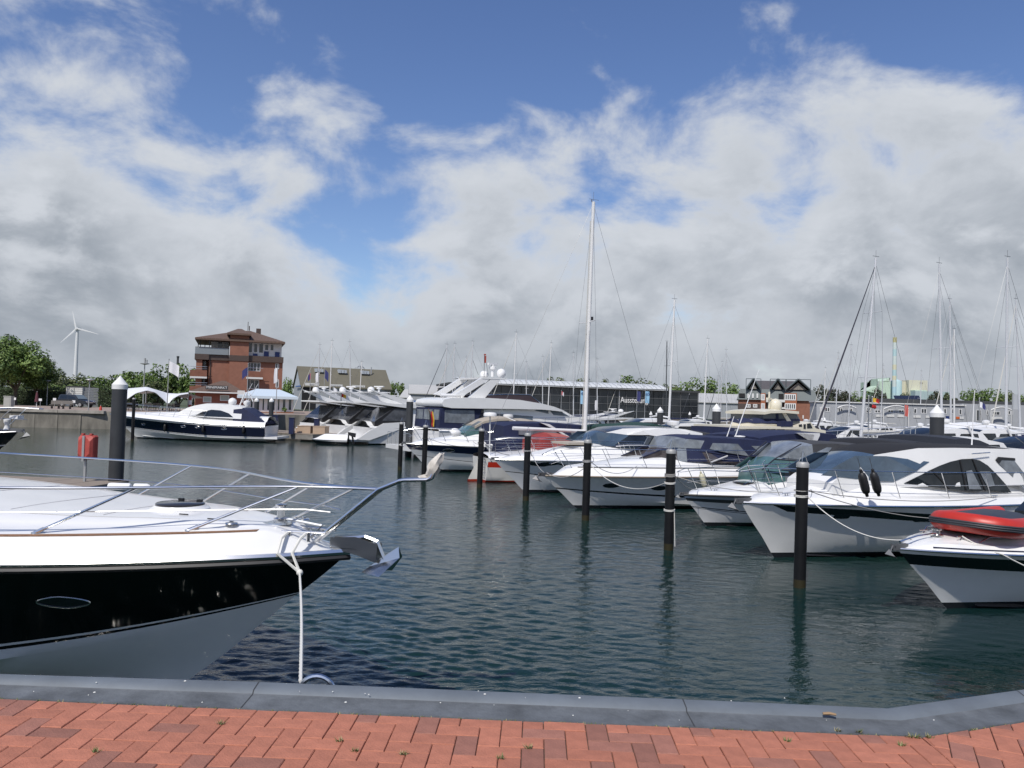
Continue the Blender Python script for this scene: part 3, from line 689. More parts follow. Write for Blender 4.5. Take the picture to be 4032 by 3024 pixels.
# ------------------------------------------------------------------ the foreground yacht with the black hull
def foreground_yacht():
    tip = at(1372, 2190, 8.2)
    B = Boat('motor_yacht', 'large motor yacht with glossy black hull and white foredeck in the foreground', 'yacht', (tip.x, tip.y), (.965, -.26), 15.5, 4.6, tip.z + .05, 1.60, 2.5, full=2.9, t0=.40)
    B.zc = lambda t: .15 + 1.12 * max(0, (t - .35) / .65) ** 2.6
    B.yc = lambda t: .88 * 2.3 * (1 - max(0, (t - .3) / .7) ** 2.0)
    black = mat('black_gelcoat', (.0035, .004, .005), .05, coat=0, spec=.26, antifoul=None)
    grey = mat('pearl_grey_hull', (.80, .80, .77), .3, var=.05, vscale=1.2, coat=.3, antifoul=(.03, (.02, .02, .024)))
    B.hull([(.10, 2), (.135, 1), (.16, 2), (.975, 1), (1.0, 1)], [GEL(), black, grey], nt=44, bottom=2)
    B.bw = .235; B.ins = .22; B.cam = .035
    def coach(t, f):
        h = .07 * sstep(.985, .86, t) + .16 * sstep(.86, .55, t)
        return h * sstep(.80, .62, abs(f)) + .03 * sstep(.97, .9, abs(f)) * sstep(.99, .9, t)
    B.coach = coach
    B.deck(GEL(), nt=60)
    B.rub(.034, STEEL()); 
    b = MB(); ts = [i / 40 for i in range(41)]
    b.tube([(B.xat(t, B.fb), B.ys(t) + .004, B.zs(t) - .062) for t in ts] + [(B.xat(t, B.fb), -B.ys(t) - .004, B.zs(t) - .062) for t in ts[-2::-1]], .03, 6); b.build('rubbing_strake', BLACK(), B.root)
    # teak toe strip along the deck edge
    teak = mat('teak', (.24, .13, .07), .6, var=.3, vscale=20, stretch=(.2, 3, 3))
    for sg in (1, -1):
        tk = MB(); rows = []
        for i in range(40):
            x = lerp(-9, -.85, i / 39); y, z = B.sheer(x); yd = y - B.ins; zz = B.deckz(x, 1) 
            rows.append([(x, sg * (yd + .005), zz + .0), (x, sg * (yd + .005), zz + .012), (x, sg * (yd - .05), zz + .016), (x, sg * (yd - .05), zz)])
        tk.loft(rows, 0, True, True); tk.build('teak_toe_rail', teak, B.root)
    # seam lines of the sunpad on the coachroof and along the side decks
    sm_ = mat('moulding_seam', (.42, .42, .42), .6)
    for x in (-5.9, -4.75, -3.6, -2.55):
        b = MB(); b.tube([(x + .02 * math.sin(5 * f), f * (B.sheer(x)[0] - B.ins), B.deckz(x, f) + .001) for f in [-.52 + .08 * i for i in range(14)]], .0045, 4); b.build('deck_seam', sm_, B.root)
    for f in (-.60, .60):
        b = MB(); b.tube([(x, f * (B.sheer(x)[0] - B.ins), B.deckz(x, f) + .001) for x in [-8 + .3 * i for i in range(22)]], .0045, 4); b.build('deck_seam', sm_, B.root)
    # rails: near and far side measured on their stanchion feet and heads
    st = STEEL()
    def deckpt(x, sg, ins=.30):
        y, _ = B.sheer(x); y = max(.05, y - ins); return Vector((x, sg * y, B.deckz(x, 1) + .02))
    def C0(px, py, y=0.0): x, z = B.S(px, py, y); return Vector((x, y, z))
    def onside(px, py, ins):      # local point of the near side seen at px, py
        y0 = 1.8
        for _ in range(6): x, z = B.S(px, py, -y0); y0 = max(.03, B.sheer(min(x, -.3))[0] - ins)
        return x
    JN = C0(1497, 1926)           # where both top rails meet the pulpit
    x0r = -9.5
    def rp(k, sg):
        x = lerp(x0r, JN.x, k); y, _ = B.sheer(min(-.35, x - .55)); y = max(0, y - .2) * (1 - .9 * sstep(.55, 1.0, k) ** 2.2)
        return Vector((x, sg * max(.035, y), lerp(2.47, JN.z, k ** 2)))
    N = 40; far = [rp(i / N, 1) for i in range(N + 1)]; near = [rp(i / N, -1) for i in range(N + 1)]
    m = MB(); m.tube(near, .015, 8); g = m.build('guard_rail', st, B.root)
    m = MB(); m.tube(far, .015, 8); g2 = m.build('guard_rail', st, B.root)
    feet = [onside(130, 2108, .28), onside(737, 2126, .28)]; gap = feet[1] - feet[0]; feet = [feet[0] - gap, feet[0], feet[1], min(feet[1] + gap * .5, JN.x - 1.25)]
    for sg, rail_, src in ((-1, g, near), (1, g2, far)):
        m = MB(); w = []
        for i in range(N + 1):
            k = i / N; tp = rp(k, sg); bp = deckpt(min(tp.x - .95, -.62), sg); w.append(bp.lerp(tp, .47))
        m.tube(w, .006, 5); m.build('rail_wire', st, rail_)
        for j, xb in enumerate(feet if sg > 0 else feet[:3]):
            k = (xb + .95 - x0r) / (JN.x - x0r); tp = rp(k, sg); bp = deckpt(xb, sg); m = MB(); m.tube([bp, tp], .0145, 8); so_ = m.build('stanchion', st, rail_)
            m = MB(); m.tube([bp, bp.lerp(tp, .09)], .022, 8); m.lathe([(.035, -.01), (.03, .012), (.01, .014)], 10, tuple(bp)); m.build('stanchion_socket', st, rail_)
    # pulpit: two legs rising to a horizontal step and the jack staff
    xp = onside(1238, 2112, .3); E1, E2, E3 = C0(1588, 1889), C0(1692, 1889), C0(1742, 1782)
    for sg in (-1, 1):
        m = MB(); m.tube([deckpt(xp, sg, .3), JN + Vector((0, sg * .05, 0)), E1 + Vector((-.03, sg * .03, -.01)), E1 + Vector((.03, sg * .03, 0)), E2 + Vector((-.02, sg * .03, 0)), E2 + Vector((.02, sg * .02, .02)), E2.lerp(E3, .3)], .021, 8); m.build('pulpit_leg', st, B.root)
    m = MB(); m.tube([E2, E3], .007, 6); m.build('flag_staff', st, B.root)
    fl = MB(); rows = []
    for i in range(9):
        k = i / 8; c = (E3 - Vector((.01, 0, .01))).lerp(E2, k * .86) + Vector((-.03 * k, 0, 0)); r = .028 + .026 * math.sin(math.pi * k); rows.append([c + Vector((r * math.cos(a) * (1 + .3 * math.sin(3 * a + 5 * k)), r * math.sin(a) * (1 + .25 * math.cos(4 * a - 6 * k)), .35 * r * math.sin(2 * a))) for a in [2 * math.pi * j / 10 for j in range(10)]])
    fl.loft(rows, 0, True, True)
    q = E2.lerp(E3, .35); fl.loft([[q + Vector((.03, .03, .06)), q + Vector((.06, .03, 0))], [q + Vector((-.03, .05, -.02)), q + Vector((0, .05, -.07))], [q + Vector((-.12, .04, -.05)), q + Vector((-.08, .06, -.09))], [q + Vector((-.19, .02, -.07)), q + Vector((-.17, .02, -.09))]])
    fl.build('furled_flag', mat('pale_flag_cloth', (.62, .58, .52), .85, var=.25, vscale=14), B.root)
    XC = onside(1172, 2118, .2)
    # mooring cleat on each bow, windlass, hatch, vents
    for sg in (-1, 1):
        m = MB(); x = XC; y, _ = B.sheer(x); y = sg * (y - .19); z = B.deckz(x, 1) + .0
        m.tube([(x - .28, y, z + .085), (x + .28, y - sg * .10, z + .085)], .013, 8)
        for q in (-.1, .1): m.tube([(x + q, y - sg * .035 - sg * q * .2, z - .01), (x + q, y - sg * .035 - sg * q * .2, z + .085)], .02, 8)
        m.build('mooring_cleat', st, B.root)
    hx, hy = onside(690, 2010, 9), .05; hz = B.deckz(hx, hy / B.sheer(hx)[0]); 
    m = MB(); m.lathe([(.33, -.03), (.32, .012), (.285, .03), (.275, .045)], 28, (hx, hy, hz)); h = m.build('deck_hatch', GEL(), B.root)
    m = MB(); m.lathe([(.262, .03), (.262, .062), (.25, .070), (.02, .074)], 28, (hx, hy, hz)); m.build('hatch_pane', mat('smoked_acrylic', (.03, .03, .034), .12), h)
    for dx in (-.12, .13):
        m = MB(); m.box((hx + dx, hy + .17, hz + .08), (.06, .035, .025)); m.build('hatch_hinge', BLACK(), h)
    wx = onside(1098, 2075, 9); wz = B.deckz(wx, 0)
    m = MB(); m.lathe([(.17, -.01), (.165, .012), (.02, .014)], 18, (wx - .05, 0, wz)); m.lathe([(.075, .0), (.075, .05), (.045, .06), (.035, .15), (.06, .185), (.06, .2), (.01, .21)], 16, (wx, 0, wz)); m.build('windlass', st, B.root)
    m = MB(); m.tube([(wx + .05, 0, wz + .05), (wx + .5, 0, wz + .0), (-.45, 0, B.deckz(-.45, 0) + .02)], .018, 6); m.build('anchor_chain', mat('galvanised_steel', (.42, .44, .46), .35, .9), B.root)
    for x, y in ((wx - .32, -.42), (wx + .05, .4)):
        m = MB(); f = y / max(.1, B.sheer(x)[0]); m.lathe([(.07, 0), (.06, .012), (.025, .014), (.025, .03), (.005, .032)], 14, (x, y, B.deckz(x, f))); m.build('deck_filler', st, B.root)
    for x, y in ((wx - 1.0, -.30), (wx - .6, -.36), (wx - .7, .35)):
        m = MB(); f = y / max(.1, B.sheer(x)[0]); m.box((x, y, B.deckz(x, f) + .004), (.11, .012, .01)); m.build('deck_drain', BLACK(), B.root)
    # anchor in the bow roller
    ga = mat('galvanised_steel', (.42, .44, .46), .35, .9); z = .10; AS = Vector((.76, .76, .76))
    b = MB()
    for sg in (1, -1): 
        b.loft([[(-.20, sg * .075, z - .10), (-.20, sg * .075, z + .05)], [(.18, sg * .075, z - .16), (.18, sg * .075, z + .08)], [(.50, sg * .075, z - .25), (.52, sg * .075, z + .0)]]); b.loft([[(-.20, sg * .06, z - .10), (-.20, sg * .06, z + .05)], [(.18, sg * .06, z - .16), (.18, sg * .06, z + .08)], [(.50, sg * .06, z - .25), (.52, sg * .06, z + .0)]])
    b.lathe([(.06, -.07), (.035, 0), (.06, .07)], 12, (.40, 0, z - .04), axis='y'); b.box((.0, 0, z - .09), (.4, .15, .012)); o = b.build('anchor_roller', st, B.root); o.scale = AS; o.location = (-.04, 0, B.zs(1) + .03)
    b = MB(); b.tube([(-.1, 0, z + .02), (.30, 0, z + .08), (.48, 0, z + .03), (.60, 0, z - .22), (.48, 0, z - .30)], .030, 6)
    for sg in (1, -1): b.add([(.50, sg * .02, z - .22), (.80, 0, z - .02), (.84, sg * .05, z - .16), (.62, sg * .22, z - .40), (.28, sg * .05, z - .40), (.40, sg * .03, z - .31)], [(0, 1, 2, 3, 5), (5, 3, 4)])
    o = b.build('anchor', mat('polished_anchor', (.6, .62, .64), .22, 1.0), B.root, smooth=False); o.scale = AS; o.location = (-.04, 0, B.zs(1) + .03)
    # portlight in the black topside, long and narrow
    y0 = 2.0
    for _ in range(5): x, zz = B.S(251, 2372, -y0); y0 = B.hully(x, zz)
    poly = [(x + .235 * math.cos(a), zz + .072 * math.sin(a) * (1 - .25 * abs(math.cos(a)))) for a in [2 * math.pi * i / 24 for i in range(24)]]
    o = B.panel('porthole', poly, B.hully, GLASS(), off=.006)
    for sg in (1, -1):
        b = MB(); b.tube([(a, sg * (B.hully(a, c) + .008), c) for a, c in poly], .008, 5, closed=True); b.build('porthole_frame', st, o)
    # spray rails on the bottom
    for u in (-.45,):
        for sg in (1, -1):
            b = MB(); rows = []
            for i in range(24):
                t = lerp(.25, .93, i / 23); p = Vector(B.hullpt(t, u, sg)); rows.append([p + Vector((0, -sg * .02, .035)), p + Vector((0, sg * .05, -.012)), p + Vector((0, -sg * .03, -.03))])
            b.loft(rows, 0, True, True); b.build('spray_rail', grey, B.root)
    # cabin aft, outside the frame
    w = lambda x: interp([(-14, 1.7), (-8, 1.55), (-6.4, .9)], x)
    B.slab('wheelhouse', [(-14, 2.5), (-12, 3.4), (-9.5, 3.5), (-7.6, 2.6), (-6.9, 2.3)], [(-14, 1.7), (-12, 1.7), (-9.5, 1.8), (-7.6, 1.9), (-6.9, 1.95)], w, GEL(), .15, .1)
    # mooring rope: bridle from the cleat to a knot, then down to the ring on the quay
    cz = B.deckz(XC, 1) + .08; y, _ = B.sheer(XC)
    a, c = B.W(XC - .1, -(y - .17), cz), B.W(XC + .1, -(y - .2), cz)
    ek = B.W(XC, -(y + .05), 1.6); kn = at(1180, 2255, ek.y); end = at(1184, 2684, 4.42)
    rp_ = MB()
    edge = lambda x: B.W(x, -(B.sheer(x)[0] + .02), B.zs(1) + .02)
    rp_.tube([a, a.lerp(edge(XC - .08), .5) + Vector((0, -.02, .05)), edge(XC - .06) + Vector((0, -.03, 0)), kn], .016, 6); rp_.tube([c, c.lerp(edge(XC + .08), .5) + Vector((0, -.02, .05)), edge(XC + .06) + Vector((0, -.03, 0)), kn], .016, 6)
    rp_.sphere(tuple(kn), .035); lay = [kn.lerp(end, i / 90) + Vector((.012 * math.sin(3.14 * i / 90), 0, -.02 * math.sin(3.14 * i / 90))) for i in range(91)]; rp_.tube(lay, [.0128 if i % 2 else .0098 for i in range(91)], 6)
    M = mat('laid_rope', (.66, .65, .60), .8, bump=.0)
    tag(rp_.build('mooring_rope', M), 'white mooring rope hanging from the foreground bow cleat to the quay ring', 'rope')
    return B
FY = foreground_yacht()
# ------------------------------------------------------------------ berthed cruisers on the right, nearest first
def berth(px, py, rake): 
    p = onz(px, py, 0); q = Vector((p.x, p.y)) + Vector(BH).normalized() * rake; return (q.x, q.y)
def tipz(B, px, py): return B.S(px, py, 0)[1]
def lin(*pts): return lambda x: interp(sorted(pts), x)
def swept(B, pts, y, r, name, m, both=True):
    for sg in ((1, -1) if both else (1,)):
        b = MB(); b.tube([(x, sg * (y(x, z) if callable(y) else y), z) for x, z in pts], r, 6); b.build(name, m, B.root)
def windows_arch(): pass
# ---- dinghy boat in the corner
def dinghy_boat():
    tip = berth(3747, 2394, 1.42)
    B = Boat('motor_cruiser', 'white cruiser with black band carrying a red dinghy on its foredeck', 'cruiser', tip, BH, 9.5, 3.1, 1.14, 1.0, 1.42, full=2.5)
    B.zc = lambda t: .16 + .36 * max(0, (t - .35) / .65) ** 1.6
    h = hullmat('silver_white_hull', (.76, .77, .76)); bk = mat('black_gelcoat_band', (.005, .006, .008), .1, coat=.5)
    B.hull([(.54, 0), (.87, 1), (1, 2)], [h, bk, GEL()])
    B.bw = .13; B.cam = .09; B.ins = .08; B.coach = lambda t, f: .20 * sstep(.96, .62, t) * sstep(.86, .55, abs(f))
    B.deck(GEL()); B.rub(.022)
    b = MB()
    for sg in (1, -1): b.tube([(x, sg * (B.sheer(x)[0] - .035), B.sheer(x)[1] + .065) for x in [-8 + i * .25 for i in range(31)]], .012, 5)
    b.build('pin_stripe', mat('navy_stripe', (.012, .016, .05), .3), B.root)
    B.anchor(.8); B.cleat(-1.15, .55); B.cleat(-1.15, -.55)
    m = MB(); z = B.deckz(-1.0, .0); m.lathe([(.11, 0), (.11, .03), (.07, .05), (.07, .11), (.1, .13), (.1, .15), (.02, .16)], 14, (-1.0, 0, z)); m.tube([(-.95, .02, z + .06), (-.45, .02, z + .03), (-.05, 0, B.zs(1) + .12)], .022, 6); m.build('windlass', STEEL(), B.root)
    for sg in (1, -1):    # low grab rails on the foredeck
        m = MB(); xs = [-1.55 - .3 * i for i in range(16)]
        f = .80; pts = [(x, sg * f * (B.sheer(x)[0] - B.ins), B.deckz(x, f) + .11) for x in xs]; pts = [(xs[0] + .2, sg * f * (B.sheer(xs[0] + .2)[0] - B.ins), B.deckz(xs[0] + .2, f))] + pts
        m.tube(pts, .014, 6); g = m.build('grab_rail', STEEL(), B.root)
        for x in (-2.4, -3.6, -4.8): m = MB(); y = sg * f * (B.sheer(x)[0] - B.ins); m.tube([(x, y, B.deckz(x, f) - .01), (x, y, B.deckz(x, f) + .11)], .011, 5); m.build('rail_post', STEEL(), g)
    m = MB(); z = B.deckz(-2.75, .1); m.box((-2.75, .25, z + .01), (.62, .62, .05)); m.build('deck_hatch', mat('smoked_acrylic', (.03, .03, .034), .12), B.root)
    # windscreen and cockpit outside the frame
    w = lin((-9, 1.3), (-5, 1.1), (-4.2, .7)); B.slab('windscreen', [(-7, 2.0), (-5.6, 2.0), (-4.6, 1.55)], [(-7, 1.3), (-5.6, 1.35), (-4.6, 1.4)], w, GLASS(), .2, .05)
    # red inflatable lying on the foredeck
    X0 = B.S(3775, 2050, .35)[0]; zb = B.deckz(X0 - 1, .2) - .07
    org = B.W(X0, .35, zb)
    t = thing('inflatable_dinghy', 'red and black inflatable dinghy lashed on the foredeck of the corner cruiser', 'dinghy', org, math.atan2(-B.h.y, -B.h.x) + R(8))
    red = mat('red_pvc', (.46, .03, .018), .42, var=.1, vscale=5); r = .175
    def path(sg): return [(0.16, sg * .22, .26), (.32, sg * .50, .235), (.6, sg * .60, .20), (1.0, sg * .60, .19), (2.6, sg * .60, .19), (2.75, sg * .6, .19)]
    m = MB(); pl = path(-1)[::-1] + path(1); rr = [.05, r] + [r] * (len(pl) - 4) + [r, .05]
    fine = []
    for a, b_ in zip(pl, pl[1:]):
        for i in range(4): fine.append(Vector(a).lerp(Vector(b_), i / 4))
    fine.append(Vector(pl[-1])); sm = [fine[0]] + [(fine[i-1] + fine[i] * 2 + fine[i+1]) / 4 for i in range(1, len(fine) - 1)] + [fine[-1]]
    m.tube(sm, [.05 if i in (0, len(sm) - 1) else (r * .9 if i in (1, len(sm) - 2) else r) for i in range(len(sm))], 14); m.build('side_tube', red, t)
    grey = mat('dark_grey_pvc', (.035, .038, .045), .6); m = MB()
    def outw(i):
        t_ = (sm[i + 1] - sm[i - 1]); o_ = Vector((t_.y, -t_.x, 0)).normalized(); c_ = Vector((1.2, 0, 0)); return o_ if (sm[i] - c_).dot(o_) > 0 else -o_
    for z in (-.035, 0, .035): m.tube([sm[i] + Vector((0, 0, z)) + outw(i) * (r - abs(z) * .12) for i in range(1, len(sm) - 1)], .021, 6)
    m.build('rubbing_strake', grey, t)
    m = MB(); rows = []
    for i in range(9):
        x = lerp(.12, 1.5, i / 8); hw = interp([(.1, .15), (.35, .42), (.6, .60), (3, .60)], x); rows.append([(x, -hw, .36 - .04 * (x > .4)), (x, -hw * .5, .40), (x, 0, .415), (x, hw * .5, .40), (x, hw, .36 - .04 * (x > .4))])
    m.loft(rows); rows2 = [[(a, b_, c - .02) for a, b_, c in r_] for r_ in rows]; m.loft(rows2); m.build('bow_cover', mat('navy_pvc_cover', (.03, .036, .05), .55, bump=.15, bscale=8), t)
    m = MB(); m.box((1.55, 0, .12), (2.3, .95, .04)); m.build('floor', grey, t); m = MB(); m.box((1.02, .60 - .02 + r, .13), (.28, .02, .085)); m.build('maker_plate', mat('light_grey_plate', (.42, .43, .44), .5), t)
    return B, t
B8, DINGHY = dinghy_boat()
# ---- hardtop cruiser with black fabric roof
def hardtop_cruiser():
    tip = berth(3058, 2194, 1.12); O7, s7 = (3000, 1650), 2.1434
    B = Boat('motor_cruiser', 'white hardtop cruiser with black fabric sunroof and black hull stripe', 'cruiser', tip, BH, 11.6, 3.7, 1.36, 1.3, 1.12, full=2.5, t0=.3)
    B.fb = tipz(B, 2912, 1978)
    h = hullmat('pearl_white_hull', (.76, .76, .74)); bk = mat('black_gelcoat_band', (.005, .006, .008), .1, coat=.5)
    B.zc = lambda t: .16 + .36 * max(0, (t - .35) / .65) ** 1.6
    B.hull([(.30, 0), (.62, 0), (.93, 0), (1, 2)], [h, bk, GEL()])
    yh = B.hully
    # stripe with recessed portlights
    up = B.PL([(-50, 765), (300, 788), (1000, 795), (1500, 812), (2212, 830)], 1.7, O7, s7); lo = B.PL([(-10, 815), (300, 838), (1000, 860), (1500, 885), (2212, 905)], 1.7, O7, s7)
    xs = [-1.0 - i * .35 for i in range(26)]; U = sorted(up); Lo = sorted(lo)
    poly = [(-.62, interp(U, -.7))] + [(x, interp(U, x)) for x in xs] + [(x, interp(Lo, x)) for x in xs[::-1]]
    st = B.panel('hull_stripe', poly, yh, bk, off=.006, thick=.012)
    for px, py in ((670, 818), (1340, 845)):
        y0 = 1.6
        for _ in range(4): x, z = B.S(O7[0] + px / s7, O7[1] + py / s7, y0); y0 = yh(x, z)
        q = [(x + .19 * math.copysign(abs(math.cos(a)) ** .4, math.cos(a)), z + .07 * math.copysign(abs(math.sin(a)) ** .5, math.sin(a))) for a in [2 * math.pi * i / 20 for i in range(20)]]
        B.panel('porthole', q, yh, GLASS(), off=.012, thick=.02)
    B.bw = .16; B.ins = .1; B.cam = .1; B.coach = lambda t, f: .30 * sstep(.95, .62, t) * sstep(.84, .5, abs(f))
    B.deck(GEL()); B.rub(.028, STEEL())
    # superstructure
    w = lin((-12, 1.45), (-9, 1.45), (-6.2, 1.40), (-4.6, 1.12), (-3.4, .75)); tum = .16
    Pc = lambda pts: B.PL(pts, .6, O7, s7)
    prof = Pc([(560, 540), (620, 490), (760, 400), (930, 300)]); roof = Pc([(1200, 238), (1450, 232), (1900, 240), (2212, 265)])
    top = prof + roof; top[0] = (top[0][0], top[0][1]); base = [(x, B.deckz(x, .55) - .12) for x, z in top]
    tail = top[-1]; top.append((tail[0] - 1.5, tail[1] - .1)); base.append((tail[0] - 1.5, 1.3))
    hs = B.slab('wheelhouse', top, base, w, None, tum, .05, mats=[GEL(), BLUEGLASS(), mat('black_roof_fabric', (.012, .012, .014), .9, bump=.2, bscale=5)], segm=[0, 1, 1, 2, 2, 2, 0, 0], sidem=0)
    yw = lambda x, z: w(x) - tum * max(0, z - (B.deckz(x, .55) - .12))
    q = B.PL([(640, 492), (720, 440), (800, 392), (940, 322), (1160, 322), (1428, 362), (1330, 440), (1180, 538), (1000, 530), (800, 505)], 1.15, O7, s7); B.panel('windscreen_side', q, yw, BLUEGLASS(), .014)
    arch = B.PL([(1310, 555), (1390, 500), (1480, 442), (1560, 398), (1640, 362), (1720, 340), (1790, 336), (1850, 350), (1910, 392), (1970, 462), (2030, 545), (2078, 618), (1990, 612), (1900, 600), (1850, 598), (1800, 612), (1700, 604), (1500, 580)], 1.35, O7, s7)
    g = B.panel('side_window', arch, yw, GLASS(), .012)
    for a_, b_ in (((1500, 440), (1600, 590)), ((1700, 345), (1715, 600)), ((1790, 340), (1860, 598))):
        q = B.PL([a_, b_], 1.35, O7, s7); swept(B, q, lambda x, z: yw(x, z) + .02, .022, 'window_mullion', BLACK())
    q = B.PL([(1730, 440), (1770, 430), (1830, 590), (1735, 590)], 1.35, O7, s7); B.panel('window_pane', q, yw, VINYL(), .018, thick=.006)
    q = B.PL([(1830, 440), (1920, 440), (1940, 560), (1880, 570)], 1.35, O7, s7); B.panel('window_pane', q, yw, VINYL(), .018, thick=.006)
    # aft quarter opening with its curtain
    q = B.PL([(2000, 370), (2030, 335), (2130, 345), (2212, 480), (2212, 620)], 1.35, O7, s7); B.panel('quarter_window', q, yw, VINYL(), .012)
    q = B.PL([(1985, 345), (2010, 320), (2140, 330), (2140, 350), (2030, 345), (2005, 372)], 1.35, O7, s7); B.panel('quarter_window_seal', q, yw, BLACK(), .022)
    # white roof edge beams over the windscreen and the sunroof
    b = MB(); x, z = B.S(3620, 1860, .4); b.tube([(-3.7, .2, B.deckz(-3.7, .2) + .12), (-4.9, .45, B.deckz(-4.9, .3) + .42)], .014, 5); b.tube([(-3.7, -.3, B.deckz(-3.7, .2) + .12), (-4.9, -.1, B.deckz(-4.9, .1) + .45)], .014, 5); b.build('windscreen_wiper', BLACK(), B.root)
    ra = B.S(O7[0] + 1770 / s7, O7[1] + 240 / s7, 0); b = MB(); b.tube([(ra[0], 0, ra[1]), (ra[0] - .1, 0, ra[1] + 1.6)], [.02, .008], 6); b.build('antenna', mat('white_paint', (.75, .75, .74), .4), B.root)
    q = B.PL([(1730, 290), (1880, 280), (1880, 295), (1730, 305)], 1.2, O7, s7); swept(B, q[:2], lambda x, z: yw(x, z) + .06, .015, 'roof_grab_rail', STEEL())
    B.rail(-9.4, -.35, .62, 6, r=.013, lean=.45, ins=.16, xtip=-.2, htip=.66)
    B.anchor(1.0); B.cleat(-1.0, .7); B.cleat(-6.6, .93)
    m = MB(); m.box((-2.5, 0, B.deckz(-2.5, 0) + .02), (.55, .55, .05)); m.build('deck_hatch', mat('smoked_acrylic', (.03, .03, .034), .12), B.root)
    return B
B7 = hardtop_cruiser()
# ---- small cruiser with charcoal canvas
def charcoal_cruiser():
    tip = berth(2793, 2071, 1.0); O6, s6 = (2500, 1600), 2.765; O7, s7 = (3000, 1650), 2.1434
    B = Boat('motor_cruiser', 'small white cruiser with charcoal canvas cover and blue double hull lines', 'cruiser', tip, BH, 9.4, 3.2, 1.15, 1.05, 1.0, full=2.5, t0=.3)
    B.fb = tipz(B, 2677, 1948); B.fs = min(B.fs, B.fb)
    h = hullmat('bright_white_hull', (.80, .80, .80)); bk = mat('navy_gelcoat_line', (.01, .012, .03), .15); gb = mat('grey_bow_band', (.05, .055, .06), .3)
    B.hull([(.16, 0), (.19, 1), (.23, 0), (.28, 1), (.62, 0), (.80, 2), (1, 3)], [h, bk, gb, mat('pale_blue_grey', (.40, .46, .54), .25)])
    B.bw = .12; B.ins = .07; B.cam = .1; B.coach = lambda t, f: .27 * sstep(.93, .55, t) * sstep(.84, .5, abs(f))
    B.deck(GEL()); B.rub(.03, BLACK())
    w = lin((-10, 1.35), (-6, 1.32), (-4.4, 1.15), (-3.2, .7)); tum = .18; yw = lambda x, z: w(x) - tum * max(0, z - B.deckz(x, .6) + .1)
    top = B.PL([(60, 440), (200, 348), (390, 212), (520, 203), (820, 222), (1015, 268), (1080, 330)], .7, O7, s7)
    base = [(x, B.deckz(x, .6) - .1) for x, z in top]
    B.slab('canopy', top, base, w, None, tum, .07, mats=[GEL(), mat('teal_tinted_glass', (.075, .145, .145), .06, spec=.8, var=.4, vscale=2), VINYL(), CHAR()], segm=[1, 2, 3, 3, 3, 3])
    low = B.PL([(205, 350), (420, 365), (700, 408), (570, 490), (380, 470), (90, 440)], 1.05, O7, s7); B.panel('windscreen_side', low, yw, mat('teal_tinted_glass', (.075, .145, .145), .06, spec=.8, var=.4, vscale=2), .012)
    q = B.PL([(235, 332), (405, 228), (600, 242), (515, 352), (380, 348)], 1.05, O7, s7); B.panel('canopy_window', q, yw, VINYL(), .012)
    q = B.PL([(650, 362), (690, 282), (822, 302), (800, 352), (745, 392)], 1.05, O7, s7); B.panel('canopy_window', q, yw, VINYL(), .012)
    for l in (((205, 348), (440, 362), (700, 410)), ((90, 440), (200, 350), (395, 214)), ((575, 488), (700, 410))):
        swept(B, B.PL(l, 1.05, O7, s7), lambda x, z: yw(x, z) + .015, .018, 'canopy_frame', mat('dark_frame', (.03, .03, .035), .4))
    B.rail(-7.6, -.3, .55, 5, r=.012, lean=.42, ins=.13, xtip=-.1, htip=.62)
    # twin-loop bow gate
    m = MB()
    for x in (-2.3, -1.85):
        y, _ = B.sheer(x); z = B.deckz(x, .9); m.tube([(x - .35, y - .18, z), (x + .1, y - .18, z + .85), (x - .15, y - .35, z + .92), (x - .5, y - .7, z + .85)], .016, 6)
    m.build('boarding_rail', STEEL(), B.root)
    B.anchor(.7); B.cleat(-.9, .7)
    for x, w_ in ((-2.2, .5), (-3.0, .42)): m = MB(); m.box((x, .15, B.deckz(x, .1) + .015), (w_, w_, .04)); m.build('deck_hatch', mat('smoked_acrylic', (.03, .03, .034), .12), B.root)
    return B
B6 = charcoal_cruiser()
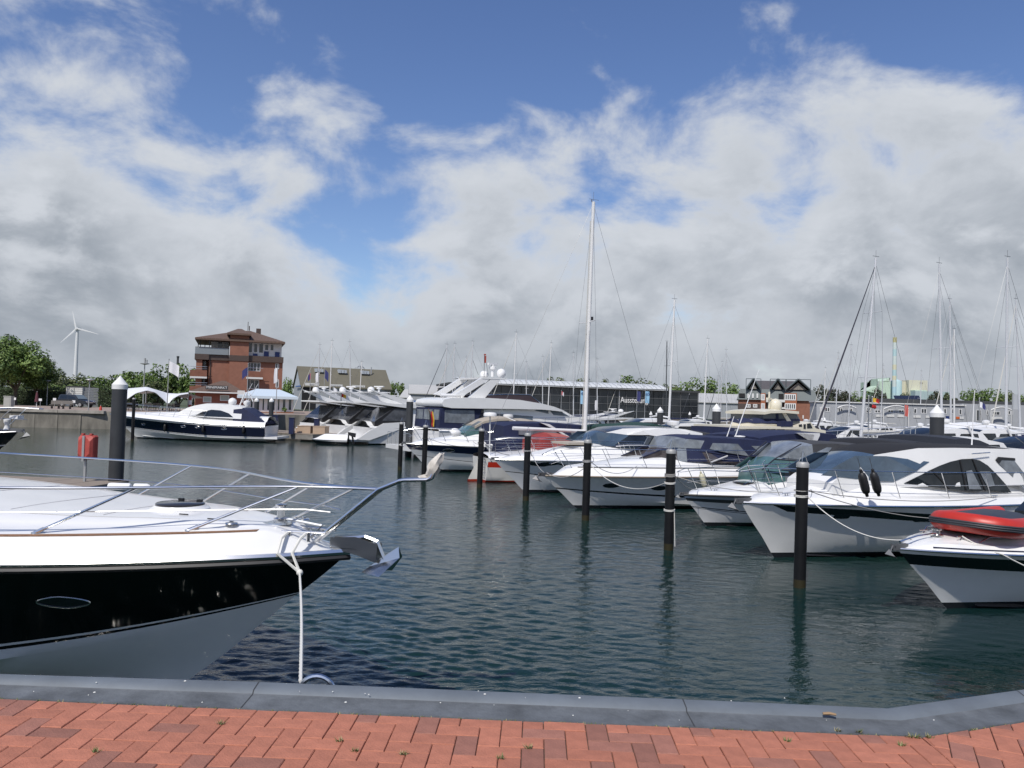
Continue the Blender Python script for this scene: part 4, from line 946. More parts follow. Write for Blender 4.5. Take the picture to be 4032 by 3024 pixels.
# ---- cruiser with the navy canvas
def navy_cruiser():
    tip = berth(2284, 2002, 1.45); O6, s6 = (2500, 1600), 2.765; O4, s4 = (1800, 1600), 2.458
    B = Boat('motor_cruiser', 'long white cruiser with navy canvas canopy and tinted wraparound windscreen', 'cruiser', tip, BH, 13.4, 3.9, 1.35, 1.2, 1.45, full=2.4, t0=.3)
    B.fb = tipz(B, 2101, 1873)
    h = hullmat('pale_grey_hull', (.72, .72, .71)); bk = mat('black_gelcoat_line', (.008, .008, .01), .15)
    B.hull([(.24, 0), (.31, 1), (1, 0)], [h, bk]); B.bw = .3; B.ins = .2; B.cam = .1; B.coach = lambda t, f: .28 * sstep(.95, .6, t) * sstep(.86, .5, abs(f))
    B.deck(GEL()); B.rub(.03, mat('tan_rub_rail', (.25, .2, .15), .5))
    b = MB()
    for sg in (1, -1): b.tube([(x, sg * (B.sheer(x)[0] - .19), B.sheer(x)[1] + .305) for x in [-11 + .3 * i for i in range(34)]], .014, 4)
    b.build('pin_stripe', bk, B.root)
    w = lin((-13, 1.6), (-9, 1.6), (-6.5, 1.45), (-5.0, 1.05), (-4.2, .6)); tum = .16
    zb = lambda x: B.deckz(x, .6) - .12
    yw = lambda x, z: w(x) - tum * max(0, z - zb(x))
    top = B.PL([(190, 582), (440, 480), (520, 352), (700, 332), (1100, 352), (1380, 375), (1600, 408), (1660, 500)], .8, O6, s6); base = [(x, zb(x)) for x, z in top]
    tg = mat('brown_tinted_glass', (.07, .06, .06), .06, spec=.7, var=.5, vscale=1.5)
    B.slab('canopy', top, base, w, None, tum, .06, mats=[GEL(), tg, VINYL(), NAVY()], segm=[1, 2, 3, 3, 3, 3, 3])
    q = B.PL([(200, 585), (440, 482), (800, 500), (1250, 572), (1345, 645), (840, 612), (420, 588)], 1.4, O6, s6); B.panel('windscreen_side', q, yw, tg, .014)
    q = B.PL([(470, 455), (530, 368), (660, 362), (805, 378), (762, 465), (600, 460)], 1.4, O6, s6); B.panel('canopy_window', q, yw, VINYL(), .014)
    q = B.PL([(848, 468), (882, 402), (1120, 408), (1222, 540), (1000, 505)], 1.4, O6, s6); B.panel('canopy_window', q, yw, VINYL(), .014)
    q = B.PL([(1258, 430), (1420, 432), (1600, 452), (1642, 560), (1505, 650), (1380, 545)], 1.4, O6, s6); B.panel('canopy_window', q, yw, VINYL(), .014)
    # white sweep-back arch with its red side light
    q = B.PL([(1280, 572), (1380, 580), (1500, 662), (1480, 700), (1420, 690), (1340, 640)], 1.4, O6, s6); B.panel('arch_base', q, yw, GEL(), .03); q = B.PL([(1436, 632), (1460, 632), (1460, 650), (1436, 650)], 1.4, O6, s6); B.panel('red_side_light', q, yw, mat('red_lens', (.25, .01, .01), .3), .045)
    swept(B, B.PL([(840, 612), (1000, 538)], 1.4, O6, s6), lambda x, z: yw(x, z) + .02, .03, 'screen_brace', mat('pale_brace', (.5, .5, .5), .4))
    swept(B, B.PL([(200, 582), (440, 480), (800, 498), (1250, 570), (1345, 643)], 1.4, O6, s6), lambda x, z: yw(x, z) + .018, .02, 'windscreen_frame', NAVY())
    p = B.PL([(1060, 350), (1215, 345), (1180, 372)], .6, O6, s6); b = MB(); xx, zz = p[0]; b.lathe([(.05, -.06), (.16, -.03), (.21, .02), (.2, .05), (.02, .07)], 14, (xx - .35, .6, zz + .05)); b.build('gps_mushroom', GEL(), B.root)
    b = MB(); a = B.S(2893, 1725, .3); c = B.S(2990, 1452, .3); b.tube([(a[0], .3, a[1]), (c[0], .3, c[1])], [.022, .008], 6); a = B.S(2862, 1720, -.3); c = B.S(2890, 1640, -.3); b.tube([(a[0], -.3, a[1]), (c[0], -.3, c[1])], [.02, .012], 6); b.build('antenna', mat('white_paint', (.75, .75, .74), .4), B.root)
    for px, py in ((2406, 1912), (2595, 1922)): B.port(px, py, .28, .085, frame=False)
    B.rail(-9.6, -.5, .62, 7, r=.013, lean=.55, ins=.22, xtip=-.3, htip=.62); B.anchor(1.05, mat('dull_anchor', (.12, .12, .125), .5, .6)); B.cleat(-1.3, .7)
    b = MB()
    b.tube([(x, y_, z_) for x, y_, z_ in ((-10.5, 1.68, 1.6), (-12.9, 1.62, 1.55))], .02, 6); b.build('side_rail', STEEL(), B.root)
    return B
B5 = navy_cruiser()
# ---- white coupe with dark roof
def coupe_cruiser():
    tip = berth(2080, 1939, 1.55); O5, s5 = (2200, 1350), 2.765
    B = Boat('motor_cruiser', 'sleek white coupe cruiser with dark glass roof and slanted hull window', 'cruiser', tip, BH, 12.4, 3.9, 1.5, 1.35, 1.55, full=2.4, t0=.3)
    B.fb = tipz(B, 1942, 1808)
    h = hullmat('light_grey_hull', (.72, .73, .74)); bk = mat('black_gelcoat_line', (.008, .008, .01), .15)
    B.hull([(.30, 0), (.34, 1), (1, 0)], [h, bk]); B.bw = .16; B.ins = .14; B.cam = .1; B.coach = lambda t, f: .42 * sstep(.95, .58, t) * sstep(.86, .5, abs(f))
    B.deck(GEL()); B.rub(.022)
    O4, s4 = (1800, 1600), 2.458
    q = B.PL([(760, 548), (1000, 552), (1380, 565), (1500, 572), (1200, 600), (900, 602), (830, 590)], 1.6, O4, s4); B.panel('hull_window', q, B.hully, GLASS(), .008, thick=.02)
    m = MB(); m.box((-3.9, 0, B.deckz(-3.9, 0) + .03), (1.9, 1.5, .09)); m.build('sunbathing_pad', mat('beige_cushion', (.40, .36, .30), .8), B.root)
    w = lin((-12, 1.6), (-8, 1.58), (-6, 1.4), (-4.6, .9)); tum = .22; zb = lambda x: B.deckz(x, .55) - .15; yw = lambda x, z: w(x) - tum * max(0, z - zb(x))
    top = B.PL([(340, 1082), (400, 1030), (480, 978), (640, 930), (900, 918), (1250, 934), (1430, 975)], .6, O5, s5); base = [(x, zb(x)) for x, z in top]
    dk = mat('dark_roof_panel', (.03, .036, .045), .25, coat=.3)
    B.slab('wheelhouse', top, base, w, None, tum, .06, mats=[GEL(), BLUEGLASS(), dk, GEL()], segm=[1, 1, 2, 2, 2, 3], sidem=0)
    q = B.PL([(640, 1146), (720, 1080), (812, 1012), (1000, 1008), (1200, 1045), (1320, 1080), (1300, 1165), (900, 1158)], 1.45, O5, s5); B.panel('side_window', q, yw, GLASS(), .014)
    q = B.PL([(960, 1020), (1140, 1030), (1130, 1110)], 1.45, O5, s5); B.panel('window_pane', q, yw, VINYL(), .02, thick=.006)
    q = B.PL([(345, 1084), (480, 980), (640, 985), (800, 1008), (720, 1076), (640, 1142), (500, 1110)], 1.3, O5, s5); B.panel('windscreen_side', q, yw, BLUEGLASS(), .010)
    q = B.PL([(805, 1006), (950, 955), (1100, 936), (1260, 932), (1432, 975), (1300, 1062), (1200, 1036), (1000, 1004)], 1.5, O5, s5); wg = B.panel('roof_wing', q, lambda x, z: yw(x, z) + .06, GEL(), .014, thick=.1)
    q = B.PL([(1262, 996), (1278, 996), (1278, 1010), (1262, 1010)], 1.5, O5, s5); B.panel('red_side_light', q, lambda x, z: yw(x, z) + .06, mat('red_lens', (.25, .01, .01), .3), .022)
    # model lettering on the wing
    x, z = B.S(2200 + 1310 / 2.765, 1350 + 1013 / 2.765, 1.5); text_part('wing_lettering', 'V40', .17, mat('dark_lettering', (.05, .05, .06), .4), B.root, (x, yw(x, z) + .085, z), (R(90), 0, R(180)), .004)
    q = B.PL([(640, 1146), (640, 1146)], 1.45, O5, s5)
    B.rail(-9.2, -.5, .60, 6, r=.013, lean=.5, ins=.16, xtip=-.35, htip=.7); B.cleat(-1.2, .7); B.anchor(.7)
    b = MB(); p = B.S(2650, 1668, .2); b.lathe([(.06, -.22), (.1, -.1), (.27, -.06), (.29, .0), (.29, .08), (.2, .12), (.02, .13)], 16, (p[0], .2, p[1])); b.build('radar_dome', GEL(), B.root)
    return B
B4 = coupe_cruiser()
# ---- red and white sailboat, stern towards the camera, under the tall mast
def red_sailboat():
    p = onz(1905, 1893, 0); hd = Vector((.908, .42)).normalized(); L = 10.2; tip = Vector((p.x, p.y)) + hd * (L - .2)
    B = Boat('sailboat', 'white sailboat with red stripe and tall white mast, stern facing left', 'sailboat', (tip.x, tip.y), hd, L, 3.1, 1.35, 1.1, 1.3, stern=.62, full=2.0, t0=.25)
    h = hullmat('cream_white_hull', (.66, .65, .61), af=(.28, .03, .015), z0=.09); rd = mat('red_gelcoat', (.48, .035, .018), .25)
    B.zc = lambda t: .02 + .3 * abs(t - .4) ** 2; B.yc = lambda t: .72 * B.ys(t)
    B.hull([(.60, 0), (.84, 1), (1, 0)], [h, rd]); B.bw = .1; B.ins = .06; B.cam = .12; B.coach = lambda t, f: .34 * sstep(.85, .7, t) * sstep(.22, .32, t) * sstep(.72, .6, abs(f)); B.deck(GEL()); B.rub(.02)
    # rudder fin and boarding ladder on the transom
    m = MB(); m.loft([[(-L - .75, -.03, -.3), (-L - .1, -.03, -.3)], [(-L - .55, -.03, .15), (-L, -.03, .15)], [(-L - .12, -.03, .98), (-L + .02, -.03, .98)]]); m.loft([[(-L - .75, .03, -.3), (-L - .1, .03, -.3)], [(-L - .55, .03, .15), (-L, .03, .15)], [(-L - .12, .03, .98), (-L + .02, .03, .98)]]); m.build('rudder', h, B.root)
    m = MB(); yl = -.55
    for dy in (-.13, .13): m.tube([(-L - .06, yl + dy, 1.15), (-L - .09, yl + dy, .2)], .015, 5)
    for k in range(4): m.tube([(-L - .08, yl - .13, .32 + .24 * k), (-L - .08, yl + .13, .32 + .24 * k)], .014, 5)
    m.build('boarding_ladder', mat('dull_steel', (.3, .3, .3), .4, .8), B.root)
    # red sprayhood and cockpit tent
    w = lin((-9.3, .95), (-5.4, 1.15), (-4.4, .85)); rc = mat('red_canvas', (.26, .035, .03), .85, var=.25, vscale=3, bump=.3, bscale=5); pk = mat('faded_red_canvas', (.34, .09, .075), .85, var=.2, vscale=3, bump=.3, bscale=5)
    B.slab('sprayhood', [(-7.6, 1.95), (-7.0, 2.12), (-6.2, 2.08), (-5.4, 1.85), (-5.0, 1.55)], [(-7.6, 1.2), (-7.0, 1.2), (-6.2, 1.25), (-5.4, 1.3), (-5.0, 1.4)], w, None, .1, .16, mats=[rc, pk, mat('tan_canvas', (.34, .2, .15), .85)], segm=[0, 1, 1, 2])
    M_M = mat('white_mast', (.70, .70, .69), .35)
    q = B.S(2301, 1735, 0); t = B.S(2337, 795, 0); m = MB(); m.tube([(q[0], 0, 1.2), (t[0], 0, t[1])], [.105, .085], 10); m.build('mast', M_M, B.root)
    H = t[1]; X = q[0]; dx = (t[0] - X)
    m = MB(); m.tube([(X, 0, 2.35), (X - 3.9, 0, 2.45)], .085, 8); m.build('boom', M_M, B.root)
    for f in (.52,):
        for sg in (1, -1): m = MB(); z = 1.2 + (H - 1.2) * f; m.tube([(X + dx * f, 0, z), (X + dx * f - .1, sg * .8, z + .04)], .02, 5); m.build('spreader', M_M, B.root)
    wire = mat('rigging_wire', (.16, .165, .17), .4, .7)
    for a, b_, r in (((t[0], 0, H - .1), (-.15, 0, 1.45), .007), ((t[0], 0, H - .1), (-L + .1, 0, 1.3), .007)): m = MB(); m.tube([a, b_], r, 4); m.build('stay', wire, B.root)
    for sg in (1, -1):
        z = 1.2 + (H - 1.2) * .52; m = MB(); m.tube([(t[0], 0, H - .3), (X + dx * .52 - .1, sg * .8, z + .04), (X - .1, sg * 1.35, 1.3)], .006, 4); m.build('shroud', wire, B.root); m = MB(); m.tube([(X + dx * .52, 0, z), (X - .5, sg * 1.35, 1.3)], .006, 4); m.build('shroud', wire, B.root)
    m = MB(); m.tube([(t[0], 0, H), (t[0], 0, H + .5)], .008, 4); m.tube([(t[0] - .25, 0, H + .12), (t[0] + .3, 0, H + .12)], .008, 4); m.lathe([(.03, H), (.03, H + .1)], 6, (t[0] - .1, 0, 0)); m.build('masthead_gear', wire, B.root)
    z = 1.2 + (H - 1.2) * .53; m = MB(); m.lathe([(.07, 0), (.07, .16), (.01, .18)], 8, (X + dx * .53 + .16, 0, z)); m.build('steaming_light', BLACK(), B.root)
    m = MB(); m.tube([(X - .14, .03, 1.5), (X + dx - .14, .02, H * .93)], .022, 5); m.build('furled_mainsail', mat('sailcloth', (.5, .49, .45), .9), B.root)
    B.rail(-L + .3, -.5, .6, 5, r=.011, lean=.0, ins=.08, pulpit=True)
    m = MB(); m.tube([(-L + .15, -.7, 1.2), (-L + .1, -.75, 3.0)], .03, 6); m.lathe([(.3, 0), (.3, .1), (.25, .16), (.02, .18)], 14, (-L + .1, -.75, 3.0)); m.build('radar_pole', GEL(), B.root)
    return B
B3 = red_sailboat()
# ---- open cruiser with the navy hull stripe
def striped_cruiser():
    tip = berth(1702, 1856, 1.5); O3, s3 = (1500, 1350), 2.765
    B = Boat('motor_cruiser', 'white open cruiser with navy blue topside stripe and beige bimini', 'cruiser', tip, BH, 11.2, 3.6, 1.55, 1.3, 1.5, full=2.4, t0=.3)
    B.fb = tipz(B, 1597, 1746)
    h = hullmat('cool_white_hull', (.76, .77, .77)); nv = mat('navy_gelcoat', (.008, .012, .05), .12, coat=.5); bk = mat('black_gelcoat_line', (.008, .008, .01), .15)
    B.hull([(.22, 0), (.25, 2), (.62, 0), (1, 1)], [h, nv, bk]); B.bw = .2; B.ins = .16; B.cam = .12; B.coach = lambda t, f: .36 * sstep(.95, .58, t) * sstep(.86, .5, abs(f))
    B.deck(GEL()); B.rub(.025, GEL())
    w = lin((-11, 1.5), (-6.5, 1.42), (-5.2, 1.2), (-4.0, .7)); zb = lambda x: B.deckz(x, .55) - .1; tum = .15; yw = lambda x, z: w(x) - tum * max(0, z - zb(x))
    top = B.PL([(890, 985), (960, 915), (1060, 905), (1150, 920)], .4, O3, s3); base = [(x, zb(x)) for x, z in top]
    B.slab('windscreen', top, base, w, None, tum, .05, mats=[mat('teal_tinted_glass', (.075, .145, .145), .06, spec=.8, var=.4, vscale=2), GEL()], segm=[0, 0, 0])
    top = B.PL([(1010, 905), (1110, 850), (1230, 822), (1330, 818), (1400, 850)], .5, O3, s3); bot = [(x, z - .12) for x, z in top]
    B.slab('bimini_top', top, bot, w, mat('beige_canvas', (.36, .32, .26), .9, bump=.2, bscale=6), 0, .1)
    top = B.PL([(1390, 850), (1480, 838), (1600, 860), (1640, 880)], -.4, O3, s3); B.slab('cockpit_cover', top, [(x, z - .5) for x, z in top], w, mat('beige_canvas', (.36, .32, .26), .9), 0, .1)
    q = B.PL([(1020, 905), (1110, 855), (1205, 870), (1200, 945), (1080, 935)], 1.2, O3, s3); B.panel('canopy_window', q, yw, VINYL(), .012)
    q = B.PL([(1130, 990), (1240, 925), (1330, 930), (1290, 990)], 1.0, O3, s3); B.panel('windscreen_side', q, yw, mat('teal_tinted_glass', (.075, .145, .145), .06, spec=.8, var=.4, vscale=2), .012)
    b = MB(); p = B.S(1500 + 1385 / 2.765, 1350 + 800 / 2.765, 0); b.lathe([(.08, -.35), (.08, -.1), (.26, -.07), (.28, 0), (.26, .1), (.02, .13)], 16, (p[0], 0, p[1])); b.build('radar_dome', GEL(), B.root)
    q = B.PL([(1300, 820), (1360, 850), (1420, 910), (1480, 990)], .0, O3, s3); b = MB()
    for sg in (1, -1): b.tube([(x, sg * (1.0 + .15 * i), z) for i, (x, z) in enumerate(q)], .07, 6)
    b.tube([(q[0][0], 1.0, q[0][1]), (q[0][0], -1.0, q[0][1])], .07, 6); b.build('radar_arch', GEL(), B.root)
    B.port(1766, 1774, .28, .09); B.rail(-8.6, -.4, .62, 7, r=.014, lean=.5, ins=.14, xtip=-.2); B.anchor(.9); B.cleat(-1.3, .7)
    for x, y in ((-2.6, .4), (-2.9, -.6)):
        m = MB(); m.sphere((x, y, B.deckz(x, .3) + .15), .22, 10, 6, 0, (1.3, .8, .8)); m.build('deck_cushion', GEL(), B.root)
    return B
B2 = striped_cruiser()
# second white arch cruiser behind the sailboat
def arch_cruiser():
    O3, s3 = (1500, 1350), 2.765; p = atx(1985, 35.5, 0); tip = (p.x, p.y)
    return None
# ------------------------------------------------------------------ big flybridge yacht, stern to the left
WP = lambda: mat('white_paint', (.75, .75, .74), .4)
def flybridge_yacht():
    p = Vector((-5.75, 51.9, 0)); hd = Vector((.87, .49)).normalized(); L = 16.5; tip = Vector((p.x, p.y)) + hd * L; O, s = (1500, 1350), 2.765
    B = Boat('motor_yacht', 'big white flybridge yacht with navy aft enclosure and radar arch', 'yacht', (tip.x, tip.y), hd, L, 4.7, 2.35, 1.75, 2.2, stern=.98)
    B.hull([(1, 0)], [hullmat('yacht_white_hull', (.70, .70, .69))]); B.bw = .1; B.ins = .1; B.deck(GEL()); B.rub(.03)
    w = lin((-17.5, 2.1), (-9, 2.15), (-5, 1.7), (-2, .9)); yn = -2.1
    PL = lambda pts, y=yn: B.PL(pts, y, O, s)
    # aft enclosure of navy canvas
    top = PL([(655, 706), (760, 710), (860, 714), (1095, 720)]); bot = PL([(632, 930), (740, 930), (860, 930), (1040, 905)])
    B.slab('aft_enclosure', top, bot, w, NAVY(), .0, .0); yv = lambda x, z: w(x)
    B.panel('enclosure_window', PL([(690, 868), (695, 730), (1014, 736), (1018, 878)]), yv, VINYL(), .02); xa = top[0][0]; xb = bot[0][0]; za = top[0][1]; zb_ = bot[0][1]
    for y0, y1 in ((-1.9, -1.0), (-.8, .6), (.8, 1.9)):
        f = lambda k: lerp(xa, xb, k) - .02; b = MB(); b.add([(f(.1), y0, lerp(za, zb_, .1)), (f(.1), y1, lerp(za, zb_, .1)), (f(.6), y1, lerp(za, zb_, .6)), (f(.6), y0, lerp(za, zb_, .6)), (f(.1) + .03, y0, lerp(za, zb_, .1)), (f(.1) + .03, y1, lerp(za, zb_, .1)), (f(.6) + .03, y1, lerp(za, zb_, .6)), (f(.6) + .03, y0, lerp(za, zb_, .6))], [(0, 1, 2, 3), (7, 6, 5, 4), (0, 4, 5, 1), (1, 5, 6, 2), (2, 6, 7, 3), (3, 7, 4, 0)]); b.build('enclosure_window', VINYL(), B.root, smooth=False)
    # deckhouse
    top = PL([(1095, 722), (1560, 722), (1700, 712), (2000, 748), (2130, 822), (2300, 880)], -1.6); zb = [B.zs(max(0, min(1, (x + L) / L))) - .05 for x, z in top]
    B.slab('deckhouse', top, [(x, z) for (x, _), z in zip(top, zb)], w, GEL(), .12, .08); yd = lambda x, z: w(x) - .12 * max(0, z - B.zs(max(0, min(1, (x + L) / L))))
    for q in ([(1130, 842), (1190, 795), (1262, 770), (1660, 800), (1640, 880), (1400, 870)], [(1690, 740), (1712, 712), (1840, 722), (1840, 772)], [(1850, 730), (1990, 748), (2080, 800), (1900, 785)]): B.panel('saloon_window', PL(q), yd, BLUEGLASS(), .02)
    for k in range(6):
        x0, y0 = 1078 - 4 * k, 770 + 18 * k; B.panel('louvre', PL([(x0 + 4 * k * 0, y0), (1175 - 24 * k, y0), (1165 - 26 * k, y0 + 8), (x0, y0 + 8)]), yd, mat('dark_louvre', (.03, .03, .035), .5), .02)
    # flybridge overhang
    top = PL([(655, 650), (672, 618), (760, 598), (1150, 600), (1500, 622), (1740, 662), (1880, 695), (2000, 740)]); bot = PL([(655, 668), (668, 694), (760, 710), (1150, 716), (1500, 720), (1740, 726), (1880, 738), (2000, 752)])
    w2 = lin((-18, 2.0), (-16.6, 2.3), (-9, 2.35), (-6, 2.0), (-4, 1.3)); B.slab('flybridge', top, bot, w2, GEL(), .0, .02)
    yf = lambda x, z: w2(x) - .12
    q = PL([(1155, 602), (1155, 572), (1350, 560), (1610, 566), (1730, 660), (1500, 625)]); B.panel('flybridge_screen', q, yf, mat('purple_tinted_acrylic', (.055, .038, .045), .08), .02)
    swept(B, PL([(1155, 570), (1350, 560), (1610, 566), (1735, 662)]), lambda x, z: yf(x, z) + .02, .025, 'screen_rail', STEEL())
    # radar arch
    for sg in (1, -1):
        for pts in ([(800, 560), (1090, 378), (1200, 380), (890, 575)], [(945, 596), (1205, 384), (1300, 384), (1120, 602)]):
            q = PL(pts, -1.7); b = MB(); b.loft([[(x, sg * 1.6, z) for x, z in q], [(x, sg * 1.85, z) for x, z in q]], 0, True, True); b.build('arch_leg', GEL(), B.root, smooth=False)
    q = PL([(1088, 374), (1360, 388), (1360, 400), (1090, 392)], -1.7); b = MB(); b.loft([[(x, -1.87, z) for x, z in q], [(x, 1.87, z) for x, z in q]], 0, True, True); b.build('arch_top', GEL(), B.root, smooth=False)
    c = lambda px, py: B.S(O[0] + px / s, O[1] + py / s, 0)
    x, z = c(1165, 345); b = MB(); b.lathe([(.2, -.2), (.3, -.1), (.3, .1), (.2, .24), (.02, .3)], 14, (x, .6, z)); b.build('satellite_dome', GEL(), B.root)
    x, z = c(1265, 340); b = MB(); b.lathe([(.2, -.25), (.32, -.1), (.32, .12), (.22, .3), (.02, .38)], 14, (x, -.6, z)); b.build('satellite_dome', GEL(), B.root)
    x, z = c(1215, 300); b = MB(); b.lathe([(.12, -.45), (.12, .0), (.25, .1), (.25, .25), (.1, .3), (.1, .4)], 12, (x, 0, z)); b.box((x, 0, z + .45), (.9, .14, .13), .3); b.build('radar_scanner', GEL(), B.root)
    x, z = c(1125, 290); b = MB(); b.tube([(x, 0, z - .6), (x - .02, 0, z + 1.0)], .018, 5); b.tube([(x - .3, .3, z - .4), (x - .75, .3, z + .6)], .012, 4); b.tube([(x + .5, .3, z - .4), (x + .2, .3, z + .9)], .012, 4); b.build('antenna_mast', mat('dark_frame', (.03, .03, .035), .4), B.root)
    b = MB(); b.box((x + .06, 0, z + .72), (.14, .02, .5)); b.box((x + .02, 0, z + 1.05), (.16, .03, .1)); b.build('pennant', mat('red_orange_cloth', (.35, .06, .04), .8), B.root)
    q = PL([(650, 568), (880, 572)], -.6); b = MB(); b.tube([(q[0][0], -.6, q[0][1]), (q[1][0], -.6, q[1][1])], .11, 8); b.tube([(q[1][0], -.6, q[1][1] - .3), (q[1][0], -.6, q[1][1])], .13, 8); b.build('davit_crane', GEL(), B.root)
    # swim platform and stern rail
    m = MB(); m.b2(-L - 2.0, -L + .05, -2.1, 2.1, .45, .72); m.build('swim_platform', GEL(), B.root)
    m = MB()
    for y in (-2.0, -1.2, -.4, .4, 1.2, 2.0): m.tube([(-L - 1.9, y, .72), (-L - 1.9, y, 1.55)], .022, 6)
    m.tube([(-L - 1.9, -2.0, 1.55), (-L - 1.9, 2.0, 1.55)], .022, 6); m.build('stern_rail', STEEL(), B.root)
    m = MB(); m.tube([(-L - .1, -1.6, 1.8), (-L - .5, -1.6, 3.2)], .02, 6); m.build('flag_staff', mat('varnished_wood', (.2, .1, .05), .4), B.root)
    fl = MB()
    for k, mi in ((0, 0), (1, 1), (2, 2)):
        fl.loft([[(-L - .45 + .1 * k, -1.62, 3.05 - .0 * k), (-L - .37 + .1 * k, -1.6, 3.0)], [(-L - .40 + .1 * k, -1.55, 2.5), (-L - .30 + .1 * k, -1.68, 2.45)], [(-L - .38 + .1 * k, -1.68, 2.05), (-L - .28 + .1 * k, -1.6, 2.0)]], mi)
    o = fl.build('ensign', [mat('flag_black', (.02, .02, .02), .9), mat('flag_red', (.42, .02, .02), .9), mat('flag_gold', (.6, .38, .03), .9)], B.root)
    B.rail(-9.5, -.6, .75, 8, r=.02, lean=.1, ins=.1)
flybridge_yacht()
# ------------------------------------------------------------------ generic background boats, built from a few styles
def hull_simple(B, col='white', stripe=None, nt=16, rub=True):
    hm = hullmat('far_hull_' + col, {'white': (.68, .68, .67), 'navy': (.01, .014, .05), 'black': (.008, .008, .01), 'cream': (.62, .58, .46), 'grey': (.4, .41, .42)}[col])
    mats = [hm]; bands = [(1, 0)]
    if stripe: mats.append(mat('stripe_' + stripe, {'navy': (.01, .014, .05), 'black': (.008, .008, .01), 'red': (.4, .03, .02), 'blue': (.02, .08, .25), 'white': (.68, .68, .67)}[stripe], .2)); bands = [(.55, 0), (.85, 1), (1, 0)]
    B.hull(bands, mats, nt=nt); B.bw = .12; B.ins = .1; B.cam = .1; B.coach = lambda t, f: .3 * sstep(.93, .6, t) * sstep(.86, .5, abs(f)); B.deck(GEL(), nt=18)
def express(label, px, d, hd, L=10, col='white', stripe=None, canvas=None, arch=True, hard=False, group='motor boats moored farther back', rails=5, roofm=None, tipz_=None, h=1.0):
    p = atx(px, d, 0); B = Boat('motor_boat', label, 'motor boat', (p.x, p.y), hd, L, L * .31, .115 * L * h + .2, .10 * L * h + .15, .12 * L, group)
    hull_simple(B, col, stripe); L_ = L; zb = B.fs + .1; w = lin((-L, B.B * .42), (-.5 * L, B.B * .40), (-.33 * L, B.B * .22)); H = zb + 1.25 * h
    top = [(-.36 * L, zb + .35), (-.44 * L, zb + .8), (-.54 * L, H), (-.70 * L, H + .08), (-.86 * L, H - .12), (-.90 * L, H - .5)]; base = [(x, zb - .05) for x, z in top]
    cm = canvas or GEL(); seg = [1, 1, 2, 2, 2]
    B.slab('canopy' if canvas else 'wheelhouse', top, base, w, None, .14, .08, mats=[GEL(), GLASS(), roofm or cm], segm=seg, sidem=2 if canvas else 0)
    yw = lambda x, z: w(x) - .14 * max(0, z - zb + .05)
    for x0, x1 in ((-.66, -.53), (-.84, -.69)): B.panel('side_window', [(x0 * L, zb + .45), (x1 * L + .05 * L, zb + .5), (x1 * L, H - .22), (x0 * L + .015 * L, H - .2)], yw, VINYL() if canvas else GLASS(), .015)
    if arch:
        for sg in (1, -1): b = MB(); b.tube([(-.82 * L, sg * B.B * .42, zb), (-.74 * L, sg * B.B * .38, H + .25), (-.73 * L, 0, H + .38)], .07, 6); b.build('radar_arch', GEL(), B.root)
        b = MB(); b.lathe([(.2, 0), (.24, .05), (.24, .18), (.1, .24), (.01, .25)], 10, (-.73 * L, 0, H + .4)); b.build('radar_dome', GEL(), B.root)
    if rails: B.rail(-.6 * L, -.4, .55, rails, r=.016, lean=.4, ins=.12, mid=False)
    return B
SMOKE = lambda: mat('smoked_vinyl', (.07, .075, .085), .1, var=.4, vscale=2)
